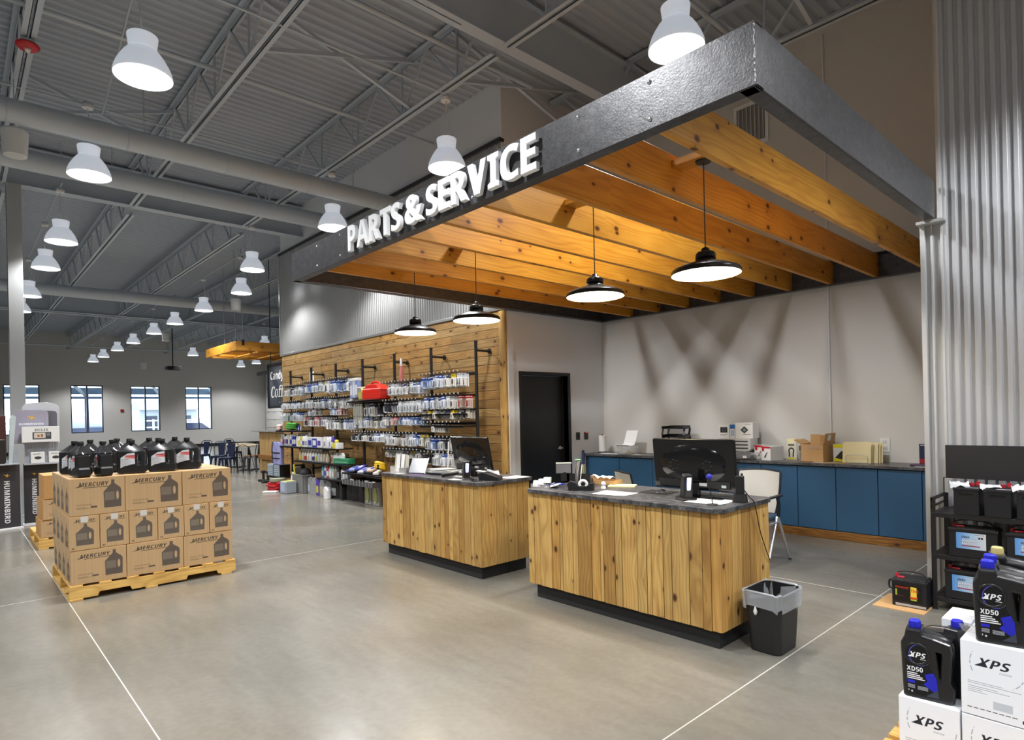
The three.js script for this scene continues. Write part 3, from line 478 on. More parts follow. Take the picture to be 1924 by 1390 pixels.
// shallow cardboard tray with crumpled papers
{
  const t = thing('paper_tray', 'shallow tan cardboard tray of crumpled papers behind the nearer counter', 'tray', [-3.44, CT, -4.21], 0.02); const w = 0.36, d = 0.13, h = 0.045;
  part(t, 'tray', [ext(-w / 2, w / 2, 0, 0.003, -d / 2, d / 2), ext(-w / 2, w / 2, 0, h, d / 2 - 0.003, d / 2), ext(-w / 2, w / 2, 0, h, -d / 2, -d / 2 + 0.003), ext(-w / 2, -w / 2 + 0.003, 0, h, -d / 2, d / 2), ext(w / 2 - 0.003, w / 2, 0, h, -d / 2, d / 2)], M.board);
  const cr = new THREE.PlaneGeometry(0.26, 0.1, 8, 4); cr.rotateX(-Math.PI / 2); const p = cr.attributes.position; for (let i = 0; i < p.count; i++) p.setY(i, 0.045 + R(0, 0.035)); cr.computeVertexNormals(); part(t, 'crumpled_paper', cr, M.paper);
}
// business card stack holder
{
  const t = thing('card_holder', 'clear holder of white business cards on the left corner of the nearer counter', 'card holder', [-3.69, CT, -3.72], 0.25);
  for (let r = 0; r < 3; r++) for (let k = 0; k < 3; k++) part(t, 'card_stack', mv(rbox(0.055, 0.05, 0.012, 0.001), -0.05 + r * 0.05, 0.032 + r * 0.016, 0.02 - k * 0.014 - r * 0.006, 0.1 * (r - 1), -0.25), k === 2 && r === 2 ? lin(0.35, 0.5, 0.4) : M.paper);
  part(t, 'tray', [rbox(0.18, 0.006, 0.08, 0.002, 0, 0.003, 0), rbox(0.18, 0.03, 0.003, 0.001, 0, 0.018, 0.04)], M.clear);
  part(t, 'sticky_note', mv(rbox(0.075, 0.001, 0.075, 0.0004), 0.12, 0.02, 0.0, 0.4, 0, 0.25), lin(0.75, 0.72, 0.35, 0.8));
}
// desk phone with tilted display and cradle
{
  const p = thing('desk_phone', 'black desk phone with raised screen on the nearer counter', 'telephone', [-3.53, CT, -3.9], 0.55);
  part(p, 'base', mv(extr(shapeOf([[-0.09, 0], [0.09, 0], [0.07, 0.05], [-0.08, 0.1]]), 0.17, 0.006), 0, 0.006, -0.085, Math.PI / 2), M.black);
  part(p, 'display', mv(rbox(0.13, 0.085, 0.016, 0.004), -0.055, 0.155, 0.0, 0.2, -0.35), lin(0.08, 0.08, 0.085, 0.3)); part(p, 'display_bezel', mv(rbox(0.135, 0.012, 0.02, 0.003), -0.055, 0.2, -0.015, 0.2, -0.35), lin(0.6, 0.62, 0.55, 0.5));
  part(p, 'display_arm', bar([-0.05, 0.05, 0.01], [-0.055, 0.125, 0.01], 0.05, 0.02), M.black);
  part(p, 'handset', mv(tube([[0.05, 0.02, 0.08], [0.05, 0.1, 0.04], [0.05, 0.16, -0.02], [0.05, 0.2, -0.07]], 0.022, 14, 10), 0.02, 0.0, 0), M.black);
  part(p, 'metal_edge', rod([0.1, 0.03, 0.09], [0.1, 0.185, -0.04], 0.004), M.silver); part(p, 'message_light', mv(rbox(0.05, 0.012, 0.02, 0.004), 0.06, 0.222, -0.075, 0, -0.5), lin(0.2, 0.5, 0.2, 0.3));
}
// tape dispenser
{
  const t = thing('tape_dispenser', 'black desk tape dispenser before the phone on the nearer counter', 'tape dispenser', [-3.29, CT, -3.77], 0.55);
  part(t, 'body', mv(extr(shapeOf([[-0.1, 0], [0.1, 0], [0.105, 0.055], [0.075, 0.055], [0.05, 0.03], [-0.02, 0.03], [-0.05, 0.06], [-0.09, 0.07], [-0.11, 0.05]]), 0.05, 0.004), 0, 0.004, -0.025), M.black);
  const r = new THREE.TorusGeometry(0.03, 0.012, 8, 24); r.scale(1, 1, 1.1); part(t, 'tape_roll', mv(r, 0.015, 0.05, 0), M.paper);
}
{
  const g = thing('pen_cluster', 'blue and white pens lying beside the phone on the nearer counter', 'pens', [-3.6, CT, -3.77], 0.2);
  for (let i = 0; i < 6; i++) part(g, 'pen', rod([-0.05 + i * 0.016, 0.008 + (i % 2) * 0.01, 0.05], [-0.03 + i * 0.02, 0.03, -0.06], 0.006), i % 3 ? lin(0.03, 0.05, 0.3, 0.3) : M.white);
}
{
  const b = thing('glue_bottle', 'tiny white bottle with round cap between tape dispenser and pad', 'bottle', [-3.19, CT, -3.93]);
  part(b, 'bottle_body', lathe([[0, 0], [0.018, 0], [0.02, 0.004], [0.02, 0.022], [0.012, 0.03], [0, 0.03]], 16), M.white); part(b, 'cap', new THREE.SphereGeometry(0.02, 14, 10).translate(0, 0.045, 0), lin(0.75, 0.76, 0.78, 0.3));
}
single('mouse_pad', 'thin black mouse pad left of the nearer monitor', 'mouse pad', rbox(0.24, 0.004, 0.2, 0.002, 0, 0.002, 0), M.blackMatte, undefined, [-2.74, CT, -4.05], 0.05);
{ const m = thing('computer_mouse', 'small black and silver mouse on the mouse pad', 'mouse', [-2.7, CT + 0.004, -4.03]); const g = new THREE.SphereGeometry(0.034, 18, 10, 0, Math.PI * 2, 0, Math.PI / 2); g.scale(0.9, 0.75, 1.5); part(m, 'mouse_body', g, M.black); part(m, 'wheel', rbox(0.008, 0.01, 0.02, 0.003, 0, 0.024, 0.02), M.silver); const t = new THREE.TorusGeometry(0.034, 0.002, 5, 20); t.rotateX(Math.PI / 2); t.scale(0.9, 1, 1.5); part(m, 'rim', t.translate(0, 0.004, 0), M.silver); }
function keyboard(label, pos, turn, w = 0.42) {
  const k = thing('keyboard', label, 'keyboard', pos, turn); part(k, 'keyboard_body', rbox(w, 0.016, 0.14, 0.005, 0, 0.008, 0), M.black);
  const keys = []; for (let r = 0; r < 5; r++) for (let c = 0; c < 15; c++) keys.push(rbox(w / 15 - 0.006, 0.006, 0.019, 0.002, -w / 2 + (c + 0.5) * w / 15, 0.018, -0.048 + r * 0.024)); const q = part(k, 'keys', keys, M.blackMatte); q.userData.kind = 'stuff'; return k;
}
keyboard('black keyboard under the nearer monitor', [-2.3, CT, -3.93 - 0.13], 0.02);
// barcode scanner in its upright stand
function scanner(label, pos, turn) {
  const s = thing('barcode_scanner', label, 'scanner', pos, turn);
  part(s, 'stand_base', [lathe([[0, 0], [0.075, 0], [0.075, 0.008], [0.03, 0.018], [0, 0.018]], 28)].map((g) => { g.scale(1.25, 1, 0.9); return g; }), M.black);
  part(s, 'scanner_body', mv(extr(shapeOf([[-0.03, 0], [0.03, 0], [0.022, 0.15], [-0.012, 0.155]]), 0.05, 0.008), 0, 0.02, -0.025, 0, 0, -0.12), M.black);
  part(s, 'scan_window', mv(rbox(0.012, 0.13, 0.035, 0.005), 0.04, 0.095, 0, 0, 0, -0.18), new THREE.MeshStandardMaterial({ color: 0xdde4ff, emissive: 0xcfd8ff, emissiveIntensity: 0.5, roughness: 0.2 }), 'bright white scanner face');
  return s;
}
scanner('black scanner on stand with bright white face before the nearer monitor', [-2.37, CT, -3.84], -0.5);
// gooseneck table microphone
{
  const m = thing('table_microphone', 'slim black gooseneck microphone at the nearer counter end', 'microphone', [-2.1, CT, -3.725]);
  part(m, 'base', lathe([[0, 0], [0.038, 0], [0.037, 0.005], [0.01, 0.01], [0, 0.01]], 24), M.black); part(m, 'gooseneck', tube([[0, 0.008, 0], [-0.006, 0.06, 0], [-0.022, 0.11, 0.0], [-0.02, 0.145, 0]], 0.0035, 12, 6), M.black); part(m, 'mic_head', new THREE.SphereGeometry(0.014, 12, 10).scale(1, 1.5, 1).translate(-0.02, 0.158, 0), M.black);
  part(m, 'blue_foam', new THREE.SphereGeometry(0.02, 14, 12).translate(-0.02, 0.185, 0), lin(0.03, 0.03, 0.4, 0.9));
}
// two-way radio in charger with cord
{
  const r = thing('handheld_radio', 'black two-way radio standing in its charger at the counter corner', 'radio', [-2.02, CT, -3.95], 0.3);
  part(r, 'charger', mv(cyl(0.052, 0.042, 0.055, 0, 0, 0, 20), 0, 0, 0), M.black); part(r, 'radio_body', rbox(0.055, 0.13, 0.035, 0.006, 0, 0.115, 0), M.black); part(r, 'antenna', rod([-0.018, 0.17, 0], [-0.018, 0.235, 0], 0.006), M.black); part(r, 'knob', cyl(0.007, 0.007, 0.016, 0.014, 0.18, 0, 10), M.black);
}
single('charger_cord', 'thin black cord draped from the counter end to the floor side', 'cord', tube([[-1.99, 1.0, -3.95], [-1.965, 0.955, -3.97], [-1.948, 0.92, -4.0], [-1.945, 0.87, -4.02], [-1.96, 0.72, -4.1], [-1.962, 0.55, -4.2], [-1.97, 0.47, -4.27], [-2.0, 0.44, -4.34]], 0.0035, 40, 6), M.black);
// things on the farther counter
{
  const b = thing('brochure_holder', 'clear box of upright leaflets at the left of the farther counter', 'leaflet holder', [-5.92, CT, -3.72], 0.3);
  part(b, 'holder', [ext(-0.11, 0.11, 0, 0.004, -0.06, 0.06), ext(-0.11, 0.11, 0, 0.06, 0.056, 0.06), ext(-0.11, -0.106, 0, 0.08, -0.06, 0.06), ext(0.106, 0.11, 0, 0.08, -0.06, 0.06)], M.clear);
  part(b, 'black_box', rbox(0.1, 0.055, 0.08, 0.003, 0.05, 0.03, 0.0), M.black);
  const cs = [lin(0.5, 0.5, 0.46), lin(0.75, 0.75, 0.74), lin(0.06, 0.06, 0.1), lin(0.8, 0.8, 0.8), lin(0.3, 0.33, 0.28)]; for (let i = 0; i < 6; i++) part(b, 'leaflet', mv(rbox(0.05, 0.2 - 0.012 * (i % 3), 0.004, 0.001), -0.08 + i * 0.032, 0.11, -0.02 + 0.01 * (i % 2), 0, -0.15), cs[i % 5]);
}
{ const p = thing('display_tablet', 'dark leaning tablet frame with pale edge on the farther counter', 'tablet', [-5.66, CT, -3.78], 0.5); part(p, 'tablet_body', mv(rbox(0.2, 0.19, 0.012, 0.004), 0, 0.088, 0, 0, -0.6), lin(0.02, 0.03, 0.05, 0.25)); part(p, 'edge_strip', mv(rbox(0.008, 0.2, 0.014, 0.003), 0.1, 0.088, 0, 0, -0.6), M.white); part(p, 'prop', bar([0, 0.003, -0.09], [0, 0.12, -0.05], 0.06, 0.006), M.black); }
{
  const s = thing('paper_pile', 'heap of white order forms on a black letter tray on the farther counter', 'papers', [-5.36, CT, -3.93], 0.1);
  part(s, 'letter_tray', [rbox(0.36, 0.006, 0.26, 0.002, 0, 0.02, 0), rbox(0.36, 0.02, 0.006, 0.002, 0, 0.012, 0.127)], M.black);
  for (let i = 0; i < 7; i++) part(s, 'form', mv(rbox(0.28, 0.003, 0.215, 0.001), R(-0.03, 0.03), 0.026 + i * 0.0055, R(-0.02, 0.02), R(-0.25, 0.25), R(-0.03, 0.03), R(-0.05, 0.05)), M.paper);
}
{ const g = thing('price_scanner', 'black cordless scanner lying on the farther counter', 'scanner', [-5.08, CT, -3.79], 0.6); part(g, 'body', mv(rbox(0.2, 0.035, 0.06, 0.014, 0, 0.03, 0, 2), 0, 0, 0, 0, 0, 0.12), M.black); part(g, 'silver_tip', mv(rbox(0.05, 0.022, 0.05, 0.008), 0.1, 0.05, 0, 0, 0, 0.3), M.silver); }
scanner('black scanner on stand with silver edge before the farther monitor', [-4.78, CT, -3.75], -0.4);
single('coiled_cord', 'coiled black cord in front of the farther monitor', 'cord', (() => { const pts = []; for (let i = 0; i < 60; i++) { const a = i * 0.75, s = i / 59; pts.push([-4.62 + s * 0.16 + 0.012 * Math.cos(a), CT + 0.016 + 0.012 * Math.sin(a), -3.69 + 0.05 * Math.sin(s * 3)]); } return tube(pts, 0.004, 160, 5); })(), M.black);
{ const c = thing('card_reader', 'black card terminal at the right end of the farther counter', 'card reader', [-4.5, CT, -3.83], 0.4); part(c, 'terminal_body', mv(extr(shapeOf([[-0.1, 0], [0.1, 0], [0.1, 0.025], [-0.06, 0.07], [-0.1, 0.06]]), 0.1, 0.006), 0, 0.006, -0.05), M.black); part(c, 'screen', mv(rbox(0.06, 0.003, 0.06, 0.001), -0.03, 0.066, 0, 0, 0, -0.27), lin(0.3, 0.33, 0.33, 0.2)); part(c, 'receipt', mv(rbox(0.09, 0.002, 0.07, 0.0005), -0.1, 0.085, 0, 0, 0, -0.1), M.paper); part(c, 'keypad', mv(rbox(0.07, 0.004, 0.07, 0.001), 0.05, 0.045, 0, 0, 0, -0.27), lin(0.1, 0.1, 0.1)); }
{ const s = thing('white_printer_stand', 'small white stand behind the farther monitor base', 'stand', [-4.68, CT, -4.02], 0.1); part(s, 'stand_body', mv(extr(shapeOf([[-0.06, 0], [0.06, 0], [0.04, 0.06], [-0.05, 0.075]]), 0.07, 0.003), 0, 0.003, -0.035), M.white); part(s, 'slot', rbox(0.07, 0.006, 0.05, 0.001, 0, 0.073, 0), M.black); }
// tape and flag pole details
single('slim_pole', 'thin white pole rising behind the papers on the farther counter', 'pole', [rod([-5.72, CT, -4.22], [-5.69, 1.25, -4.22], 0.008), cyl(0.04, 0.04, 0.008, -5.72, CT, -4.22, 16)], M.white);

// ---------------------------------------------------------------- waste bin with clear liner
{
  const b = thing('waste_bin', 'black tapered waste bin with a clear plastic liner beside the counter', 'bin', [-1.79, 0, -3.90], 0);
  const rr = (w, d, r) => { const s = new THREE.Shape(); s.moveTo(-w / 2 + r, -d / 2); s.lineTo(w / 2 - r, -d / 2); s.quadraticCurveTo(w / 2, -d / 2, w / 2, -d / 2 + r); s.lineTo(w / 2, d / 2 - r); s.quadraticCurveTo(w / 2, d / 2, w / 2 - r, d / 2); s.lineTo(-w / 2 + r, d / 2); s.quadraticCurveTo(-w / 2, d / 2, -w / 2, d / 2 - r); s.lineTo(-w / 2, -d / 2 + r); s.quadraticCurveTo(-w / 2, -d / 2, -w / 2 + r, -d / 2); return s.getPoints(6); };
  const wall = (levels, closed) => { const pos = [], rings = levels.map(([y, w, d, wav]) => rr(w, d, 0.045).map((p, i) => [p.x * (1 + (wav || 0) * Math.sin(i * 2.1)), y + (wav || 0) * 0.35 * Math.sin(i * 1.3 + 1), p.y * (1 + (wav || 0) * Math.cos(i * 1.7))])); for (let k = 0; k + 1 < rings.length; k++) { const A = rings[k], B = rings[k + 1]; for (let i = 0; i < A.length; i++) { const j = (i + 1) % A.length; pos.push(...A[i], ...B[i], ...B[j], ...A[i], ...B[j], ...A[j]); } } if (closed) { const A = rings[0]; for (let i = 1; i + 1 < A.length; i++) pos.push(...A[0], ...A[i], ...A[i + 1]); } const g = new THREE.BufferGeometry(); g.setAttribute('position', new THREE.Float32BufferAttribute(pos, 3)); g.computeVertexNormals(); return g; };
  part(b, 'bin_body', wall([[0.0, 0.19, 0.26], [0.006, 0.2, 0.27], [0.37, 0.235, 0.325], [0.385, 0.25, 0.34], [0.385, 0.232, 0.322], [0.02, 0.195, 0.262], [0.02, 0.01, 0.01]], true), M.black);
  const film = new THREE.MeshPhysicalMaterial({ color: 0xffffff, transmission: 0.72, thickness: 0, roughness: 0.22 }); film.color.setRGB(0.86, 0.9, 0.96);
  part(b, 'liner', wall([[0.285, 0.25, 0.34, 0.05], [0.31, 0.252, 0.342, 0.035], [0.35, 0.256, 0.346, 0.03], [0.385, 0.262, 0.352, 0.02], [0.393, 0.25, 0.34, 0.015], [0.385, 0.236, 0.326, 0.02], [0.3, 0.22, 0.3, 0.06], [0.16, 0.19, 0.26, 0.1]], false), film);
  part(b, 'liner_knot', mv(lathe([[0, 0], [0.008, 0.006], [0.013, 0.025], [0.006, 0.045], [0.004, 0.055], [0, 0.056]], 10), -0.03, 0.245, 0.178), M.white);
}
// ---------------------------------------------------------------- blue base cabinets along the back wall
{
  const doors = [-6.42, -5.815, -5.213, -4.61, -4.02, -3.578, -3.127, -2.69, -2.252, -1.832];
  const c = thing('base_cabinets', 'row of blue base cabinets along the back wall', 'cabinet', [0, 0, 0]);
  part(c, 'cabinet_body', ext(-6.5, -1.32, 0.1, 0.85, ZB + 0.001, -7.578), lin(0.015, 0.05, 0.1, 0.6));
  for (let i = 0; i + 1 < doors.length; i++) part(c, 'cabinet_door', rext(doors[i] + 0.004, doors[i + 1] - 0.004, 0.108, 0.842, -7.577, -7.558, 0.002), M.blue);
  part(c, 'filler_panel', rext(-1.828, -1.33, 0.108, 0.842, -7.577, -7.558, 0.002), M.blue);
  part(c, 'plinth', rext(-6.5, -1.32, 0, 0.1, -7.6, -7.555, 0.003, 0), M.oak, 'stained wood base strip');
  single('back_worktop', 'long dark stone-look worktop on the blue cabinets', 'worktop', rext(-6.52, -1.31, 0.853, 0.886, ZB + 0.001, -7.53, 0.004, 0), M.stone);
}
const BT = 0.886;
{ const t = thing('paper_towel', 'upright white paper towel roll on a dark stand in the corner', 'paper towel', [-6.38, BT, -7.86]); part(t, 'stand_base', cyl(0.075, 0.07, 0.014, 0, 0, 0, 22), lin(0.03, 0.015, 0.012, 0.4)); part(t, 'roll', [lathe([[0.02, 0.015], [0.058, 0.015], [0.06, 0.02], [0.06, 0.275], [0.058, 0.28], [0.02, 0.28], [0.02, 0.015]], 26)], M.paper); part(t, 'spindle', rod([0, 0.01, 0], [0, 0.3, 0], 0.008), M.black); }
{ const k = thing('key_bunch', 'small bunch of metal keys in the counter corner', 'keys', [-6.44, BT, -7.72], 0.4); for (let i = 0; i < 4; i++) part(k, 'key', mv(rbox(0.05, 0.004, 0.014, 0.001, 0.025, 0.004 + i * 0.004, 0), -0.08 + i * 0.03, 0, 0.01 * i, i * 0.7), M.silver); const t = new THREE.TorusGeometry(0.016, 0.002, 6, 18); t.rotateX(Math.PI / 2); part(k, 'key_ring', t.translate(-0.07, 0.004, 0), M.chrome); }
// acrylic letter tray with curled forms
{
  const s = thing('acrylic_tray', 'clear stacked letter tray holding white curled forms against the wall', 'letter tray', [-5.86, BT, -7.82], 0.06);
  const sh = (y) => [rbox(0.28, 0.004, 0.22, 0.001, 0, y, 0), rbox(0.004, 0.05, 0.22, 0.001, -0.14, y + 0.025, 0), rbox(0.004, 0.05, 0.22, 0.001, 0.14, y + 0.025, 0)]; part(s, 'tray_shell', [...sh(0.01), ...sh(0.08)], M.clear);
  const pg = new THREE.PlaneGeometry(0.21, 0.34, 4, 14), p = pg.attributes.position; for (let i = 0; i < p.count; i++) { const v = (p.getY(i) + 0.17) / 0.34; const a = Math.min(1, v / 0.42), b = Math.max(0, v - 0.42) / 0.58; p.setXYZ(i, p.getX(i) + 0.05 * v, 0.14 + 0.012 * a + 0.21 * b - 0.02 * Math.sin(a * 3.1), 0.16 - 0.2 * a - 0.05 * b); } pg.computeVertexNormals(); part(s, 'curled_form', pg, M.paper);
  const b = []; for (let i = 0; i < 3; i++) b.push(mv(rbox(0.2, 0.003, 0.2, 0.001), -0.03, 0.134 - i * 0.006, 0.03, 0.05 * i)); part(s, 'forms', b, M.paper);
  const l = []; for (let i = 0; i < 9; i++) l.push(mv(panel(0.15, 0.005, 0, 0, 0, 0.0008), 0.055, 0.215 + i * 0.014, -0.064 - i * 0.0035, 0, -0.23)); part(s, 'printed_lines', l, lin(0.5, 0.5, 0.5));
}
sheet('white form flat on the worktop before the clear tray', [-6.06, BT, -7.66], 0.05, 0.34, 0.1, M.paper, 'paper', 'paper_sheet', 2);
sheet('loose cream receipts near the left end of the worktop', [-5.5, BT, -7.68], -0.2, 0.3, 0.12, lin(0.7, 0.68, 0.6, 0.8), 'paper', 'paper_sheet', 3);
{ const g = thing('tape_gadget', 'small metal gadget and roll before the clear tray', 'tool', [-5.74, BT, -7.62], 0.2); const t = new THREE.TorusGeometry(0.024, 0.009, 8, 20); part(g, 'roll', t.rotateY(0.5).translate(0.06, 0.033, 0), lin(0.35, 0.28, 0.18)); part(g, 'metal_body', mv(rbox(0.12, 0.03, 0.03, 0.008, -0.05, 0.02, 0), 0, 0, 0, 0.2), M.silver); }
// black stacked desk trays
{
  const s = thing('desk_tray_stack', 'black three-tier desk tray standing on the worktop behind the monitor', 'letter tray', [-4.98, BT, -7.84], 0.1);
  for (let i = 0; i < 4; i++) { const y = 0.02 + i * 0.125; part(s, 'tray', [rbox(0.34, 0.006, 0.24, 0.002, 0, y, 0), rbox(0.34, 0.045, 0.006, 0.002, 0, y + 0.022, -0.117), rbox(0.006, 0.04, 0.24, 0.002, -0.167, y + 0.02, 0), rbox(0.006, 0.04, 0.24, 0.002, 0.167, y + 0.02, 0), rbox(0.07, 0.04, 0.006, 0.002, 0.13, y + 0.02, 0.117)], M.black); if (i < 3) for (const sx of [-1, 1]) for (const z of [-0.09, 0.09]) part(s, 'riser', bar([sx * 0.168, y + 0.035, z + 0.02], [sx * 0.168, y + 0.13, z - 0.02], 0.03, 0.008), M.black); }
}
// product boxes with printed fronts
function printed(w, h, draw) { return new THREE.MeshStandardMaterial({ map: canvasTex(w, h, draw), roughness: 0.5 }); }
function carton(name, label, pos, turn, w, h, d, body, front, group) { const c = thing(name, label, 'box', pos, turn, group); part(c, 'carton', rbox(w, h, d, 0.002, 0, h / 2, 0), body); part(c, 'printed_front', panel(w - 0.004, h - 0.004, 0, h / 2, d / 2 + 0.0002), front); return c; }
const camPrint = printed(128, 160, (g, w, h) => { g.fillStyle = '#f4f4f2'; g.fillRect(0, 0, w, h); g.fillStyle = '#25282c'; g.fillRect(22, 30, 84, 66); g.fillStyle = '#555b60'; g.beginPath(); g.arc(64, 62, 22, 0, 7); g.fill(); g.fillStyle = '#111'; g.beginPath(); g.arc(64, 62, 12, 0, 7); g.fill(); g.fillStyle = '#999'; g.fillRect(20, 116, 88, 5); g.fillRect(20, 126, 60, 4); });
const gemPrint = printed(160, 160, (g, w, h) => { g.fillStyle = '#f5f5f3'; g.fillRect(0, 0, w, h); g.save(); g.translate(84, 74); g.rotate(0.785); g.fillStyle = '#2c3238'; g.fillRect(-26, -26, 52, 52); g.fillStyle = '#8a8f95'; g.fillRect(-14, -14, 28, 28); g.restore(); g.fillStyle = '#7a7a7a'; g.fillRect(70, 120, 74, 5); g.fillRect(90, 12, 54, 5); });
const bluePrint = printed(64, 128, (g, w, h) => { g.fillStyle = '#e8eef4'; g.fillRect(0, 0, w, h); g.fillStyle = '#2f6fb4'; g.fillRect(0, 0, w, 40); g.fillStyle = '#b7c7d8'; g.fillRect(10, 50, 44, 60); });
const redPrint = printed(128, 128, (g, w, h) => { g.fillStyle = '#f2f0ee'; g.fillRect(0, 0, w, h); g.fillStyle = '#c31f2c'; g.fillRect(0, 0, w, 18); g.beginPath(); g.arc(24, 30, 18, 0, 7); g.fill(); g.strokeStyle = '#1c1c1e'; g.lineWidth = 9; g.beginPath(); g.moveTo(40, 104); g.lineTo(86, 52); g.moveTo(58, 104); g.lineTo(70, 70); g.stroke(); });
const textPrint = printed(128, 128, (g, w, h) => { g.fillStyle = '#dcdcda'; g.fillRect(0, 0, w, h); g.fillStyle = '#3b4149'; for (let i = 0; i < 5; i++) g.fillRect(34, 14 + i * 22, 84, 9); g.fillStyle = '#2b3f7a'; g.fillRect(10, 86, 22, 26); });
carton('product_box', 'white box with dark text lines under the camera boxes', [-4.02, BT, -7.86], 0.05, 0.42, 0.27, 0.24, M.white, textPrint);
carton('product_box', 'small white box with a dark camera picture, upper left of the pile', [-4.19, BT + 0.27, -7.84], 0.05, 0.16, 0.185, 0.14, M.white, camPrint);
carton('product_box', 'slim blue-topped box between the two white boxes on the pile', [-4.065, BT + 0.27, -7.83], 0.05, 0.07, 0.185, 0.12, lin(0.3, 0.42, 0.6), bluePrint);
carton('product_box', 'white box with a dark diamond picture on top of the pile', [-3.9, BT + 0.27, -7.86], 0.05, 0.24, 0.21, 0.2, M.white, gemPrint);
carton('product_box', 'red-topped white box behind, left of two', [-3.66, BT, -7.84], -0.3, 0.17, 0.185, 0.18, lin(0.62, 0.62, 0.62), redPrint); carton('product_box', 'red-topped white box in front, right of two', [-3.5, BT, -7.72], -0.45, 0.17, 0.18, 0.2, lin(0.62, 0.62, 0.62), redPrint);
{ const g = thing('bagged_part', 'black curved part in clear bag before the red boxes', 'package', [-3.83, BT, -7.63], 0.1); part(g, 'part_body', tube([[-0.15, 0.05, 0], [-0.05, 0.07, 0.01], [0.06, 0.09, 0], [0.12, 0.13, -0.01]], 0.022, 18, 8), M.black); part(g, 'black_case', rbox(0.26, 0.07, 0.1, 0.012, 0.02, 0.035, 0.02), lin(0.08, 0.08, 0.09, 0.3)); part(g, 'label', panel(0.05, 0.03, 0.03, 0.04, 0.0712), M.paper); part(g, 'bag', mv(rbox(0.34, 0.1, 0.16, 0.04, 0.04, 0.051, 0, 2), 0, 0, 0, 0.1), M.clear); }
{ const p = printed(96, 192, (g, w, h) => { g.fillStyle = '#d9d6c4'; g.fillRect(0, 0, w, h); g.fillStyle = '#efe9b8'; g.fillRect(18, 6, 60, 40); g.fillStyle = '#2a2a2c'; g.fillRect(20, 56, 56, 12); g.strokeStyle = '#24262c'; g.lineWidth = 12; g.beginPath(); g.arc(48, 112, 22, 2.6, 6.8); g.lineTo(64, 168); g.moveTo(28, 116); g.lineTo(30, 168); g.stroke(); g.fillStyle = '#e1d23a'; g.fillRect(10, 174, 76, 14); }); carton('blister_pack', 'tall clear blister pack with dark cable, standing left of the carton', [-3.33, BT, -7.9], 0.1, 0.13, 0.28, 0.04, M.clear, p); }
{ const p = printed(96, 160, (g, w, h) => { g.fillStyle = '#8c8c8c'; g.fillRect(0, 0, w, h); g.fillStyle = '#c0262e'; g.fillRect(24, 0, 60, 22); g.fillStyle = '#33373c'; g.fillRect(18, 24, 64, 80); g.fillStyle = '#eee'; g.fillRect(6, 54, 40, 16); }); carton('blister_pack', 'small grey pack with red top beside the open carton', [-3.16, BT, -7.84], 0.2, 0.1, 0.19, 0.06, M.clear, p); }
// open cardboard carton with flaps
{
  const c = thing('open_carton', 'open brown cardboard carton with raised flaps on the worktop', 'cardboard box', [-3.0, BT, -7.86], 0.0); const w = 0.27, h = 0.215, d = 0.34, t = 0.004;
  part(c, 'carton_body', [ext(-w / 2, w / 2, 0, t, -d / 2, d / 2), ext(-w / 2, w / 2, 0, h, d / 2 - t, d / 2), ext(-w / 2, w / 2, 0, h, -d / 2, -d / 2 + t), ext(-w / 2, -w / 2 + t, 0, h, -d / 2, d / 2), ext(w / 2 - t, w / 2, 0, h, -d / 2, d / 2)], M.board);
  const flap = (pw, ph, x, y, z, rx, rz) => { const g = box(pw, ph, t, 0, ph / 2, 0); return mv(g, x, y, z, rz || 0, rx || 0, 0); };
  part(c, 'flap', flap(w - 0.01, 0.1, 0, h, -d / 2, 0.15), M.board); const sl = box(t, 0.13, d - 0.01, 0, 0.065, 0); sl.rotateZ(-0.16); sl.translate(w / 2, h, 0); part(c, 'flap', sl, M.board); const s2 = box(t, 0.1, d - 0.01, 0, 0.05, 0); s2.rotateZ(1.05); s2.translate(-w / 2, h, 0); part(c, 'flap', s2, M.board); part(c, 'flap', flap(w * 0.42, 0.12, 0.04, h, d / 2 - 0.004, -0.1), M.board);
  part(c, 'tape', panel(w * 0.7, 0.035, 0, h - 0.04, d / 2 + 0.001), lin(0.5, 0.33, 0.22, 0.3)); const lb = panel(0.1, 0.07, 0, 0, 0); lb.rotateY(Math.PI / 2); lb.rotateZ(-0.16); lb.translate(w / 2 + 0.016, h + 0.075, 0.03); part(c, 'shipping_label', lb, M.paper);
}
{ const p = printed(128, 160, (g, w, h) => { g.fillStyle = '#d8dade'; g.fillRect(0, 0, w, h); g.fillStyle = '#e2d61c'; g.fillRect(0, 0, w, 34); g.fillRect(0, h - 30, w, 30); g.fillStyle = '#1f1f22'; g.beginPath(); g.moveTo(14, 126); g.lineTo(60, 64); g.lineTo(74, 64); g.lineTo(114, 126); g.lineTo(64, 142); g.fill(); }); carton('blister_pack', 'yellow and white pack with black bracket, right of the carton', [-2.74, BT, -7.93], 0.05, 0.19, 0.21, 0.05, lin(0.55, 0.55, 0.5), p); }
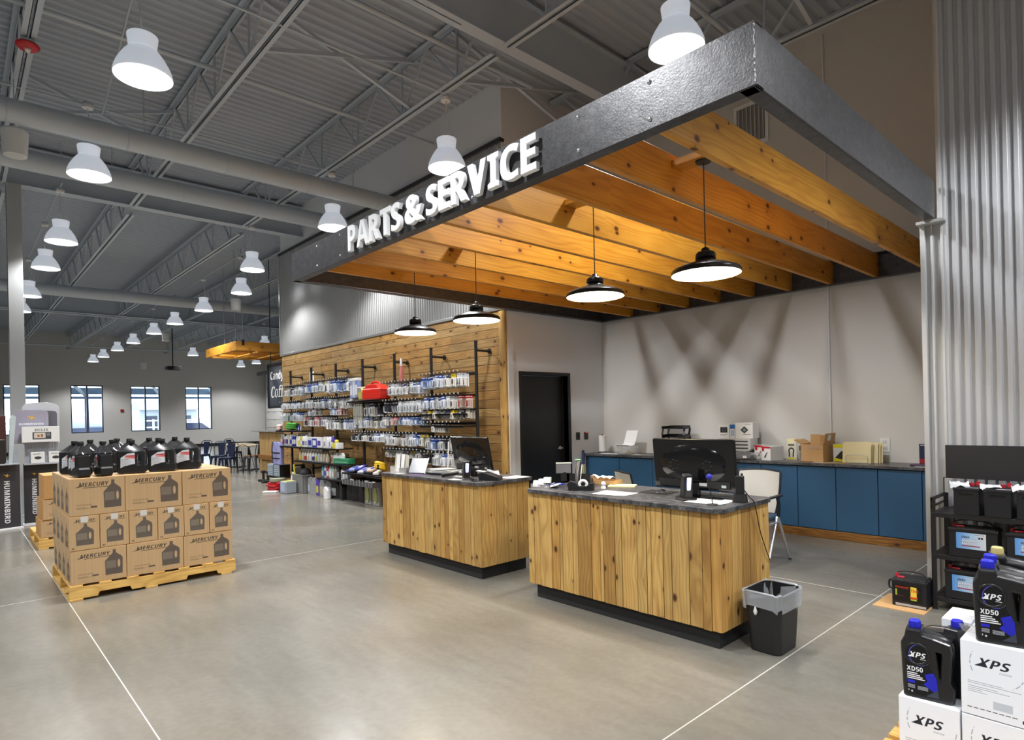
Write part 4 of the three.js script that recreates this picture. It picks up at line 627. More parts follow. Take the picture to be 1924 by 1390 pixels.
{ const f = thing('file_folders', 'stack of cream file folders standing against the wall', 'folders', [-2.55, BT, -7.9], 0.05); const cr = lin(0.76, 0.66, 0.38, 0.75); for (let i = 0; i < 6; i++) part(f, 'folder', mv(extr(shapeOf([[-0.15, 0], [0.15, 0], [0.15, 0.225 + 0.012 * (i % 2)], [0.02, 0.225 + 0.012 * (i % 2)], [0.0, 0.243], [-0.14, 0.243], [-0.15, 0.23]]), 0.004), 0.0 + i * 0.012 * (i > 2 ? 1.6 : 0.6), 0.0, 0.09 - i * 0.022, 0, -0.13), cr); part(f, 'wire_rack', [rod([-0.1, 0.006, 0.12], [0.12, 0.006, 0.12], 0.003), rod([-0.1, 0.006, -0.1], [0.12, 0.006, -0.1], 0.003), tube([[-0.1, 0.006, 0.12], [-0.1, 0.08, 0.125], [0.12, 0.08, 0.125], [0.12, 0.006, 0.12]], 0.003, 20, 6)], M.silver); }
sheet('brown envelopes flat before the open carton', [-2.72, BT, -7.66], 0.25, 0.28, 0.16, lin(0.45, 0.3, 0.14, 0.8), 'envelope', 'envelope', 2);
sheet('white sheet half under the brown envelopes', [-2.86, BT, -7.7], 0.1, 0.24, 0.14, M.paper, 'paper');
{ const b = printed(96, 160, (g, w, h) => { g.fillStyle = '#f1f1ef'; g.fillRect(0, 0, w, h); g.fillStyle = '#20304f'; g.fillRect(0, 0, 40, h); g.fillStyle = '#9c1f2a'; g.fillRect(0, 112, 40, 34); g.fillStyle = '#eee'; g.fillRect(6, 8, 28, 6); g.beginPath(); g.arc(62, 66, 34, 0, 7); g.fillStyle = '#f6f6f6'; g.fill(); g.strokeStyle = '#6b6f78'; g.lineWidth = 5; for (let i = 0; i < 10; i++) { g.beginPath(); g.moveTo(62 + 12 * Math.cos(i * 0.628), 66 + 12 * Math.sin(i * 0.628)); g.lineTo(62 + 28 * Math.cos(i * 0.628), 66 + 28 * Math.sin(i * 0.628)); g.stroke(); } }); carton('product_box', 'navy and white box with round emblem at the right end of the worktop', [-1.83, BT, -7.86], 0.1, 0.18, 0.24, 0.08, M.white, b); }
{ const c = thing('sunglass_case', 'dark flat case lying before the navy box at the worktop end', 'case', [-1.86, BT, -7.66], 0.05); part(c, 'case_body', rbox(0.2, 0.022, 0.09, 0.01, 0, 0.016, 0, 2), lin(0.05, 0.02, 0.06, 0.4)); part(c, 'paper_under', rbox(0.16, 0.002, 0.1, 0.0005, 0.03, 0.002, 0.03), M.paper); }
{ const o = thing('wall_outlet', 'white wall outlet plate above the worktop', 'outlet', [-2.327, 1.085, ZB]); part(o, 'cover_plate', rbox(0.105, 0.16, 0.008, 0.003, 0, 0, 0.004), M.white); for (const y of [-0.035, 0.035]) { part(o, 'socket', rbox(0.05, 0.05, 0.004, 0.002, 0, y, 0.009), lin(0.7, 0.7, 0.7)); part(o, 'slot', [ext(-0.012, -0.008, y - 0.01, y + 0.01, 0.0105, 0.012), ext(0.008, 0.012, y - 0.01, y + 0.01, 0.0105, 0.012)], M.black); } }
for (const [z, l, red] of [[-7.42, 'black wall switch plate nearest the door', 0], [-7.62, 'black wall device with red light near the corner', 1]]) { const s = thing('wall_switch', l, 'switch', [XD, 1.17, z], Math.PI / 2); part(s, 'switch_plate', rbox(0.085, 0.125, 0.02, 0.008, 0, 0, 0.01, 2), M.black); if (red) part(s, 'indicator', rbox(0.05, 0.012, 0.006, 0.002, 0, 0.052, 0.02), new THREE.MeshStandardMaterial({ color: 0xff5a5a, emissive: 0xff3030, emissiveIntensity: 0.8 })); else part(s, 'rocker', rbox(0.035, 0.06, 0.006, 0.002, 0, 0, 0.021), M.blackMatte); }
// broom leaning in the gap
{ const b = thing('broom', 'blue-handled broom leaning at the left end of the blue cabinets', 'broom', [-6.47, 0, -7.5]); part(b, 'broom_handle', rod([0.02, 0.2, 0.06], [-0.02, 0.92, 0.0], 0.011), M.silver); part(b, 'grip', rod([-0.004, 0.72, 0.015], [-0.02, 0.94, 0.0], 0.02), lin(0.02, 0.03, 0.14, 0.5)); part(b, 'yellow_tag', rod([0.0, 0.58, 0.028], [0.003, 0.7, 0.024], 0.014), lin(0.5, 0.42, 0.1)); part(b, 'brush', mv(extr(shapeOf([[-0.1, 0], [0.1, 0], [0.05, 0.18], [-0.05, 0.18]]), 0.03, 0.004), 0.02, 0.02, 0.05, 0.9), lin(0.04, 0.05, 0.08, 0.9)); }
// guest chair with grey mesh back; second one behind the counter
function chair(label, pos, turn) {
  const c = thing('office_chair', label, 'chair', pos, turn, 'grey-backed chairs behind the counters');
  const W = (v) => 0.19 + 0.035 * Math.sin(v * 2.2), zc = (x) => 1.1 * x * x, top = (u) => 0.42 + 0.025 * (1 - u * u);
  const tri = [], nu = 12, nv = 8, P = (u, v, k) => { const x = u * W(v); return [x, v * top(u), zc(x) + k]; };
  for (const k of [0, -0.014]) for (let i = 0; i < nu; i++) for (let j = 0; j < nv; j++) { const q = [[i, j], [i + 1, j], [i + 1, j + 1], [i, j + 1]].map(([a, e]) => P(a / nu * 2 - 1, e / nv, k)); const o = k === 0 ? [0, 1, 2, 0, 2, 3] : [0, 2, 1, 0, 3, 2]; for (const m of o) tri.push(...q[m]); }
  const bg = new THREE.BufferGeometry(); bg.setAttribute("position", new THREE.Float32BufferAttribute(tri, 3)); bg.computeVertexNormals();
  part(c, 'backrest', mv(bg, 0, 0.47, -0.24, 0, -0.18), lin(0.56, 0.55, 0.51, 0.8));
  const edge = []; for (let j = 0; j <= 8; j++) edge.push(P(1, j / 8, -0.007)); for (let i = 1; i <= 12; i++) edge.push(P(1 - i / 6, 1, -0.007)); for (let j = 1; j <= 8; j++) edge.push(P(-1, 1 - j / 8, -0.007));
  part(c, 'back_frame', mv(tube(edge, 0.011, 60, 6), 0, 0.47, -0.24, 0, -0.18), lin(0.012, 0.014, 0.025, 0.4));
  part(c, 'seat', rbox(0.46, 0.05, 0.45, 0.02, 0, 0.445, 0.02, 2), lin(0.02, 0.06, 0.11, 0.9));
  for (const s of [-1, 1]) { part(c, 'armrest', [rbox(0.045, 0.022, 0.3, 0.009, s * 0.27, 0.67, 0.0), tube([[s * 0.27, 0.66, -0.06], [s * 0.275, 0.58, -0.08], [s * 0.26, 0.46, -0.1]], 0.017, 10, 8)], lin(0.012, 0.014, 0.025, 0.4)); part(c, 'leg', rod([s * 0.255, 0.46, -0.1], [s * 0.285, 0.012, -0.3], 0.0145), M.silver); part(c, 'leg', rod([s * 0.255, 0.46, -0.08], [s * 0.285, 0.012, 0.24], 0.0145), M.silver); part(c, 'foot', cyl(0.017, 0.017, 0.014, s * 0.285, 0, -0.3, 10), M.black); part(c, 'foot', cyl(0.017, 0.017, 0.014, s * 0.285, 0, 0.24, 10), M.black); part(c, 'side_rail', rod([s * 0.26, 0.41, -0.12], [s * 0.26, 0.41, 0.12], 0.011), M.silver); }
  return c;
}
{ const c = chair('grey-backed office chair behind the nearer counter, at its right end', [-2.975, 0, -5.99], 0.03); copy(c, [-3.95, 0, -5.6], 2.6, 'grey-backed office chair mostly hidden behind the nearer monitor'); }
{ const b = thing('paper_box', 'open pinkish box with white papers on the floor by the cabinets', 'cardboard box', [-3.42, 0, -7.15], 0.05); const m = lin(0.58, 0.46, 0.44, 0.8); part(b, 'box_body', [ext(-0.125, 0.125, 0, 0.004, -0.09, 0.09), ext(-0.125, 0.125, 0, 0.24, 0.086, 0.09), ext(-0.125, 0.125, 0, 0.24, -0.09, -0.086), ext(-0.125, -0.121, 0, 0.24, -0.09, 0.09), ext(0.121, 0.125, 0, 0.24, -0.09, 0.09)], m); part(b, 'paper_stack', mv(rbox(0.16, 0.16, 0.1, 0.003, -0.02, 0.24, 0), 0, 0, 0), M.paper); part(b, 'flap', mv(ext(0, 0.004, 0, 0.09, -0.08, 0.08), 0.121, 0.24, 0, 0, 0, -0.3), M.board); }
// ---------------------------------------------------------------- merchandise wall: black pipe uprights, hook bars, shelves
const POLES = [-13.46, -12.385, -11.264, -10.197, -9.086, -7.992, -6.868], ZPOLE = -5.62, YTOP = 2.62;
const BAYS = ['leftmost bay', 'second bay from left', 'third bay from left', 'fourth bay from left', 'bay left of the last', 'rightmost bay'];
const bays = POLES.slice(0, 6).map((a, i) => [a, POLES[i + 1]]);
// hook rows per bay: height of the bar
const ROWS = [
  [2.24, 1.9, 1.69],
  [2.27, 1.94, 1.74, 1.58],
  [2.28, 1.92, 1.74, 1.52],
  [1.8, 1.55, 1.27],
  [2.1, 1.8, 1.54, 1.26, 1.0],
  [2.16, 1.84, 1.63, 1.43, 1.21, 0.98]];
{
  const d = thing('display_rack', 'black pipe rack with hook bars and shelves fixed to the timber wall', 'rack', [0, 0, 0]);
  for (const x of POLES) { const p = part(d, 'upright', [rod([x, 0.012, ZPOLE], [x, YTOP, ZPOLE], 0.024, 14), cyl(0.045, 0.045, 0.012, x, 0, ZPOLE, 16)], M.blackSteel); part(p, 'end_cap', cyl(0.027, 0.027, 0.02, x, YTOP - 0.01, ZPOLE, 14), M.blackSteel); for (const y of [2.49, 0.5]) part(p, 'wall_bracket', [rod([x, y, ZPOLE], [x, y, ZW + 0.03], 0.018, 12), mv(cyl(0.04, 0.04, 0.014, 0, 0, 0, 18), x, y, ZW + 0.03, 0, Math.PI / 2)], M.blackSteel); }
  const hooks = [], tags = [];
  ROWS.forEach((rows, b) => { const [x0, x1] = bays[b]; for (const y of rows) { part(d, 'hook_bar', rext(x0 + 0.02, x1 - 0.02, y - 0.02, y + 0.02, ZPOLE - 0.015, ZPOLE + 0.012), M.blackSteel); for (let x = x0 + 0.08; x < x1 - 0.03; x += 0.098) { hooks.push(rod([x, y, ZPOLE], [x, y + 0.015, ZPOLE + 0.27], 0.0035, 5)); hooks.push(rod([x, y + 0.03, ZPOLE], [x, y + 0.035, ZPOLE + 0.29], 0.003, 5)); tags.push(rbox(0.028, 0.022, 0.002, 0.0008, x, y + 0.03, ZPOLE + 0.293)); } } });
  part(d, 'hooks', hooks, M.blackSteel).userData.kind = 'stuff'; part(d, 'price_tags', tags, lin(0.5, 0.5, 0.48, 0.5)).userData.kind = 'stuff';
  const shelf = (x0, x1, y, depth, label) => { part(d, 'shelf', [rext(x0, x1, y - 0.022, y, ZPOLE - 0.02, ZPOLE + depth), rext(x0, x1, y - 0.03, y - 0.004, ZPOLE + depth - 0.006, ZPOLE + depth)], M.blackSteel, label); };
  shelf(-13.62, -12.4, 1.3, 0.3); shelf(-14.15, -13.2, 0.27, 0.34); shelf(-13.6, -10.66, 0.966, 0.32); shelf(-12.62, -10.3, 0.676, 0.32); shelf(-11.5, -10.2, 0.383, 0.34); shelf(-10.27, -9.1, 1.85, 0.3); shelf(-9.1, -7.95, 1.03, 0.28); shelf(-8.0, -6.9, 1.58, 0.26); shelf(-8.0, -6.9, 1.4, 0.24);
  shelf(-10.4, -9.0, 0.55, 0.36, 'sloped bin shelf of loose bags');
}
// twelve printed cards on one atlas
function drawCard(g, x0, bg, head, prod, accent, seed) { const r = rngOf(seed); g.save(); g.translate(x0, 0); g.beginPath(); g.rect(0, 0, 64, 128); g.clip(); const w = 64, h = 128; g.fillStyle = bg; g.fillRect(0, 0, w, h); g.fillStyle = head; g.fillRect(0, 0, w, 26 + 12 * r()); g.fillStyle = accent; g.fillRect(6, 8, 30 + 20 * r(), 7); g.fillStyle = prod; g.beginPath(); const k = r(); if (k < 0.35) { g.ellipse(32, 78, 15, 30, 0, 0, 7); } else if (k < 0.7) { g.rect(17, 48, 30, 62); } else { g.moveTo(12, 112); g.lineTo(28, 46); g.lineTo(40, 46); g.lineTo(54, 112); } g.fill(); g.fillStyle = 'rgba(255,255,255,0.55)'; g.fillRect(20, 52, 5, 44); g.fillStyle = '#777'; g.fillRect(8, 116, 34, 3); g.fillStyle = '#f4f4f4'; g.fillRect(44, 108, 14, 12); g.restore(); }
const CARDS = [
  ['white', '#e9eaec', '#c7cbd3', '#585c66', '#3a4358'], ['white and blue', '#dfe4ee', '#33539c', '#8d95a5', '#ffffff'], ['white and grey', '#d9d9d6', '#9a9a9a', '#3b3b3e', '#222'], ['blue', '#7e97c4', '#27458e', '#d5dae4', '#fff'],
  ['dark', '#3a3c42', '#1e1f23', '#8f9299', '#ddd'], ['white and black', '#e2e2df', '#1d1d20', '#6c6e73', '#eee'], ['white and yellow', '#e8e6da', '#dfc81f', '#45474c', '#333'], ['red', '#d9c9c6', '#b01f26', '#8e2c2c', '#fff'],
  ['clear', '#c9ced2', '#e7eaec', '#7b828c', '#5c6370'], ['white and purple', '#dcd8e4', '#4a3f7d', '#6f6b80', '#fff'], ['pale green', '#ccd3c8', '#74856c', '#e4e6e0', '#2b3328'], ['yellow', '#e0cd4c', '#c9a90f', '#3d3a2a', '#222']
];
const cardMat = new THREE.MeshStandardMaterial({ roughness: 0.35, map: canvasTex(768, 128, (g) => CARDS.forEach(([n, ...c], i) => drawCard(g, i * 64, ...c, 300 + i))) });
// pack geometry: hang card plus raised blister; z forward, hung from y = 0 down
function packGeo(w, h, d, k) {
  const card = new THREE.BoxGeometry(w, h, 0.003), bl = new RoundedBoxGeometry(w * 0.72, h * 0.62, d, 1, 0.006);
  const put = (g, x, y, z) => { const p = g.attributes.position, uv = new Float32Array(p.count * 2); g.translate(x, y, z); for (let i = 0; i < p.count; i++) { uv[2 * i] = (k + Math.min(0.97, Math.max(0.03, p.getX(i) / w + 0.5))) / 12; uv[2 * i + 1] = Math.min(0.99, Math.max(0.01, p.getY(i) / h + 1)); } g.setAttribute('uv', new THREE.BufferAttribute(uv, 2)); return g; };
  const a = put(card, 0, -h / 2, 0).toNonIndexed(), b = put(bl, 0, -h * 0.63, d / 2); return merged([a, b]);
}
const DIM = { small: [0.075, 0.13, 0.03], medium: [0.085, 0.19, 0.035], large: [0.12, 0.24, 0.045], round: [0.09, 0.15, 0.06] }, PACKS = {};
const pack = (size, k) => (PACKS[size + k] ??= packGeo(...DIM[size], k));
const behind = [];
const HOOKROW = ['top', 'second', 'third', 'fourth', 'fifth', 'lowest'];
const HOOK = [
  [['5524482811', 'medium'], ['08022881058', 'small'], ['28188812', 'medium']],
  [['4431110866', 'medium'], ['80826088210', 'medium'], ['1022', 'small'], ['7725079952', 'medium']],
  [['0113308', 'large'], ['8822228', 'medium'], ['31277', 'small'], ['08558101', 'medium']],
  [['52154', 'large'], ['8880120528', 'medium'], ['4452018', 'round']],
  [['0502258110', 'medium'], ['4444888880', 'medium'], ['0773311333', 'small'], ['085208136', 'medium'], ['0880886612', 'small']],
  [['3333811856500', 'medium'], ['3311118277', 'medium'], ['2602222622', 'small'], ['555', 'small'], ['0331588076', 'medium'], ['4081028', 'medium']]];
HOOK.forEach((rows, b) => rows.forEach(([seq, size], r) => {
  const [x0, x1] = bays[b], y = ROWS[b][r], n = seq.length, start = seq.length < 6 ? R(0.1, 0.3) : 0;
  for (let i = 0; i < n; i++) {
    const ci = parseInt(seq[i], 12), c = { n: CARDS[ci][0] }; const step = n < 6 ? (size === 'large' ? 0.14 : 0.098) : (x1 - x0 - 0.12) / Math.max(1, n - 1); const x = x0 + 0.07 + start + i * step; if (x > x1 - 0.04) break;
    // a peg holds two or three alike packs: the front one hangs forward
    const z = ZPOLE + R(0.12, 0.24); const h = size;
    single('hanging_pack', `${c.n} carded pack, ${ORD[i] ?? 'last'} from left, ${HOOKROW[r]} hook row, ${BAYS[b]}`, 'package', pack(h, ci), cardMat, `packs on the ${HOOKROW[r]} hook row, ${BAYS[b]}`, [x, y - 0.004 + R(-0.004, 0.004), z], R(-0.25, 0.25));
    for (const dz of [0.05, 0.1]) if (z - dz > ZPOLE + 0.03) behind.push(mv(pack(h, ci).clone(), x + R(-0.012, 0.012), y - 0.006 + R(-0.006, 0.004), z - dz, R(-0.3, 0.3)));
    if (n >= 6 && i + 1 < n) { const k2 = pick([0, 1, 2, 8, 4, 5, ci]); behind.push(mv(pack(h === 'large' ? 'medium' : h, k2).clone(), x + step / 2, y - 0.008 + R(-0.01, 0.004), ZPOLE + R(0.06, 0.2), R(-0.3, 0.3))); }
  }
}));
{ const o = single('hanging_packs', 'crowd of carded packs hanging behind the front ones on the hooks', 'packages', behind, cardMat); o.userData.kind = 'stuff'; }
// red fuel can on the shelf
{
  const c = thing('fuel_can', 'red plastic fuel can with yellow spout on the fourth bay shelf', 'fuel can', [-9.42, 1.85, -5.42], 0.1); const red = lin(0.62, 0.022, 0.012, 0.35);
  part(c, 'can_body', [rbox(0.5, 0.2, 0.26, 0.035, 0.04, 0.1, 0, 3), mv(extr(shapeOf([[-0.25, 0], [0.25, 0], [0.12, 0.07], [-0.12, 0.07]]), 0.16, 0.02), 0.04, 0.18, -0.08)], red);
  part(c, 'can_handle', tube([[-0.1, 0.24, 0], [-0.06, 0.3, 0], [0.12, 0.3, 0], [0.18, 0.25, 0]], 0.018, 18, 8), red); part(c, 'side_rib', [rbox(0.03, 0.17, 0.27, 0.008, -0.1, 0.1, 0), rbox(0.03, 0.17, 0.27, 0.008, 0.17, 0.1, 0)], red); part(c, 'spout', mv(lathe([[0, 0], [0.06, 0], [0.055, 0.05], [0.022, 0.09], [0.018, 0.14], [0, 0.14]], 16), -0.21, 0.12, 0.05, 0, 0, 0.9), lin(0.7, 0.5, 0.02, 0.4));
}
// white bucket stack and tub beside the can
{ const t = thing('parts_tub', 'clear tub with yellow contents beside the red fuel can', 'tub', [-9.82, 1.85, -5.44]); part(t, 'tub_body', lathe([[0, 0], [0.1, 0], [0.115, 0.2], [0.118, 0.22], [0, 0.22]], 24), lin(0.45, 0.45, 0.36, 0.4)); part(t, 'tub_lid', cyl(0.122, 0.122, 0.022, 0, 0.22, 0, 24), M.white); part(t, 'label', lathe([[0.106, 0.03], [0.1165, 0.15]], 24), lin(0.62, 0.52, 0.12, 0.5)); }
for (let i = 0; i < 3; i++) { const p = thing('fender_pack', `tall blue and white fender pack, ${ORD[i]} of three left of the tub`, 'package', [-10.2 + i * 0.115, 1.9, -5.42 + 0.01 * i], 0.05, 'tall fender packs'); part(p, 'pack_body', rbox(0.1, 0.33, 0.08, 0.02, 0, 0.165, 0, 2), [lin(0.3, 0.36, 0.6, 0.4), lin(0.55, 0.58, 0.66, 0.4), lin(0.2, 0.27, 0.52, 0.4)][i]); part(p, 'header', rbox(0.104, 0.05, 0.084, 0.006, 0, 0.34, 0), M.white); part(p, 'print', panel(0.06, 0.18, 0, 0.15, 0.041), lin(0.75, 0.76, 0.8)); }
for (let i = 0; i < 4; i++) { const p = thing('filter_tube', `long pale tube pack, ${ORD[i]} of four under the fuel can shelf`, 'package', [-10.14 + i * 0.08, 1.42, -5.42], 0, 'long pale tubes'); part(p, 'tube', lathe([[0, 0], [0.03, 0], [0.032, 0.32], [0.02, 0.345], [0, 0.345]], 14), lin(0.55, 0.57, 0.5, 0.4)); part(p, 'cap', cyl(0.022, 0.022, 0.03, 0, 0.345, 0, 12), M.white); }
single('notice_sheet', 'white notice pinned on the boards between the first two uprights', 'notice', rbox(0.21, 0.27, 0.002, 0.0005, 0, 0, 0), M.paper, undefined, [-12.96, 2.46, ZW + 0.02]);
{ const f = thing('flag_bundle', 'rolled red and white flag bundle beside the fifth upright', 'flag', [-9.0, 2.12, -5.7]); part(f, 'flag_roll', [lathe([[0, 0], [0.035, 0.02], [0.03, 0.24], [0.012, 0.36], [0, 0.4]], 12)], lin(0.6, 0.2, 0.18, 0.7)); part(f, 'white_tip', lathe([[0, 0.3], [0.026, 0.3], [0.016, 0.42], [0, 0.44]], 12), M.white); }
// bottles
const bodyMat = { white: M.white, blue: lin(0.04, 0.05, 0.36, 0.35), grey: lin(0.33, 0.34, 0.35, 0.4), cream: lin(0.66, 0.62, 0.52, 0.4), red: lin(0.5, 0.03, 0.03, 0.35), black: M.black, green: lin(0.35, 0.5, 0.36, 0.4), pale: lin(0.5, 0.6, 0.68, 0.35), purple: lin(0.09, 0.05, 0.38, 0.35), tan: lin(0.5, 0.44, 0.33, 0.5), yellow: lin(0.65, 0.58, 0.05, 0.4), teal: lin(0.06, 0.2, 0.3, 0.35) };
const capMat = { white: M.white, black: M.black, red: lin(0.5, 0.03, 0.03, 0.4), blue: lin(0.03, 0.06, 0.35, 0.4), yellow: lin(0.6, 0.5, 0.05, 0.4) };
const labelMat = (c) => bodyMat[c] ?? M.white;
function bottle(kind, body, cap, lab, label, group, pos, s = 1) {
  const b = thing(kind === 'spray' ? 'spray_bottle' : kind === 'can' ? 'aerosol_can' : kind === 'jug' ? 'oil_jug' : 'oil_bottle', label, 'bottle', pos, R(-0.3, 0.3), group);
  const S = (g) => (s === 1 ? g : g.scale(s, s, s));
  if (kind === 'can') { part(b, 'can_body', S(lathe([[0, 0], [0.032, 0], [0.033, 0.004], [0.033, 0.17], [0.028, 0.186], [0.02, 0.192], [0, 0.192]], 16)), bodyMat[body]); part(b, 'cap', S(lathe([[0, 0.19], [0.024, 0.19], [0.025, 0.225], [0.02, 0.235], [0, 0.235]], 14)), capMat[cap]); part(b, 'label', S(lathe([[0.0335, 0.04], [0.0335, 0.13]], 16)), labelMat(lab)); }
  else if (kind === 'spray') { part(b, 'bottle_body', S(lathe([[0, 0], [0.038, 0], [0.04, 0.006], [0.04, 0.11], [0.03, 0.15], [0.014, 0.185], [0.013, 0.21], [0, 0.21]], 18)), bodyMat[body]); part(b, 'trigger', [S(mv(rbox(0.024, 0.03, 0.075, 0.006), 0, 0.225, 0.012)), S(mv(rbox(0.012, 0.045, 0.01, 0.003), 0, 0.2, 0.036, 0, 0.35))], capMat[cap]); part(b, 'label', S(lathe([[0.0408, 0.02], [0.0408, 0.095]], 18)), labelMat(lab)); }
  else if (kind === 'jug') { const sh = new THREE.Shape([[-0.08, 0.008], [-0.072, 0], [0.072, 0], [0.08, 0.008], [0.08, 0.19], [0.05, 0.235], [-0.02, 0.262], [-0.055, 0.262], [-0.08, 0.2]].map(([x, y]) => new THREE.Vector2(x, y))); const hole = new THREE.Path([[0.032, 0.1], [0.056, 0.1], [0.056, 0.18], [0.036, 0.2], [0.032, 0.19]].map(([x, y]) => new THREE.Vector2(x, y))); sh.holes.push(hole); part(b, 'jug_body', S(mv(extr(sh, 0.075, 0.012), 0, 0.004, -0.037)), bodyMat[body]); part(b, 'cap', S(cyl(0.021, 0.021, 0.028, -0.037, 0.262, 0, 14)), capMat[cap]); part(b, 'label', S(panel(0.095, 0.12, -0.026, 0.105, 0.0512)), labelMat(lab)); }
  else { part(b, 'bottle_body', S(mv(extr(shapeOf([[-0.045, 0.006], [-0.04, 0], [0.04, 0], [0.045, 0.006], [0.045, 0.15], [0.014, 0.21], [-0.014, 0.21], [-0.045, 0.15]]), 0.04, 0.008), 0, 0.003, -0.02)), bodyMat[body]); part(b, 'cap', S(cyl(0.014, 0.014, 0.026, 0, 0.212, 0, 12)), capMat[cap]); part(b, 'label', S(panel(0.07, 0.09, 0, 0.08, 0.0292)), labelMat(lab)); }
  return b;
}
const row = (kind, y, x0, step, z, cols, where, group, s = 1) => cols.forEach(([b, c, l], i) => bottle(kind, b, c, l, `${b} ${kind === 'can' ? 'spray can' : kind === 'jug' ? 'jug' : kind === 'spray' ? 'spray bottle' : 'bottle'} with ${c} cap, ${ORD[i]} from left ${where}`, group, [x0 + i * step, y, z], s));
row('can', 0.966, -13.5, 0.1, -5.42, [['grey', 'white', 'white'], ['grey', 'white', 'red'], ['white', 'black', 'grey'], ['white', 'white', 'blue'], ['cream', 'white', 'white'], ['white', 'white', 'blue'], ['blue', 'white', 'white'], ['blue', 'white', 'white']], 'front row, upper shelf', 'cans on the upper bottle shelf', 1.1);
row('can', 0.966, -12.9, 0.1, -5.56, [['white', 'white', 'cream'], ['white', 'white', 'blue'], ['blue', 'white', 'white'], ['white', 'white', 'blue'], ['white', 'white', 'blue'], ['white', 'white', 'grey']], 'back row, upper shelf', 'back row cans on the upper bottle shelf', 1.2);
row('bottle', 0.966, -12.62, 0.105, -5.4, [['white', 'black', 'white'], ['white', 'blue', 'yellow'], ['yellow', 'black', 'white'], ['white', 'black', 'blue'], ['white', 'white', 'grey']], 'before the blue boxes, upper shelf', 'bottles on the upper bottle shelf');
for (let i = 0; i < 3; i++) { const p = thing('boxed_pack', `blue and white boxed pack, ${ORD[i]} from left on the upper bottle shelf`, 'box', [-12.0 + i * 0.21, 0.966, -5.44], 0, 'blue boxed packs'); part(p, 'box_body', rbox(0.19, 0.2, 0.12, 0.004, 0, 0.1, 0), [bodyMat.pale, bodyMat.blue, M.white][i]); part(p, 'print', panel(0.14, 0.1, 0, 0.09, 0.061), [bodyMat.blue, M.white, bodyMat.purple][i]); part(p, 'lid_band', rbox(0.192, 0.025, 0.122, 0.003, 0, 0.19, 0), M.white); }
row('bottle', 0.966, -11.36, 0.11, -5.42, [['white', 'black', 'grey'], ['white', 'black', 'white'], ['white', 'blue', 'purple'], ['purple', 'white', 'white']], 'by the third upright, upper shelf', 'bottles near the third upright');
{ const p = thing('sponge_pack', 'yellow and white sponge box at the right end of the upper bottle shelf', 'box', [-10.82, 0.966, -5.4]); part(p, 'box_body', rbox(0.22, 0.11, 0.12, 0.006, 0, 0.055, 0), bodyMat.yellow); part(p, 'white_side', rbox(0.1, 0.112, 0.122, 0.004, 0.075, 0.056, 0), M.white); part(p, 'dark_top', new THREE.SphereGeometry(0.04, 12, 8).scale(1.2, 0.9, 1).translate(-0.03, 0.135, 0), bodyMat.yellow); }
row('spray', 0.676, -12.52, 0.125, -5.42, [['tan', 'black', 'yellow'], ['cream', 'white', 'cream'], ['cream', 'white', 'red'], ['white', 'white', 'cream'], ['white', 'white', 'white'], ['white', 'white', 'blue'], ['cream', 'white', 'yellow'], ['pale', 'white', 'pale'], ['tan', 'white', 'cream'], ['tan', 'black', 'tan'], ['tan', 'black', 'cream']], 'on the middle shelf', 'spray bottles on the middle bottle shelf', 1.08);
row('bottle', 0.676, -11.1, 0.1, -5.44, [['tan', 'white', 'red'], ['white', 'white', 'white'], ['white', 'red', 'white'], ['white', 'white', 'white'], ['white', 'red', 'white']], 'at the middle shelf end', 'small bottles on the middle bottle shelf', 0.95);
{ const p = thing('green_box', 'long green box on the middle shelf right end', 'box', [-10.6, 0.676, -5.42], 0.1); part(p, 'box_body', rbox(0.5, 0.1, 0.16, 0.008, 0, 0.06, 0), lin(0.03, 0.22, 0.1, 0.4)); part(p, 'pale_stripe', rbox(0.4, 0.012, 0.162, 0.003, 0, 0.045, 0), lin(0.4, 0.6, 0.5)); }
row('bottle', 0.383, -11.42, 0.11, -5.4, [['teal', 'black', 'pale'], ['pale', 'white', 'blue'], ['red', 'white', 'white'], ['pale', 'red', 'white'], ['green', 'white', 'white'], ['grey', 'black', 'red'], ['black', 'black', 'grey']], 'on the lowest shelf', 'bottles on the lowest bottle shelf', 1.1);
row('jug', 0.383, -10.62, 0.17, -5.42, [['white', 'white', 'grey'], ['white', 'white', 'pale']], 'at the lowest shelf end', 'white jugs on the lowest shelf', 0.72);
row('jug', 0, -12.12, 0.2, -5.46, [['grey', 'white', 'pale'], ['grey', 'white', 'grey'], ['purple', 'blue', 'yellow'], ['grey', 'yellow', 'tan']], 'on the floor under the shelves', 'jugs on the floor below the shelves', 1.15);
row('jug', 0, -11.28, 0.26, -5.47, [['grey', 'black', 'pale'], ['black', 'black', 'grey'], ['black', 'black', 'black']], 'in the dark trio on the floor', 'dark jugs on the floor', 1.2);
row('jug', 0, -11.1, 0.2, -5.3, [['white', 'white', 'white']], 'standing before the dark trio', undefined, 0.8);
row('jug', 0, -10.5, 0.22, -5.52, [['black', 'black', 'black'], ['black', 'black', 'black'], ['black', 'black', 'black']], 'in the shadow under the shelves', 'black jugs in the shadow', 1.15);
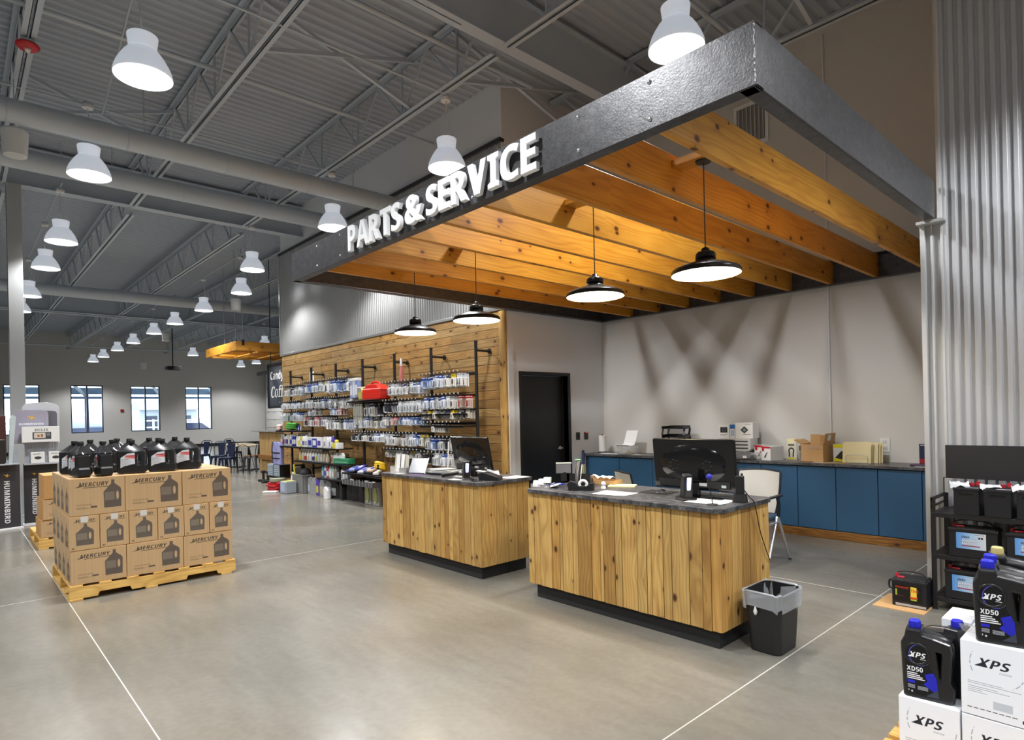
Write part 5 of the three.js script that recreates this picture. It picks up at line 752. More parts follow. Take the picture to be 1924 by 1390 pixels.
// folded blue cloth packs and brushes on the sloped tray
for (let i = 0; i < 7; i++) { const cs = [bodyMat.blue, lin(0.25, 0.3, 0.5), bodyMat.blue, lin(0.55, 0.57, 0.62), lin(0.05, 0.07, 0.2), lin(0.6, 0.4, 0.3), bodyMat.white]; const p = thing('cloth_pack', `${['dark blue', 'slate', 'blue', 'pale grey', 'navy', 'orange-topped', 'white'][i]} flat pack lying on the sloped tray`, 'package', [-10.28 + i * 0.16, 0.585 + 0.02 * (i % 3), -5.42 + 0.03 * (i % 2)], 0.5); part(p, 'pack_body', mv(rbox(0.12, 0.04, 0.26, 0.01, 0, 0.02, 0), 0, 0, 0, 0, 0.2), cs[i]); part(p, 'pack_label', mv(rbox(0.06, 0.002, 0.12, 0.0006, 0, 0.042, 0), 0, 0, 0, 0, 0.2), i % 2 ? bodyMat.blue : M.white); }
{ const p = thing('yellow_rope', 'coiled bright yellow rope pack at the counter end of the sloped tray', 'rope', [-9.18, 0.66, -5.36]); for (let i = 0; i < 3; i++) { const t = new THREE.TorusGeometry(0.085 - i * 0.004, 0.03, 8, 22); t.rotateX(1.2); part(p, 'rope_coil', t.translate(0, 0.02 + i * 0.035, 0), lin(0.72, 0.45, 0.01, 0.6)); } part(p, 'rope_band', rbox(0.05, 0.08, 0.15, 0.01, 0.05, 0.05, 0.02), M.black); }
{ const t = thing('wire_tray', 'grey wire tray of small bags below the sloped tray', 'tray', [-9.64, 0.36, -5.36]); const w = 1.05, dd = 0.42; const gs = []; for (let i = 0; i <= 10; i++) gs.push(rod([-w / 2 + i * w / 10, 0, dd / 2], [-w / 2 + i * w / 10, 0.12, dd / 2], 0.004, 5)); part(t, 'tray_sides', [rext(-w / 2, w / 2, 0, 0.09, dd / 2 - 0.004, dd / 2), rext(-w / 2, w / 2, 0, 0.09, -dd / 2, -dd / 2 + 0.004), rext(-w / 2, -w / 2 + 0.004, 0, 0.09, -dd / 2, dd / 2), rext(w / 2 - 0.004, w / 2, 0, 0.09, -dd / 2, dd / 2), rext(-w / 2, w / 2, 0, 0.004, -dd / 2, dd / 2)], lin(0.12, 0.12, 0.125, 0.4, 0.5)); part(t, 'wires', gs, M.silver); for (let i = 0; i < 7; i++) part(t, 'small_bag', mv(rbox(0.08, 0.05, 0.07, 0.018, 0, 0, 0, 2), -0.4 + i * 0.13, 0.035 + R(0, 0.03), R(-0.1, 0.12), R(0, 3), R(-0.4, 0.4)), pick([M.white, bodyMat.tan, bodyMat.grey])); }
for (let i = 0; i < 2; i++) { const p = thing('insole_pack', `clear pack with yellow-green insole, ${['left', 'right'][i]} of the pair on the floor by the counter`, 'package', [-9.75 + i * 0.27, 0, -5.45], 0, 'insole packs on the floor'); part(p, 'pack_body', rbox(0.24, 0.34, 0.06, 0.01, 0, 0.17, 0), lin(0.3, 0.3, 0.29, 0.3)); const s = new THREE.Shape(); s.absellipse(0, 0, 0.06, 0.14, 0, 6.28); part(p, 'insole', mv(extr(s, 0.01, 0.002), 0, 0.18, 0.032), lin(0.55, 0.58, 0.2, 0.6)); }
// floor clutter at the left end of the rack
{ const b = thing('grey_bin', 'grey open plastic bin holding dark gear at the rack end', 'bin', [-12.5, 0, -5.44]); part(b, 'bin_body', [ext(-0.27, 0.27, 0, 0.006, -0.12, 0.12), ext(-0.27, 0.27, 0, 0.38, 0.114, 0.12), ext(-0.27, 0.27, 0, 0.38, -0.12, -0.114), ext(-0.27, -0.264, 0, 0.38, -0.12, 0.12), ext(0.264, 0.27, 0, 0.38, -0.12, 0.12)], lin(0.2, 0.2, 0.2, 0.5)); part(b, 'rim', [rext(-0.285, 0.285, 0.37, 0.385, 0.12, 0.135), rext(0.27, 0.285, 0.37, 0.385, -0.12, 0.135)], lin(0.3, 0.3, 0.3, 0.5)); part(b, 'gear', [mv(rbox(0.22, 0.24, 0.14, 0.04, 0, 0, 0, 2), -0.1, 0.42, 0, 0.2, 0, 0.3), mv(new THREE.SphereGeometry(0.12, 12, 8), 0.14, 0.4, 0)], lin(0.03, 0.03, 0.03, 0.6)); part(b, 'yellow_strap', mv(rbox(0.05, 0.26, 0.02, 0.006), -0.2, 0.46, 0.1, 0, 0, 0.2), bodyMat.yellow); }
{ const b = thing('cube_pack', 'pale blue and yellow wrapped cube on the floor before the grey bin', 'box', [-12.6, 0, -5.16], 0.1); part(b, 'wrap_body', rbox(0.26, 0.25, 0.24, 0.02, 0, 0.125, 0, 2), lin(0.3, 0.34, 0.38, 0.35)); part(b, 'yellow_top', rbox(0.2, 0.015, 0.2, 0.006, 0.02, 0.253, 0), lin(0.55, 0.55, 0.15)); part(b, 'front_print', panel(0.16, 0.16, -0.02, 0.13, 0.121), lin(0.35, 0.45, 0.65)); }
single('tall_white_jar', 'slim white bottle behind the wrapped cube', 'bottle', lathe([[0, 0], [0.05, 0], [0.055, 0.3], [0.03, 0.36], [0.025, 0.41], [0, 0.41]], 16), M.white, undefined, [-12.9, 0, -5.4]);
{ const p = thing('red_package', 'stack of red packages on the floor at the rack end', 'package', [-13.2, 0, -5.14], 0.3); for (let i = 0; i < 4; i++) part(p, 'red_pack', mv(rbox(0.34, 0.05, 0.24, 0.018, 0, 0.026 + i * 0.05, 0, 2), R(-0.03, 0.03), 0, R(-0.03, 0.03), R(-0.2, 0.2)), lin(0.45, 0.012, 0.018, 0.4)); part(p, 'white_pack', mv(rbox(0.3, 0.03, 0.14, 0.01), 0.12, 0.017, 0.24, 0.5), M.white); part(p, 'khaki_disc', cyl(0.16, 0.16, 0.06, 0.02, 0.21, -0.02, 20), lin(0.25, 0.25, 0.16)); }
{ const p = thing('white_package', 'flat white and blue package left of the red packages', 'package', [-13.85, 0, -5.45], 0.4); part(p, 'package_body', rbox(0.36, 0.05, 0.22, 0.015, 0, 0.026, 0, 2), lin(0.6, 0.62, 0.7, 0.4)); part(p, 'blue_print', rbox(0.16, 0.002, 0.14, 0.0005, 0.02, 0.052, 0), bodyMat.purple); part(p, 'yellow_roll', mv(cyl(0.05, 0.05, 0.3, 0, 0, 0, 14), 0.22, 0.05, -0.16, 0.3, 0, 1.57), lin(0.6, 0.55, 0.2)); }
{ const p = thing('towing_mount', 'black metal bracket with three uprights on the floor at far left', 'bracket', [-15.2, 0, -5.75], 0.2); part(p, 'base_bar', [rbox(0.75, 0.06, 0.16, 0.01, 0, 0.03, 0), rbox(0.1, 0.05, 0.4, 0.01, 0.1, 0.025, 0.05)], M.black); for (const x of [-0.25, -0.05, 0.28]) part(p, 'upright_pad', [rbox(0.05, 0.2, 0.05, 0.01, x, 0.14, 0), rbox(0.1, 0.07, 0.09, 0.02, x, 0.25, 0)], M.black); }
// green and pale items on the short top shelf at the left
{ const p = thing('green_lines', 'bright green coiled lines on the short left shelf', 'rope', [-12.95, 1.3, -5.42]); for (let i = 0; i < 3; i++) { const t = new THREE.TorusGeometry(0.12, 0.03, 8, 20); t.rotateX(1.45); t.scale(1.5, 1, 0.8); part(p, 'coil', t.translate(0.02 * i, 0.05 + i * 0.04, 0), lin(0.05, 0.32, 0.03, 0.6)); } }
{ const p = thing('pink_floats', 'pale pink floats at the end of the short left shelf', 'floats', [-13.52, 1.3, -5.4]); for (let i = 0; i < 4; i++) part(p, 'float', new THREE.SphereGeometry(0.05, 12, 8).scale(1.6, 0.9, 0.9).translate(0.06 * (i % 2) - 0.03, 0.045 + 0.05 * (i > 1), 0.06 * (i % 2)), lin(0.75, 0.5, 0.42, 0.5)); }
row('bottle', 1.3, -12.72, 0.11, -5.42, [['black', 'black', 'grey'], ['blue', 'black', 'white'], ['grey', 'black', 'white']], 'on the short left shelf', 'bottles on the short left shelf', 0.5);
// life jackets hung at the end with grey louvred bins below
for (let i = 0; i < 2; i++) { const p = thing('life_jacket', ['dark camouflage life jacket in clear bag at the rack end', 'lavender life jacket hung beside the camouflage one'][i], 'life jacket', [-13.92 + i * 0.4, 0.545, -5.48 + 0.12 * i], 0.1); part(p, 'jacket_panel', mv(extr(shapeOf([[-0.14, 0], [-0.02, 0], [-0.02, 0.34], [-0.06, 0.46], [-0.12, 0.46], [-0.16, 0.32]]), 0.06, 0.02), 0, 0.02, 0), [lin(0.06, 0.06, 0.06, 0.7), lin(0.25, 0.25, 0.5, 0.7)][i]); part(p, 'jacket_panel', mv(extr(shapeOf([[0.14, 0], [0.16, 0.32], [0.12, 0.46], [0.06, 0.46], [0.02, 0.34], [0.02, 0]]), 0.06, 0.02), 0, 0.02, 0), [lin(0.1, 0.1, 0.09, 0.7), lin(0.3, 0.3, 0.55, 0.7)][i]); part(p, 'buckle', [rbox(0.3, 0.03, 0.01, 0.003, 0, 0.14, 0.085), rbox(0.3, 0.03, 0.01, 0.003, 0, 0.26, 0.085)], M.black); }
for (let i = 0; i < 2; i++) { const p = thing('louvred_bin', `pale grey louvred bin on a low shelf, ${['left', 'right'][i]} of two at the rack end`, 'bin', [-13.92 + i * 0.36, 0.272, -5.42], 0.08, 'louvred bins'); part(p, 'bin_body', rbox(0.26, 0.27, 0.26, 0.01, 0, 0.135, 0), lin(0.26, 0.31, 0.36, 0.4)); for (let k = 0; k < 6; k++) part(p, 'louvre', rbox(0.24, 0.022, 0.012, 0.004, 0, 0.035 + k * 0.04, 0.133), lin(0.34, 0.4, 0.46, 0.4)); part(p, 'dark_side', ext(0.129, 0.134, 0.01, 0.26, -0.12, 0.12), M.black); }
// ---------------------------------------------------------------- pallets of cartons and black jugs
const yellowPine = tint(T.pine, 1.25, 1.25, 1.15, 0.75);
function pallet(label, pos, W, D, turn = 0) { // local: +x front side is the notched stringer, length W along z, depth D along -x
  const p = thing('wooden_pallet', label, 'pallet', pos, turn);
  const st = (x) => { const n = (f) => -f * W; const s = shapeOf([[0, 0.02], [n(0.15), 0.02], [n(0.16), 0.055], [n(0.33), 0.055], [n(0.34), 0.02], [n(0.67), 0.02], [n(0.68), 0.055], [n(0.87), 0.055], [n(0.88), 0.02], [-W, 0.02], [-W, 0.118], [0, 0.118]].map(([a, b]) => [-a, b])); const g = extr(s, 0.04); g.rotateY(Math.PI / 2); g.translate(x, 0, 0); return uvm(g, 2, R(0, 1), R(0, 2)); };
  for (const x of [-0.042, -D / 2, -D]) part(p, 'stringer', st(x), yellowPine);
  for (let i = 0; i < 7; i++) { const z = -0.005 - i * (W - 0.1) / 6; part(p, 'deck_board', rext(-D, 0, 0.118, 0.137, z - 0.095, z, 0.003, 0, R(0, 2), R(0, 2)), yellowPine); }
  for (const f of [0.0, 0.42, 0.9]) part(p, 'bottom_board', rext(-D, 0, 0.0, 0.02, -f * W - 0.1, -f * W, 0.003, 0, R(0, 2), R(0, 2)), yellowPine);
  return p;
}
function jugArt(g, x, y, w, h, col) { g.fillStyle = col; g.beginPath(); const P = (a, b) => [x + a * w, y + b * h]; const m = [[0.02, 1], [0, 0.42], [0.1, 0.36], [0.44, 0.13], [0.44, 0], [0.62, 0], [0.62, 0.13], [0.95, 0.3], [1, 0.4], [0.98, 1]]; m.forEach((q, i) => (i ? g.lineTo(...P(...q)) : g.moveTo(...P(...q)))); g.closePath(); g.fill(); g.fillStyle = '#b79c78'; g.beginPath(); const c = P(0.78, 0.58); g.ellipse(c[0], c[1], w * 0.075, h * 0.16, 0, 0, 7); g.fill(); g.fillStyle = 'rgba(255,240,210,0.16)'; g.fillRect(x + 0.06 * w, y + 0.44 * h, w * 0.55, h * 0.3); g.strokeStyle = 'rgba(40,30,20,0.5)'; g.lineWidth = 2; g.beginPath(); g.moveTo(...P(0.04, 0.85)); g.lineTo(...P(0.96, 0.8)); g.stroke(); }
function boardBg(g, w, h, seed) { const r = rngOf(seed); g.fillStyle = '#b99b73'; g.fillRect(0, 0, w, h); for (let i = 0; i < 60; i++) { g.fillStyle = `rgba(${r() > 0.5 ? '255,235,200' : '90,60,30'},0.03)`; g.fillRect(r() * w, 0, 3 + r() * 10, h); } }
function word(g, x, y, s, sx) { g.save(); g.translate(x, y); g.transform(sx, 0, -0.25, 1, 0, 0); g.fillStyle = '#37302a'; g.font = `bold ${s}px sans-serif`; g.fillText('MERCURY', 0, 0); g.beginPath(); g.moveTo(-s * 0.55, s * 0.14); g.lineTo(s * 0.55, -s * 0.34); g.lineTo(s * 0.5, 0); g.closePath(); g.fill(); g.fillRect(s * 0.8, s * 0.16, s * 4.2, s * 0.1); g.restore(); }
const bigFront = new THREE.MeshStandardMaterial({ roughness: 0.8, map: canvasTex(640, 430, (g, w, h) => { boardBg(g, w, h, 5); word(g, 96, 96, 66, 1.12); jugArt(g, 388, 34, 214, 330, '#5b5148'); g.fillStyle = '#5a4c3e'; g.font = '22px sans-serif'; g.fillText('SYNTHETIC BLEND', 70, 318); g.fillRect(70, 340, 110, 4); g.fillRect(70, 352, 150, 4); g.fillRect(236, 330, 74, 22); }) });
const smallFront = new THREE.MeshStandardMaterial({ roughness: 0.8, map: canvasTex(340, 430, (g, w, h) => { boardBg(g, w, h, 6); word(g, 66, 66, 46, 1.05); jugArt(g, 70, 92, 210, 280, '#5f564d'); g.fillStyle = '#4a4036'; g.font = 'bold 26px sans-serif'; g.fillText('⇈', 20, 412); g.fillRect(22, 392, 10, 22); g.fillRect(40, 392, 10, 22); }) });
const endPrint = new THREE.MeshStandardMaterial({ roughness: 0.8, map: canvasTex(256, 256, (g, w, h) => { boardBg(g, w, h, 7); jugArt(g, 40, 60, 170, 180, '#6a5c4c'); }) });
const plainTape = lin(0.62, 0.6, 0.58, 0.2);
const AX = -6.535;
function oilCarton(label, group, z0, z1, y0, y1, depthIndex, big, depth = 0.295) {
  const w = z0 - z1 - 0.004, h = y1 - y0 - 0.003, d = depth - 0.005, x = AX - depthIndex * depth - depth / 2, zc = (z0 + z1) / 2;
  const c = thing('oil_carton', label, 'cardboard box', [x + R(-0.003, 0.003), y0, zc], Math.PI / 2 + R(-0.008, 0.008), group);
  part(c, 'carton', rbox(w, h, d, 0.004, 0, h / 2, 0), M.board); if (depthIndex === 0) part(c, 'printed_front', panel(w - 0.008, h - 0.008, 0, h / 2, d / 2), big ? bigFront : smallFront);
  if (z0 > -0.8) { const e = panel(d - 0.01, h - 0.01, 0, 0, 0); e.rotateY(-Math.PI / 2); e.translate(-w / 2, h / 2, 0); part(c, 'printed_end', e, endPrint); }
  if (!big) part(c, 'tape', [panel(0.055, 0.05, 0.0, h - 0.03, d / 2 + 0.0012), rbox(0.055, 0.0015, d, 0.0005, 0, h, 0)], plainTape); else part(c, 'tape', rbox(w * 0.99, 0.0015, 0.05, 0.0005, 0, h, 0), plainTape);
  return c;
}
{
  pallet('yellow wooden pallet under the nearer stack of oil cartons', [AX + 0.012, 0, -0.722], 1.385, 1.22);
  const B = [-0.735, -1.157, -1.632, -2.087], S = [-0.728, -0.956, -1.182, -1.416, -1.643, -1.872, -2.087], Y = [0.138, 0.438, 0.74, 1.074];
  const col = ['left', 'middle', 'right'];
  for (const r of [0, 2]) for (let c = 0; c < 3; c++) for (let k = 0; k < 4; k++) oilCarton(k === 0 ? `large oil carton with jug picture, ${['bottom', '', 'top'][r]} row, ${col[c]} of three, near pallet` : r === 2 ? `plain-topped oil carton in the top layer, ${['', 'second', 'third', 'last'][k]} back, ${col[c]} column` : c === 0 ? `oil carton on the left side of the near pallet, bottom layer, ${ORD[k]} from the front` : 'hidden oil carton inside the bottom layer of the near pallet', k && !r ? 'inner cartons of the near pallet' : 'large cartons of the near pallet', B[c], B[c + 1], Y[r], Y[r + 1], k, true);
  for (let c = 0; c < 6; c++) for (let k = 0; k < 4; k++) oilCarton(k === 0 ? `small oil carton with jug picture, middle row, ${ORD[c]} from left, near pallet` : c === 0 ? `oil carton on the left side of the near pallet, middle layer, ${ORD[k]} from the front` : 'hidden oil carton inside the middle layer of the near pallet', k ? 'inner cartons of the near pallet' : 'small cartons of the near pallet', S[c], S[c + 1], Y[1], Y[2], k, false);
}
// second pallet behind
{
  pallet('wooden pallet under the farther carton stack at left', [-9.54, 0, -0.76], 1.2, 1.2);
  const Y = [0.138, 0.36, 0.62, 0.92]; let i = 0;
  for (let r = 0; r < 3; r++) for (let c = 0; c < 2; c++) { const w = 0.5, h = Y[r + 1] - Y[r] - 0.003; const b = thing('oil_carton', `brown carton on the farther pallet, ${['bottom', 'middle', 'top'][r]} row, ${['left', 'right'][c]} stack`, 'cardboard box', [-9.54 - 0.3 + 0.012 * r, Y[r], -0.78 - 0.02 * r - w / 2 - c * (w + 0.02)], Math.PI / 2 + R(-0.02, 0.02), 'cartons on the farther pallet'); part(b, 'carton', rbox(w, h, 0.58, 0.005, 0, h / 2, 0), tint(T.board, 0.86, 0.78, 0.62, 0.85)); if (r < 2) part(b, 'printed_front', panel(w - 0.02, h - 0.02, 0, h / 2, 0.291), bigFront); else { const l = []; for (let k = 0; k < 3; k++) l.push(panel(0.3, 0.012, 0, 0.1 + k * 0.05, 0.291)); part(b, 'printed_lines', l, lin(0.2, 0.13, 0.07, 0.8)); } i++; }
}
// black gallon jugs standing on the near stack
const jugLabelMat = new THREE.MeshStandardMaterial({ roughness: 0.3, map: canvasTex(160, 170, (g, w, h) => { g.fillStyle = '#c9ced6'; g.fillRect(0, 0, w, h); const gr = g.createLinearGradient(40, 0, 160, 0); gr.addColorStop(0, '#c9a7a4'); gr.addColorStop(1, '#d0575a'); g.fillStyle = gr; g.fillRect(48, 26, 112, 40); g.fillStyle = '#7d2a30'; g.fillRect(60, 34, 80, 8); g.fillStyle = '#6d7480'; g.fillRect(14, 74, 80, 6); for (let i = 0; i < 5; i++) { g.fillStyle = '#98a0ac'; g.fillRect(14, 92 + i * 13, 110 - 12 * (i % 3), 4); } }) });
const jugBlack = lin(0.011, 0.012, 0.014, 0.32);
function makeJug(label, group, pos, turn) {
  const j = thing('black_jug', label, 'jug', pos, turn, group);
  const s = new THREE.Shape([[-0.105, 0.012], [-0.095, 0.002], [0.1, 0.002], [0.112, 0.014], [0.112, 0.055], [0.1, 0.07], [0.1, 0.175], [0.085, 0.2], [-0.1, 0.2], [-0.107, 0.19]].map(([x, y]) => new THREE.Vector2(x, y)));
  s.holes.push(new THREE.Path([[0.032, 0.08], [0.046, 0.06], [0.07, 0.064], [0.08, 0.085], [0.08, 0.16], [0.068, 0.18], [0.042, 0.176], [0.032, 0.158]].map(([x, y]) => new THREE.Vector2(x, y))));
  part(j, 'jug_body', mv(extr(s, 0.078, 0.012), 0, 0.01, -0.039), jugBlack);
  const sh = new THREE.CylinderGeometry(0.034, 0.17, 0.078, 4, 1); sh.rotateY(Math.PI / 4); sh.scale(0.95, 1, 0.44); sh.translate(-0.002, 0.246, 0); part(j, 'shoulder', sh, lin(0.02, 0.02, 0.021, 0.22));
  part(j, 'neck', cyl(0.023, 0.023, 0.02, 0, 0.28, 0, 18), jugBlack); part(j, 'cap', [lathe([[0, 0.285], [0.027, 0.285], [0.028, 0.29], [0.027, 0.312], [0.024, 0.314], [0, 0.314]], 22)], jugBlack);
  const ls = shapeOf([[-0.088, 0.045], [-0.06, 0.06], [0.0, 0.075], [0.03, 0.08], [0.028, 0.185], [-0.03, 0.178], [-0.085, 0.14]]); part(j, 'label', uvFit(mv(extr(ls, 0.0015), 0, 0.01, 0.0512)), jugLabelMat);
  part(j, 'rear_label', uvFit(mv(extr(ls, 0.0015), 0, 0.01, -0.0527)), jugLabelMat);
  return j;
}
{
  const spots = [[-6.69, -0.845, 0.1, 'black jug seen end-on at the front left of the stack'], [-6.68, -1.015, 0.06, 'second black jug seen end-on at the front'], [-6.69, -1.245, 1.28, 'black jug with white and red label, left of three labelled'], [-6.69, -1.5, 1.22, 'black jug with white and red label, middle of three labelled'], [-6.78, -1.745, 1.12, 'black jug with pale label, right of three labelled'], [-7.16, -0.86, 0.9, 'black jug with see-through handle at the far left edge'], [-6.93, -0.87, 0.35, 'black jug half hidden behind the left end-on jug'], [-7.42, -1.02, 0.2, 'black jug behind, between the two end-on jugs'], [-7.12, -1.16, 0.3, 'black jug behind the second end-on jug'], [-7.6, -1.28, 0.5, 'black jug in the back row, left of the labelled jugs'], [-7.3, -1.34, 0.3, 'black jug just behind the left labelled jug'], [-7.36, -1.53, 1.0, 'black jug behind, between left and middle labelled jugs'], [-7.3, -1.76, 1.1, 'black jug behind, between middle and right labelled jugs'], [-7.1, -1.56, 0.7, 'black jug close behind the middle labelled jug']];
  let proto = null; for (const [x, z, t, l] of spots) { if (!proto) proto = makeJug(l, 'black jugs on the carton stack', [x, 1.075, z], t); else copy(proto, [x, 1.075, z], t, l); }
}
// ---------------------------------------------------------------- fish-finder display stand at the left
{
  const dark = lin(0.03, 0.03, 0.034, 0.5), pale = lin(0.4, 0.42, 0.46, 0.4), lav = lin(0.34, 0.32, 0.38, 0.5);
  const bird = (g, x, y, s) => { g.fillStyle = '#e0ac2e'; g.beginPath(); g.moveTo(x - s, y - s * 0.5); g.lineTo(x - 0.1 * s, y - 0.2 * s); g.lineTo(x + 0.2 * s, y - 0.7 * s); g.lineTo(x + 0.3 * s, y - 0.1 * s); g.lineTo(x + 1.1 * s, y - 0.05 * s); g.lineTo(x + 0.3 * s, y + 0.2 * s); g.lineTo(x + 0.1 * s, y + 0.6 * s); g.lineTo(x - 0.3 * s, y + 0.1 * s); g.closePath(); g.fill(); };
  const vert = (W, H, size) => new THREE.MeshStandardMaterial({ roughness: 0.5, map: canvasTex(W, H, (g, w, h) => { g.fillStyle = '#323036'; g.fillRect(0, 0, w, h); bird(g, w * 0.5, h * 0.16, w * 0.17); g.save(); g.translate(w * 0.5 - size * 0.36, h * 0.24); g.rotate(Math.PI / 2); g.fillStyle = '#e4e4e6'; g.font = `bold ${size}px sans-serif`; g.fillText('HUMMINBIRD', 0, 0); g.restore(); }) });
  const k = thing('display_stand', 'dark fish-finder display stand with lilac header, left edge of the picture', 'display stand', [-12.0, 0, -0.76], Math.PI / 2 - 0.06);
  part(k, 'lower_panel', rbox(0.42, 0.93, 0.04, 0.004, 0.24, 0.49, -0.02), dark); part(k, 'printed_panel', panel(0.2, 0.86, 0.16, 0.5, 0.001), vert(96, 420, 40));
  part(k, 'base_strip', rbox(0.46, 0.035, 0.12, 0.004, 0.24, 0.0175, 0.0), M.white); part(k, 'post', bar([-0.01, 0.02, 0.03], [-0.06, 1.2, 0.03], 0.05, 0.03), lin(0.45, 0.52, 0.58, 0.35));
  part(k, 'slatted_tray', [mv(rbox(0.42, 0.36, 0.02, 0.003), 0.26, 1.12, 0.0, 0, -0.15), rbox(0.44, 0.02, 0.16, 0.003, 0.26, 0.95, 0.07)], pale); for (let i = 0; i < 12; i++) part(k, 'slat', mv(rbox(0.006, 0.3, 0.006, 0.001), 0.08 + i * 0.032, 1.12, 0.015, 0, -0.15), M.silver);
  const rp = (w, h, r, y) => { const s = new THREE.Shape(); s.moveTo(-w / 2, 0); s.lineTo(w / 2, 0); s.lineTo(w / 2, h - r); s.quadraticCurveTo(w / 2, h, w / 2 - r, h + r * 0.1); s.quadraticCurveTo(0, h + r * 0.3, -w / 2 + r, h + r * 0.1); s.quadraticCurveTo(-w / 2, h, -w / 2, h - r); s.closePath(); return extr(s, 0.02, 0.002); };
  part(k, 'rear_panel', mv(rp(0.46, 0.62, 0.09), 0.26, 1.26, -0.1), lin(0.6, 0.62, 0.66, 0.4)); part(k, 'shadow_panel', mv(rp(0.42, 0.5, 0.05), 0.25, 1.26, -0.06), lin(0.12, 0.12, 0.14, 0.5));
  part(k, 'header_panel', mv(rp(0.42, 0.5, 0.06), 0.14, 1.27, -0.02), lav); part(k, 'header_print', panel(0.36, 0.24, 0.14, 1.62, 0.004), new THREE.MeshStandardMaterial({ roughness: 0.5, map: canvasTex(240, 160, (g, w, h) => { g.fillStyle = '#9a97a6'; g.fillRect(0, 0, w, h); bird(g, 120, 52, 40); g.fillStyle = '#eceaf0'; g.font = 'bold 30px sans-serif'; g.textAlign = 'center'; g.fillText('HUMMINBIRD', 120, 128); }) }));
  const hx = printed(256, 140, (g, w, h) => { g.fillStyle = '#e2e2e0'; g.fillRect(0, 0, w, h); g.fillStyle = '#3a3a3a'; g.font = 'bold 30px serif'; g.fillText('HELIX', 84, 42); g.fillStyle = '#3c4046'; g.fillRect(70, 50, 130, 66); g.fillStyle = '#c9c2b4'; g.fillRect(80, 56, 80, 50); g.fillStyle = '#9a5a3a'; g.fillRect(104, 74, 14, 20); g.fillRect(128, 70, 14, 24); g.fillStyle = '#777'; g.fillRect(168, 58, 24, 30); });
  { const b = thing('finder_box', 'wide white product box with a screen picture on the display stand', 'box', [-11.86, 1.285, -1.0], Math.PI / 2 - 0.03); part(b, 'carton', mv(rbox(0.46, 0.24, 0.1, 0.003, 0, 0.12, 0), 0, 0, 0), M.white); part(b, 'printed_front', panel(0.45, 0.235, 0, 0.12, 0.051), hx); }
  const sp = printed(128, 128, (g, w, h) => { g.fillStyle = '#dcdcda'; g.fillRect(0, 0, w, h); g.fillStyle = '#888'; g.fillRect(18, 18, 70, 9); g.fillStyle = '#2f3238'; g.beginPath(); g.ellipse(64, 68, 34, 18, 0, 0, 7); g.fill(); });
  for (let i = 0; i < 2; i++) { const b = thing('small_finder_box', `small white box with dark puck, ${['left', 'right'][i]} on the slatted tray`, 'box', [-11.9, 0.962, -0.96 - i * 0.22], Math.PI / 2 + 0.02, 'small boxes on the slatted tray'); part(b, 'carton', rbox(0.17, 0.17, 0.07, 0.003, 0, 0.085, 0), M.white); part(b, 'printed_front', panel(0.165, 0.165, 0, 0.085, 0.036), sp); }
  const a = thing('display_stand', 'dark display stand with large vertical lettering, cut by the left picture edge', 'display stand', [-11.75, 0, -0.58], Math.PI / 2 + 0.25);
  part(a, 'lower_panel', rbox(0.56, 0.96, 0.04, 0.004, -0.12, 0.5, -0.02), dark); part(a, 'printed_panel', panel(0.26, 0.9, 0.0, 0.5, 0.001), vert(128, 440, 46)); part(a, 'base_strip', rbox(0.6, 0.03, 0.1, 0.004, -0.12, 0.015, 0.0), M.white);
  part(a, 'side_panel', mv(extr(shapeOf([[0, 0], [0.04, 0], [0.1, 0.72], [0.06, 0.74], [0.03, 0.7]]), 0.02, 0.002), 0.02, 0.96, 0.0), lin(0.5, 0.58, 0.6, 0.4)); part(a, 'shelf', rbox(0.5, 0.02, 0.18, 0.003, -0.14, 0.98, 0.08), pale); part(a, 'header_panel', rbox(0.5, 0.6, 0.03, 0.01, -0.24, 1.4, -0.03), lin(0.06, 0.015, 0.012, 0.5)); part(a, 'black_case', rbox(0.2, 0.36, 0.1, 0.02, -0.14, 1.17, 0.08), M.black);
}
// ---------------------------------------------------------------- battery rack against the ribbed wall
{
  const r = thing('battery_rack', 'black metal battery rack against the ribbed wall', 'rack', [0, 0, 0]); const x0 = -1.275, x1 = -0.1, zf = -5.47, zb = -5.86, a = 0.032;
  for (const x of [x0, x1]) { for (const z of [zf, zb]) part(r, 'post', [ext(x, x + a, 0, 0.845, z - 0.004, z), ext(x, x + 0.004, 0, 0.845, z - a, z)], M.blackSteel); part(r, 'end_rail', [ext(x, x + 0.01, 0.82, 0.845, zb, zf), ext(x, x + 0.01, 0.77, 0.785, zb, zf)], M.blackSteel); }
  for (const y of [0.1, 0.42, 0.735]) part(r, 'shelf', [rext(x0, x1 + a, y - 0.035, y, zf - 0.006, zf + 0.002), rext(x0, x1 + a, y - 0.035, y, zb - 0.002, zb + 0.006), rext(x0, x1 + a, y - 0.012, y - 0.002, zb, zf), rext(x0, x0 + 0.03, y - 0.035, y, zb, zf)], M.blackSteel);
  const s = thing('sign_board', 'blank black sign board on thin uprights above the battery rack', 'sign', [0, 0, 0]); part(s, 'board', rext(-1.235, -0.12, 0.972, 1.232, -5.775, -5.755), lin(0.016, 0.016, 0.018, 0.5)); part(s, 'upright', [rod([-1.25, 0.82, -5.765], [-1.25, 0.975, -5.765], 0.004, 6), rod([-1.25, 0.975, -5.765], [-1.1, 0.975, -5.765], 0.004, 6), rod([-0.2, 0.73, -5.765], [-0.2, 0.98, -5.765], 0.004, 6)], M.black);
}
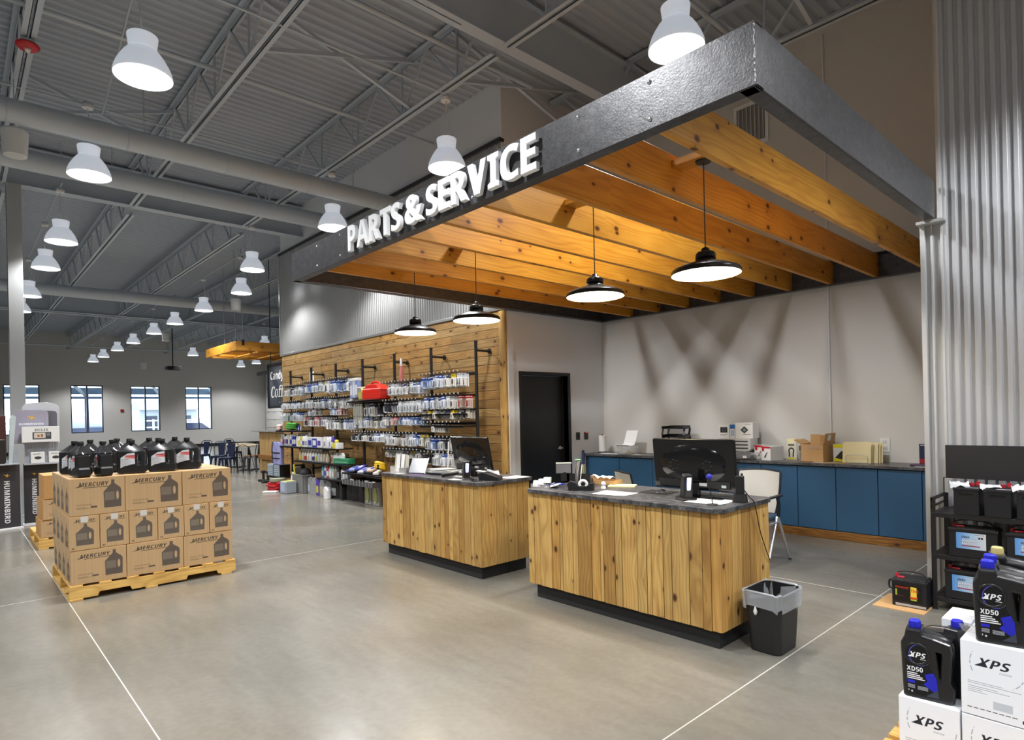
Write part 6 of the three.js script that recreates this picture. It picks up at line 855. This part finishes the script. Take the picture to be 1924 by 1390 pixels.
const marine = new THREE.MeshStandardMaterial({ roughness: 0.4, map: canvasTex(320, 190, (g, w, h) => { const gr = g.createLinearGradient(0, 0, w, 0); gr.addColorStop(0, '#5d9be6'); gr.addColorStop(0.5, '#a9cdf2'); gr.addColorStop(1, '#dfe6ee'); g.fillStyle = gr; g.fillRect(0, 0, w, h); g.save(); g.transform(1, 0, -0.2, 1, 0, 0); g.fillStyle = '#15151c'; g.font = 'bold italic 36px sans-serif'; g.fillText('Deka', 66, 62); g.fillStyle = '#f3f6fb'; g.strokeStyle = '#54607a'; g.lineWidth = 3; g.font = 'bold 42px sans-serif'; g.strokeText('MARINE', 82, 106); g.fillText('MARINE', 82, 106); g.strokeText('MASTER', 86, 142); g.fillText('MASTER', 86, 142); g.restore(); g.fillStyle = '#9c2f3c'; g.fillRect(56, 148, 200, 12); g.fillStyle = '#b5544e'; g.fillRect(206, 16, 96, 5); g.fillStyle = '#473034'; g.fillRect(240, 42, 22, 22); g.fillRect(268, 42, 22, 22); }) });
const redCap = lin(0.5, 0.02, 0.035, 0.4);
function battery(label, pos, turn, w, h, d, decor, group) {
  const b = thing('battery', label, 'battery', pos, turn, group);
  part(b, 'battery_case', [rbox(w, h * 0.86, d, 0.006, 0, h * 0.43, 0), rbox(w + 0.008, h * 0.1, d + 0.008, 0.005, 0, h * 0.9, 0)], lin(0.012, 0.0125, 0.016, 0.4)); part(b, 'battery_lid', rbox(w * 0.92, 0.012, d * 0.9, 0.004, 0, h * 0.955, 0), M.black);
  if (decor === 'end') { part(b, 'grip_recess', [rbox(w * 0.6, 0.012, 0.006, 0.002, 0, h * 0.74, d / 2)], M.blackGloss); part(b, 'terminal', [cyl(0.014, 0.014, 0.025, w * 0.1, h * 0.96, 0.02, 12), cyl(0.017, 0.019, 0.018, w * 0.1, h * 0.985, 0.02, 12)], redCap); part(b, 'terminal', cyl(0.014, 0.014, 0.03, w * 0.28, h * 0.96, -d * 0.2, 12), redCap); part(b, 'top_label', mv(rbox(w * 0.5, 0.002, 0.09, 0.0005), w * 0.22, h * 0.965, d * 0.32), lin(0.6, 0.65, 0.8, 0.4)); }
  else { part(b, 'terminal', cyl(0.013, 0.013, 0.03, -w * 0.42, h * 0.95, 0.02, 12), redCap); part(b, 'terminal', rbox(0.05, 0.016, 0.025, 0.005, -w * 0.28, h * 0.98, d * 0.2), redCap); part(b, 'rope_handle', tube([[-w * 0.48, h * 0.93, 0], [-w * 0.4, h * 1.12, 0], [w * 0.3, h * 1.14, 0], [w * 0.48, h * 0.93, 0]], 0.005, 20, 6), M.black); }
  return b;
}
{
  for (let i = 0; i < 6; i++) { const x = -1.052 + i * 0.182; if (x > -0.15) break; const b = battery(`black battery seen end-on, ${ORD[i]} from left on the top rack shelf`, [x, 0.735, -5.6], 0, 0.152, 0.21, 0.27, 'end', 'end-on batteries on the top shelf'); const f = new THREE.PlaneGeometry(0.12, 0.08, 6, 4), p = f.attributes.position; for (let k = 0; k < p.count; k++) p.setZ(k, R(-0.02, 0.02)); f.computeVertexNormals(); part(b, 'plastic_wrap', mv(f, -0.045, 0.215, 0.09, 0.3, -1.2), lin(0.6, 0.61, 0.63, 0.25)); }
  for (const [y, l, x] of [[0.42, 'black marine battery with pale blue label on the middle rack shelf', -1.02], [0.1, 'black marine battery with pale blue label on the bottom rack shelf', -1.05]]) { const b = battery(l, [x, y, -5.56], 0, 0.29, 0.225, 0.17, 'front', 'labelled batteries on the rack'); part(b, 'label', panel(0.178, 0.118, -0.01, 0.125, 0.0855), marine); }
  const b2 = battery('black marine battery right of the labelled one, middle rack shelf', [-0.68, 0.42, -5.56], 0, 0.29, 0.225, 0.17, 'front'); part(b2, 'label', panel(0.178, 0.118, -0.01, 0.125, 0.0855), marine);
  single('cardboard_sheet', 'flat cardboard sheet on the floor under the loose battery', 'cardboard', mv(rbox(0.345, 0.006, 0.42, 0.001, 0, 0.003, 0), 0, 0, 0), M.board, undefined, [-1.45, 0, -5.46], -0.0);
  const dg = new THREE.MeshStandardMaterial({ roughness: 0.4, map: canvasTex(256, 160, (g, w, h) => { g.fillStyle = '#08080c'; g.fillRect(0, 0, w, h); g.fillStyle = '#d2401c'; g.font = 'bold 26px sans-serif'; g.fillText('DOUGLAS', 20, 34); g.fillStyle = '#a6b336'; g.fillRect(20, 46, 16, 62); g.strokeStyle = '#a5242c'; g.lineWidth = 3; g.beginPath(); g.moveTo(36, 104); g.lineTo(96, 112); g.stroke(); g.fillStyle = '#ecd04a'; g.fillRect(156, 10, 54, 100); g.fillStyle = '#d8401c'; g.font = 'bold 40px serif'; g.fillText('lbd', 160, 60); g.fillRect(150, 106, 68, 16); g.fillStyle = '#b3c23a'; g.fillRect(156, 126, 54, 14); }) });
  const d = battery('loose black battery with orange and yellow print on the floor cardboard', [-1.402, 0.006, -5.455], 0.02, 0.228, 0.215, 0.2, 'front'); part(d, 'label', panel(0.19, 0.125, -0.01, 0.105, 0.1006), dg); part(d, 'side_handle', tube([[-0.114, 0.19, 0.05], [-0.14, 0.18, 0.05], [-0.14, 0.12, 0.05], [-0.114, 0.12, 0.05]], 0.007, 12, 6), M.black); part(d, 'clear_tape', panel(0.2, 0.018, 0.01, 0.016, 0.101), lin(0.4, 0.4, 0.42, 0.15));
}
// ---------------------------------------------------------------- white oil cartons and jugs in the right foreground
const xpsBox = new THREE.MeshStandardMaterial({ roughness: 0.5, map: canvasTex(420, 560, (g, w, h) => { g.fillStyle = '#f0f4fc'; g.fillRect(0, 0, w, h); g.save(); g.transform(1.25, 0, -0.35, 1, 0, 0); g.fillStyle = '#1b2030'; g.font = 'bold 92px sans-serif'; g.fillText('XPS', 128, 176); g.restore(); g.fillStyle = '#1b2030'; g.beginPath(); g.moveTo(86, 176); g.lineTo(160, 128); g.lineTo(150, 176); g.fill(); g.fillStyle = '#9aa3b3'; g.font = 'italic 24px sans-serif'; g.fillText('marine', 240, 206); g.strokeStyle = '#aab3c4'; g.lineWidth = 7; g.setLineDash([40, 16, 26, 12]); g.beginPath(); g.arc(230, 150, 172, 2.7, 3.6); g.stroke(); g.beginPath(); g.arc(230, 150, 172, 0.1, 1.0); g.stroke(); g.setLineDash([]); g.fillStyle = '#6f7788'; for (let i = 0; i < 6; i++) g.fillRect(42, 300 + i * 14 + (i > 1 ? 8 : 0), [220, 330, 190, 260, 90, 120][i], 3); g.fillStyle = '#1b2030'; for (let i = 0; i < 8; i++) g.fillRect(36 + i * 40, 500, 30, 6); g.beginPath(); g.arc(394, 520, 18, 0, 7); g.fill(); g.fillStyle = '#c4ccd8'; g.fillRect(200, 420, 120, 60); }) });
const xpsWhite = lin(0.84, 0.87, 0.92, 0.55);
function whiteCarton(label, x0, x1, y0, y1, z0, z1, front = true) { const w = x1 - x0 - 0.003, h = y1 - y0 - 0.002, d = z0 - z1; const c = thing('white_carton', label, 'box', [(x0 + x1) / 2, y0, (z0 + z1) / 2], R(-0.01, 0.01), 'white oil cartons in the foreground'); part(c, 'carton', rbox(w, h, d, 0.003, 0, h / 2, 0), xpsWhite); if (front) part(c, 'printed_front', panel(w - 0.004, h - 0.004, 0, h / 2, d / 2), xpsBox); part(c, 'top_seam', rbox(w * 0.98, 0.001, 0.003, 0.0003, 0, h, 0), lin(0.45, 0.45, 0.45)); return c; }
{
  pallet('yellow wooden pallet under the white cartons at lower right', [-0.86, 0, -2.62], 0.9, 0.9, Math.PI);
  const p = scene.children[scene.children.length - 1]; p.position.set(-0.862, 0, -3.32); 
  whiteCarton('white carton at the bottom left, carrying two blue-capped jugs', -0.75, -0.551, 0.138, 0.43, -2.695, -2.9); whiteCarton('white carton at the bottom right under the upper carton', -0.548, -0.35, 0.138, 0.43, -2.695, -2.9); whiteCarton('upper white carton with large dark logo, nearest the viewer', -0.548, -0.35, 0.431, 0.7, -2.695, -2.9);
  whiteCarton('white carton behind the two jugs, bottom layer', -0.75, -0.551, 0.138, 0.43, -2.905, -3.13); whiteCarton('white carton top showing behind the two jugs', -0.652, -0.551, 0.431, 0.7, -2.91, -3.1, false); whiteCarton('white carton in the back bottom layer at right', -0.548, -0.35, 0.138, 0.43, -2.905, -3.13); whiteCarton('white carton in the back upper layer at right', -0.548, -0.35, 0.431, 0.7, -2.905, -3.13, false);
}
const xpsLabel = (name, hot) => new THREE.MeshStandardMaterial({ roughness: 0.28, map: canvasTex(256, 420, (g, w, h) => { g.fillStyle = '#0c0d12'; g.fillRect(0, 0, w, h); g.fillStyle = hot; g.beginPath(); g.moveTo(256, 210); g.lineTo(150, 250); g.lineTo(170, 300); g.lineTo(140, 330); g.lineTo(256, 400); g.fill(); g.fillStyle = 'rgba(0,0,0,0.35)'; for (let i = 0; i < 12; i++) g.fillRect(150 + i * 3, 250 + i * 12, 106, 4); g.fillStyle = '#39404c'; g.beginPath(); g.moveTo(256, 350); g.lineTo(160, 420); g.lineTo(256, 420); g.fill(); g.strokeStyle = hot; g.lineWidth = 7; g.beginPath(); g.arc(118, 100, 84, 1.2, 4.6); g.stroke(); g.strokeStyle = '#8a90a0'; g.lineWidth = 2; g.beginPath(); g.arc(118, 100, 84, 0, 7); g.stroke(); g.save(); g.transform(1.2, 0, -0.3, 1, 0, 0); g.fillStyle = '#f2f4f8'; g.font = 'bold 60px sans-serif'; g.fillText('XPS', 56, 122); g.restore(); g.fillStyle = '#f2f4f8'; g.beginPath(); g.moveTo(22, 122); g.lineTo(76, 88); g.lineTo(70, 122); g.fill(); g.fillRect(120, 130, 70, 4); g.font = 'bold 52px sans-serif'; g.fillText(name, 14, 236); for (let i = 0; i < 4; i++) g.fillRect(16, 248 + i * 15, [80, 100, 120, 136][i], 8); g.fillStyle = hot; g.fillRect(16, 312, 60, 22); g.fillStyle = '#c9ced8'; for (let i = 0; i < 4; i++) { g.fillRect(16, 348 + i * 8, 60, 3); g.fillRect(96, 352 + i * 8, 80, 3); } g.beginPath(); g.arc(24, 396, 8, 0, 7); g.arc(52, 402, 8, 0, 7); g.fill(); }) });
const lab50 = xpsLabel('XD50', '#2528c8'), lab100 = xpsLabel('XD100', '#a9852e');
const xBlack = new THREE.MeshPhysicalMaterial({ roughness: 0.3, clearcoat: 0.3, clearcoatRoughness: 0.2 }); xBlack.color.setRGB(0.009, 0.009, 0.011);
function makeX(label, pos, turn, capCol, lab) {
  const j = thing('oil_jug', label, 'jug', pos, turn, 'black oil jugs in the right foreground');
  const P = (a) => a.map(([x, y]) => new THREE.Vector2(x, y));
  const s = new THREE.Shape(P([[-0.068, 0.006], [-0.062, 0], [0.066, 0], [0.074, 0.01], [0.076, 0.05], [0.062, 0.075], [0.07, 0.19], [0.066, 0.215], [0.02, 0.226], [-0.02, 0.232], [-0.026, 0.248], [-0.058, 0.248], [-0.062, 0.225], [-0.074, 0.2], [-0.074, 0.19]]));
  s.holes.push(new THREE.Path(P([[0.03, 0.085], [0.044, 0.07], [0.05, 0.08], [0.056, 0.18], [0.05, 0.192], [0.026, 0.196], [0.018, 0.188]])));
  part(j, 'jug_body', mv(extr(s, 0.078, 0.011, { bevelSegments: 3 }), 0, 0, -0.039), xBlack);
  part(j, 'shoulder_ridge', [tube([[-0.02, 0.231, 0.0], [0.02, 0.226, 0.0], [0.064, 0.213, 0.0], [0.068, 0.18, 0], [0.06, 0.08, 0]], 0.016, 24, 8)], xBlack);
  part(j, 'cap', [lathe([[0, 0.246], [0.0185, 0.246], [0.0185, 0.252], [0, 0.252]], 22, -0.042), lathe([[0, 0.255], [0.019, 0.255], [0.0195, 0.259], [0.0195, 0.281], [0.017, 0.285], [0, 0.285]], 24, -0.042)], capCol);
  const rg = []; for (let i = 0; i < 24; i++) { const a = i / 24 * 6.283; rg.push(rbox(0.002, 0.02, 0.002, 0.0005, -0.042 + 0.0195 * Math.cos(a), 0.269, 0.0195 * Math.sin(a))); } part(j, 'cap_ribs', rg, capCol);
  const ls = new THREE.Shape(P([[-0.06, 0.014], [0.036, 0.014], [0.03, 0.085], [0.012, 0.12], [0.005, 0.15], [0.008, 0.175], [-0.008, 0.205], [-0.035, 0.212], [-0.062, 0.2], [-0.071, 0.17], [-0.066, 0.1]])); part(j, 'label', uvFit(mv(extr(ls, 0.0012), 0, 0, 0.0502)), lab);
  const c = new THREE.TorusGeometry(0.039, 0.004, 8, 32); part(j, 'round_boss', mv(c, -0.032, 0.169, 0.051), xBlack);
  return j;
}
{
  const bl = lin(0.02, 0.025, 0.55, 0.3), gold = lin(0.62, 0.53, 0.24, 0.35);
  const a = makeX('black oil jug with blue cap, front one on the lower white carton', [-0.662, 0.43, -2.765], 0.12, bl, lab50);
  copy(a, [-0.628, 0.43, -2.872], Math.PI - 0.25, 'black oil jug with blue cap, behind the front one, turned away');
  copy(a, [-0.43, 0.701, -2.765], 0.15, 'black oil jug with blue cap in front on the upper white carton'); copy(a, [-0.44, 0.701, -2.872], 0.15, 'black oil jug with blue cap, second row on the upper white carton');
  makeX('black oil jug with gold cap at the right picture edge', [-0.445, 0.701, -3.04], 0.2, gold, lab100);
  const f = new THREE.PlaneGeometry(0.1, 0.07, 8, 5), p = f.attributes.position; for (let k = 0; k < p.count; k++) p.setZ(k, R(-0.008, 0.012)); f.computeVertexNormals(); f.rotateX(-Math.PI / 2); single('plastic_scrap', 'crumpled clear plastic beside the jugs on the upper carton', 'plastic', mv(f, 0, 0.012, 0), M.clear, undefined, [-0.515, 0.7, -2.8], 0.3);
}
// ---------------------------------------------------------------- coffee corner and far end of the hall
{
  const c = thing('coffee_counter', 'coffee bar counter with upright pale boards and thin top', 'counter', [0, 0, 0]);
  for (let i = 0; i < 20; i++) { const x = -18.12 + i * 0.165; part(c, 'board', rext(x, x + 0.16, 0.02, 1.2, -6.62, -6.6 + R(0, 0.006), 0.004, 1, R(0, 3), R(0, 3)), pick([tint(T.wall, 1.0, 1.05, 1.1, 0.6), tint(T.wall, 1.15, 1.15, 1.15, 0.6)])); }
  part(c, 'carcass', ext(-18.12, -14.8, 0, 1.2, -7.2, -6.62), lin(0.2, 0.18, 0.16)); part(c, 'countertop', rext(-18.55, -14.7, 1.2, 1.235, -7.3, -6.52, 0.004, 0), lin(0.28, 0.27, 0.26, 0.4)); part(c, 'foot_shelf', rext(-18.0, -16.4, 0.42, 0.55, -6.6, -6.5, 0.004, 0), M.oak);
}
// hanging timber frame with braces
{
  const f = thing('timber_frame', 'square orange timber frame hanging over the coffee corner', 'canopy', [0, 0, 0]); const x0 = -20.3, x1 = -17.6, z0 = -8.6, z1 = -5.82, y0 = 3.5, y1 = 3.75;
  const bm = (a, b, p, q, g) => rext(a, b, y0, y1, p, q, 0.006, g, R(0, 3), R(0, 4));
  part(f, 'beam', bm(x0, x1, z1 - 0.05, z1, 0), M.fir[0]); part(f, 'beam', bm(x0, x1, z0, z0 + 0.05, 0), M.fir[1]); part(f, 'beam', bm(x0, x0 + 0.05, z0 + 0.05, z1 - 0.05, 2), M.fir[1]); part(f, 'beam', bm(x1 - 0.05, x1, z0 + 0.05, z1 - 0.05, 2), M.fir[2]);
  for (let i = 1; i < 4; i++) part(f, 'joist', bm(x0 + i * 0.675, x0 + i * 0.675 + 0.045, z0 + 0.05, z1 - 0.05, 2), M.fir[i % 3]); for (let i = 1; i < 4; i++) part(f, 'slat', rext(x0 + 0.05, x1 - 0.05, y0 - 0.03, y0, z0 + i * 0.7, z0 + i * 0.7 + 0.07, 0.004, 0), M.fir[0]);
  for (const [x, z] of [[x0 + 0.5, z1 - 0.4], [x1 - 0.3, z1 - 0.1], [x1 - 0.02, z1 - 0.2], [x0 + 0.3, z0 + 0.3]]) { part(f, 'hanger_rod', rod([x, y1, z], [x, 6.35, z], 0.012, 6), M.silver); part(f, 'hanger_bracket', rbox(0.07, 0.16, 0.07, 0.006, x, y1 - 0.03, z), M.black); }
}
// chalkboard style sign on an arm
{
  const s = thing('hanging_sign', 'black framed sign with white coffee lettering behind the wall end', 'sign', [0, 0, 0]);
  const m = new THREE.MeshStandardMaterial({ roughness: 0.6, map: canvasTex(256, 200, (g, w, h) => { g.fillStyle = '#4a5058'; g.fillRect(0, 0, w, h); g.fillStyle = '#f2f2f0'; g.font = 'bold 54px sans-serif'; g.fillText('Candy', 18, 70); g.font = 'italic bold 74px serif'; g.fillText('Coffee', 16, 156); }) });
  part(s, 'sign_panel', panel(1.5, 1.2, -17.3, 2.52, -6.9, 0.03), m); part(s, 'sign_frame', [rext(-18.08, -16.52, 3.1, 3.17, -6.92, -6.86), rext(-18.08, -16.52, 1.87, 1.94, -6.92, -6.86), rext(-18.1, -18.03, 1.87, 3.17, -6.93, -6.85), rext(-16.57, -16.5, 1.87, 3.17, -6.93, -6.85)], M.black); part(s, 'bracket', [rext(-19.0, -18.05, 2.88, 3.0, -6.92, -6.88)], M.black); part(s, 'hanger', [rod([-17.9, 3.17, -6.89], [-17.9, 6.3, -6.89], 0.012), rod([-16.7, 3.17, -6.89], [-16.7, 6.3, -6.89], 0.012)], M.black);
}
// navy metal cafe chairs and tables
function cafe(label, pos, turn, m) {
  const c = thing('cafe_chair', label, 'chair', pos, turn, 'metal cafe chairs by the coffee counter');
  part(c, 'seat', rbox(0.36, 0.025, 0.36, 0.01, 0, 0.455, 0), m); part(c, 'apron', mv(extr(shapeOf([[-0.19, 0], [0.19, 0], [0.17, 0.05], [-0.17, 0.05]]), 0.34), 0, 0.4, -0.17), m);
  for (const sx of [-1, 1]) for (const sz of [-1, 1]) { const g = new THREE.CylinderGeometry(0.045, 0.018, 0.45, 4); g.translate(0, 0.225, 0); part(c, 'leg', mv(g, sx * 0.2, 0, sz * 0.2, 0, -sz * 0.1, sx * 0.1), m); }
  part(c, 'backrest', mv(extr(shapeOf([[-0.075, 0], [0.075, 0], [0.11, 0.4], [-0.11, 0.4]]), 0.012, 0.003), 0, 0.46, -0.19, 0, -0.15), m); part(c, 'back_hoop', tube([[-0.18, 0.45, -0.15], [-0.21, 0.72, -0.2], [-0.17, 0.87, -0.24], [0, 0.9, -0.25], [0.17, 0.87, -0.24], [0.21, 0.72, -0.2], [0.18, 0.45, -0.15]], 0.012, 30, 6), m);
  return c;
}
{
  const navy = lin(0.015, 0.022, 0.055, 0.35, 0.3);
  const a = cafe('navy metal chair, second from left by the cafe tables', [-20.2, 0, -6.1], 0.9, navy); for (const [x, z, t, l] of [[-21.6, -6.0, 0.6, 'navy metal chair furthest left by the cafe tables'], [-18.98, -5.98, 0.75, 'navy metal chair nearest, back towards the viewer'], [-22.2, -7.2, 2.0, 'navy metal chair beyond the cafe tables'], [-19.3, -7.5, 3.3, 'navy metal chair turned away by the wire rack']]) copy(a, [x, 0, z], t, l);
  const w = cafe('steel cafe chair with wooden seat beside the coffee counter', [-18.75, 0, -6.6], -0.7, lin(0.1, 0.1, 0.11, 0.3, 0.6)); part(w, 'wood_seat', rbox(0.34, 0.02, 0.34, 0.006, 0, 0.478, 0), M.oak);
  for (const [x, z, l] of [[-21.0, -6.9, 'pale-topped cafe table, farther of two'], [-19.45, -6.75, 'pale-topped cafe table, nearer of two']]) { const t = thing('cafe_table', l, 'table', [x, 0, z]); part(t, 'tabletop', rbox(0.85, 0.04, 0.85, 0.01, 0, 0.76, 0), lin(0.6, 0.5, 0.34, 0.5)); part(t, 'pedestal', rod([0, 0.02, 0], [0, 0.74, 0], 0.035), M.black); part(t, 'foot_bar', [rbox(0.6, 0.03, 0.06, 0.008, 0, 0.015, 0), rbox(0.06, 0.03, 0.6, 0.008, 0, 0.015, 0)], M.black); }
  const r = thing('wire_rack', 'black wire basket rack by the coffee counter', 'rack', [-18.35, 0, -6.3], 0.2); for (let i = 0; i < 7; i++) part(r, 'wire', rod([-0.3 + i * 0.1, 0, 0.1], [-0.3 + i * 0.1, 0.74, 0.1], 0.006, 5), M.black); part(r, 'frame', [tube([[-0.32, 0, 0.1], [-0.32, 0.74, 0.1], [0.32, 0.74, 0.1], [0.32, 0, 0.1]], 0.012, 40, 6), rod([-0.32, 0.45, 0.1], [0.32, 0.45, 0.1], 0.009), rod([-0.32, 0.0, -0.1], [-0.32, 0.74, 0.1], 0.009), rod([0.32, 0.0, -0.1], [0.32, 0.74, 0.1], 0.009)], M.black);
}
// ---------------------------------------------------------------- outside the far windows: porch, yard, fence, vehicles
{
  struct('ground_outside', ext(-120, XFAR - 0.3, -0.25, -0.05, -70, 50), lin(0.42, 0.42, 0.4, 0.9));
  const p = thing('porch_roof', 'white porch roof with beams outside the far windows', 'porch', [0, 0, 0]); const w = lin(0.5, 0.55, 0.62, 0.6);
  part(p, 'porch_soffit', ext(-45.5, XFAR - 0.25, 4.15, 4.25, -16, 2), w); part(p, 'porch_beam', rext(-45.5, -45.2, 3.35, 3.75, -16, 2), lin(0.2, 0.3, 0.42, 0.5)); part(p, 'porch_rail', rext(-45.3, -45.1, 3.05, 3.2, -16, 2), lin(0.15, 0.25, 0.38, 0.5));
  for (const z of [-13.5, -10.2, -6.1, -1.5]) { part(p, 'post', rext(-45.45, -45.25, -0.05, 3.35, z - 0.1, z + 0.1), lin(0.16, 0.14, 0.22, 0.6)); part(p, 'knee_brace', bar([-45.3, 3.3, z + 0.1], [-43.2, 4.15, z + 1.2], 0.14, 0.14), w); }
  const f = thing('yard_fence', 'white rail fence outside the far windows', 'fence', [0, 0, 0]); for (let z = -16; z < 3; z += 1.6) part(f, 'fence_post', ext(-52.1, -52, -0.05, 1.75, z, z + 0.12), M.white); for (const y of [0.5, 1.1, 1.6]) part(f, 'fence_rail', ext(-52.1, -52.02, y, y + 0.1, -16, 3), M.white);
  const car = thing('parked_car', 'white car parked outside the rightmost far window', 'car', [-49.3, -0.05, -13.1], 0); const prof = [[-2.2, 0.3], [2.2, 0.3], [2.25, 0.75], [2.0, 0.92], [1.1, 1.0], [0.45, 1.5], [-0.9, 1.55], [-1.75, 1.05], [-2.2, 0.95]]; const cb = extr(shapeOf(prof), 1.6, 0.06); cb.rotateY(Math.PI / 2); cb.translate(-0.8, 0, 0); part(car, 'car_body', cb, lin(0.7, 0.72, 0.75, 0.25)); const gw = extr(shapeOf([[0.95, 1.02], [0.4, 1.44], [-0.85, 1.48], [-1.45, 1.06]]), 1.74, 0); gw.rotateY(Math.PI / 2); gw.translate(-0.87, 0, 0); part(car, 'side_windows', gw, lin(0.04, 0.05, 0.1, 0.1)); for (const z of [-1.35, 1.35]) for (const x of [-0.78, 0.78]) { const t = cyl(0.33, 0.33, 0.22, 0, -0.11, 0, 20); t.rotateZ(Math.PI / 2); part(car, 'wheel', t.translate(x, 0.33, z), M.black); }
  const bt = thing('covered_boat', 'boat under a pale cover outside the second far window', 'boat', [-50, -0.05, -5.6]); const hull = extr(shapeOf([[-2.6, 0.5], [2.2, 0.5], [2.9, 1.3], [-2.6, 1.3]]), 1.5, 0.1); hull.rotateY(Math.PI / 2); hull.translate(-0.75, 0, 0); part(bt, 'hull', hull, lin(0.12, 0.14, 0.22, 0.3)); const cv = new THREE.SphereGeometry(1, 20, 10, 0, Math.PI * 2, 0, Math.PI / 2); cv.scale(0.9, 0.9, 2.6); part(bt, 'boat_cover', cv.translate(0, 1.3, 0), lin(0.5, 0.55, 0.62, 0.7)); part(bt, 'trailer', [rext(-0.6, 0.6, 0.35, 0.45, -2.4, 2.4), rext(-0.5, -0.3, 0, 0.5, -0.3, 0.3), rext(0.3, 0.5, 0, 0.5, -0.3, 0.3)], M.black);
  const sh = thing('yard_shed', 'small pale building with dark windows outside the third far window', 'building', [-60, -0.05, -13.6]); part(sh, 'shed_wall', ext(-2, 2, 0, 2.6, -2.2, 2.2), lin(0.45, 0.5, 0.55)); for (const z of [-1.3, 0, 1.3]) part(sh, 'window', ext(2, 2.04, 0.9, 2.1, z - 0.4, z + 0.4), lin(0.03, 0.04, 0.07, 0.2)); part(sh, 'roof', mv(extr(shapeOf([[-2.6, 0], [2.6, 0], [0, 0.9]]), 4.4), 0, 2.6, -2.2), lin(0.3, 0.3, 0.32));
}
for (const n of []) void n;
renderer.render(scene, camera);
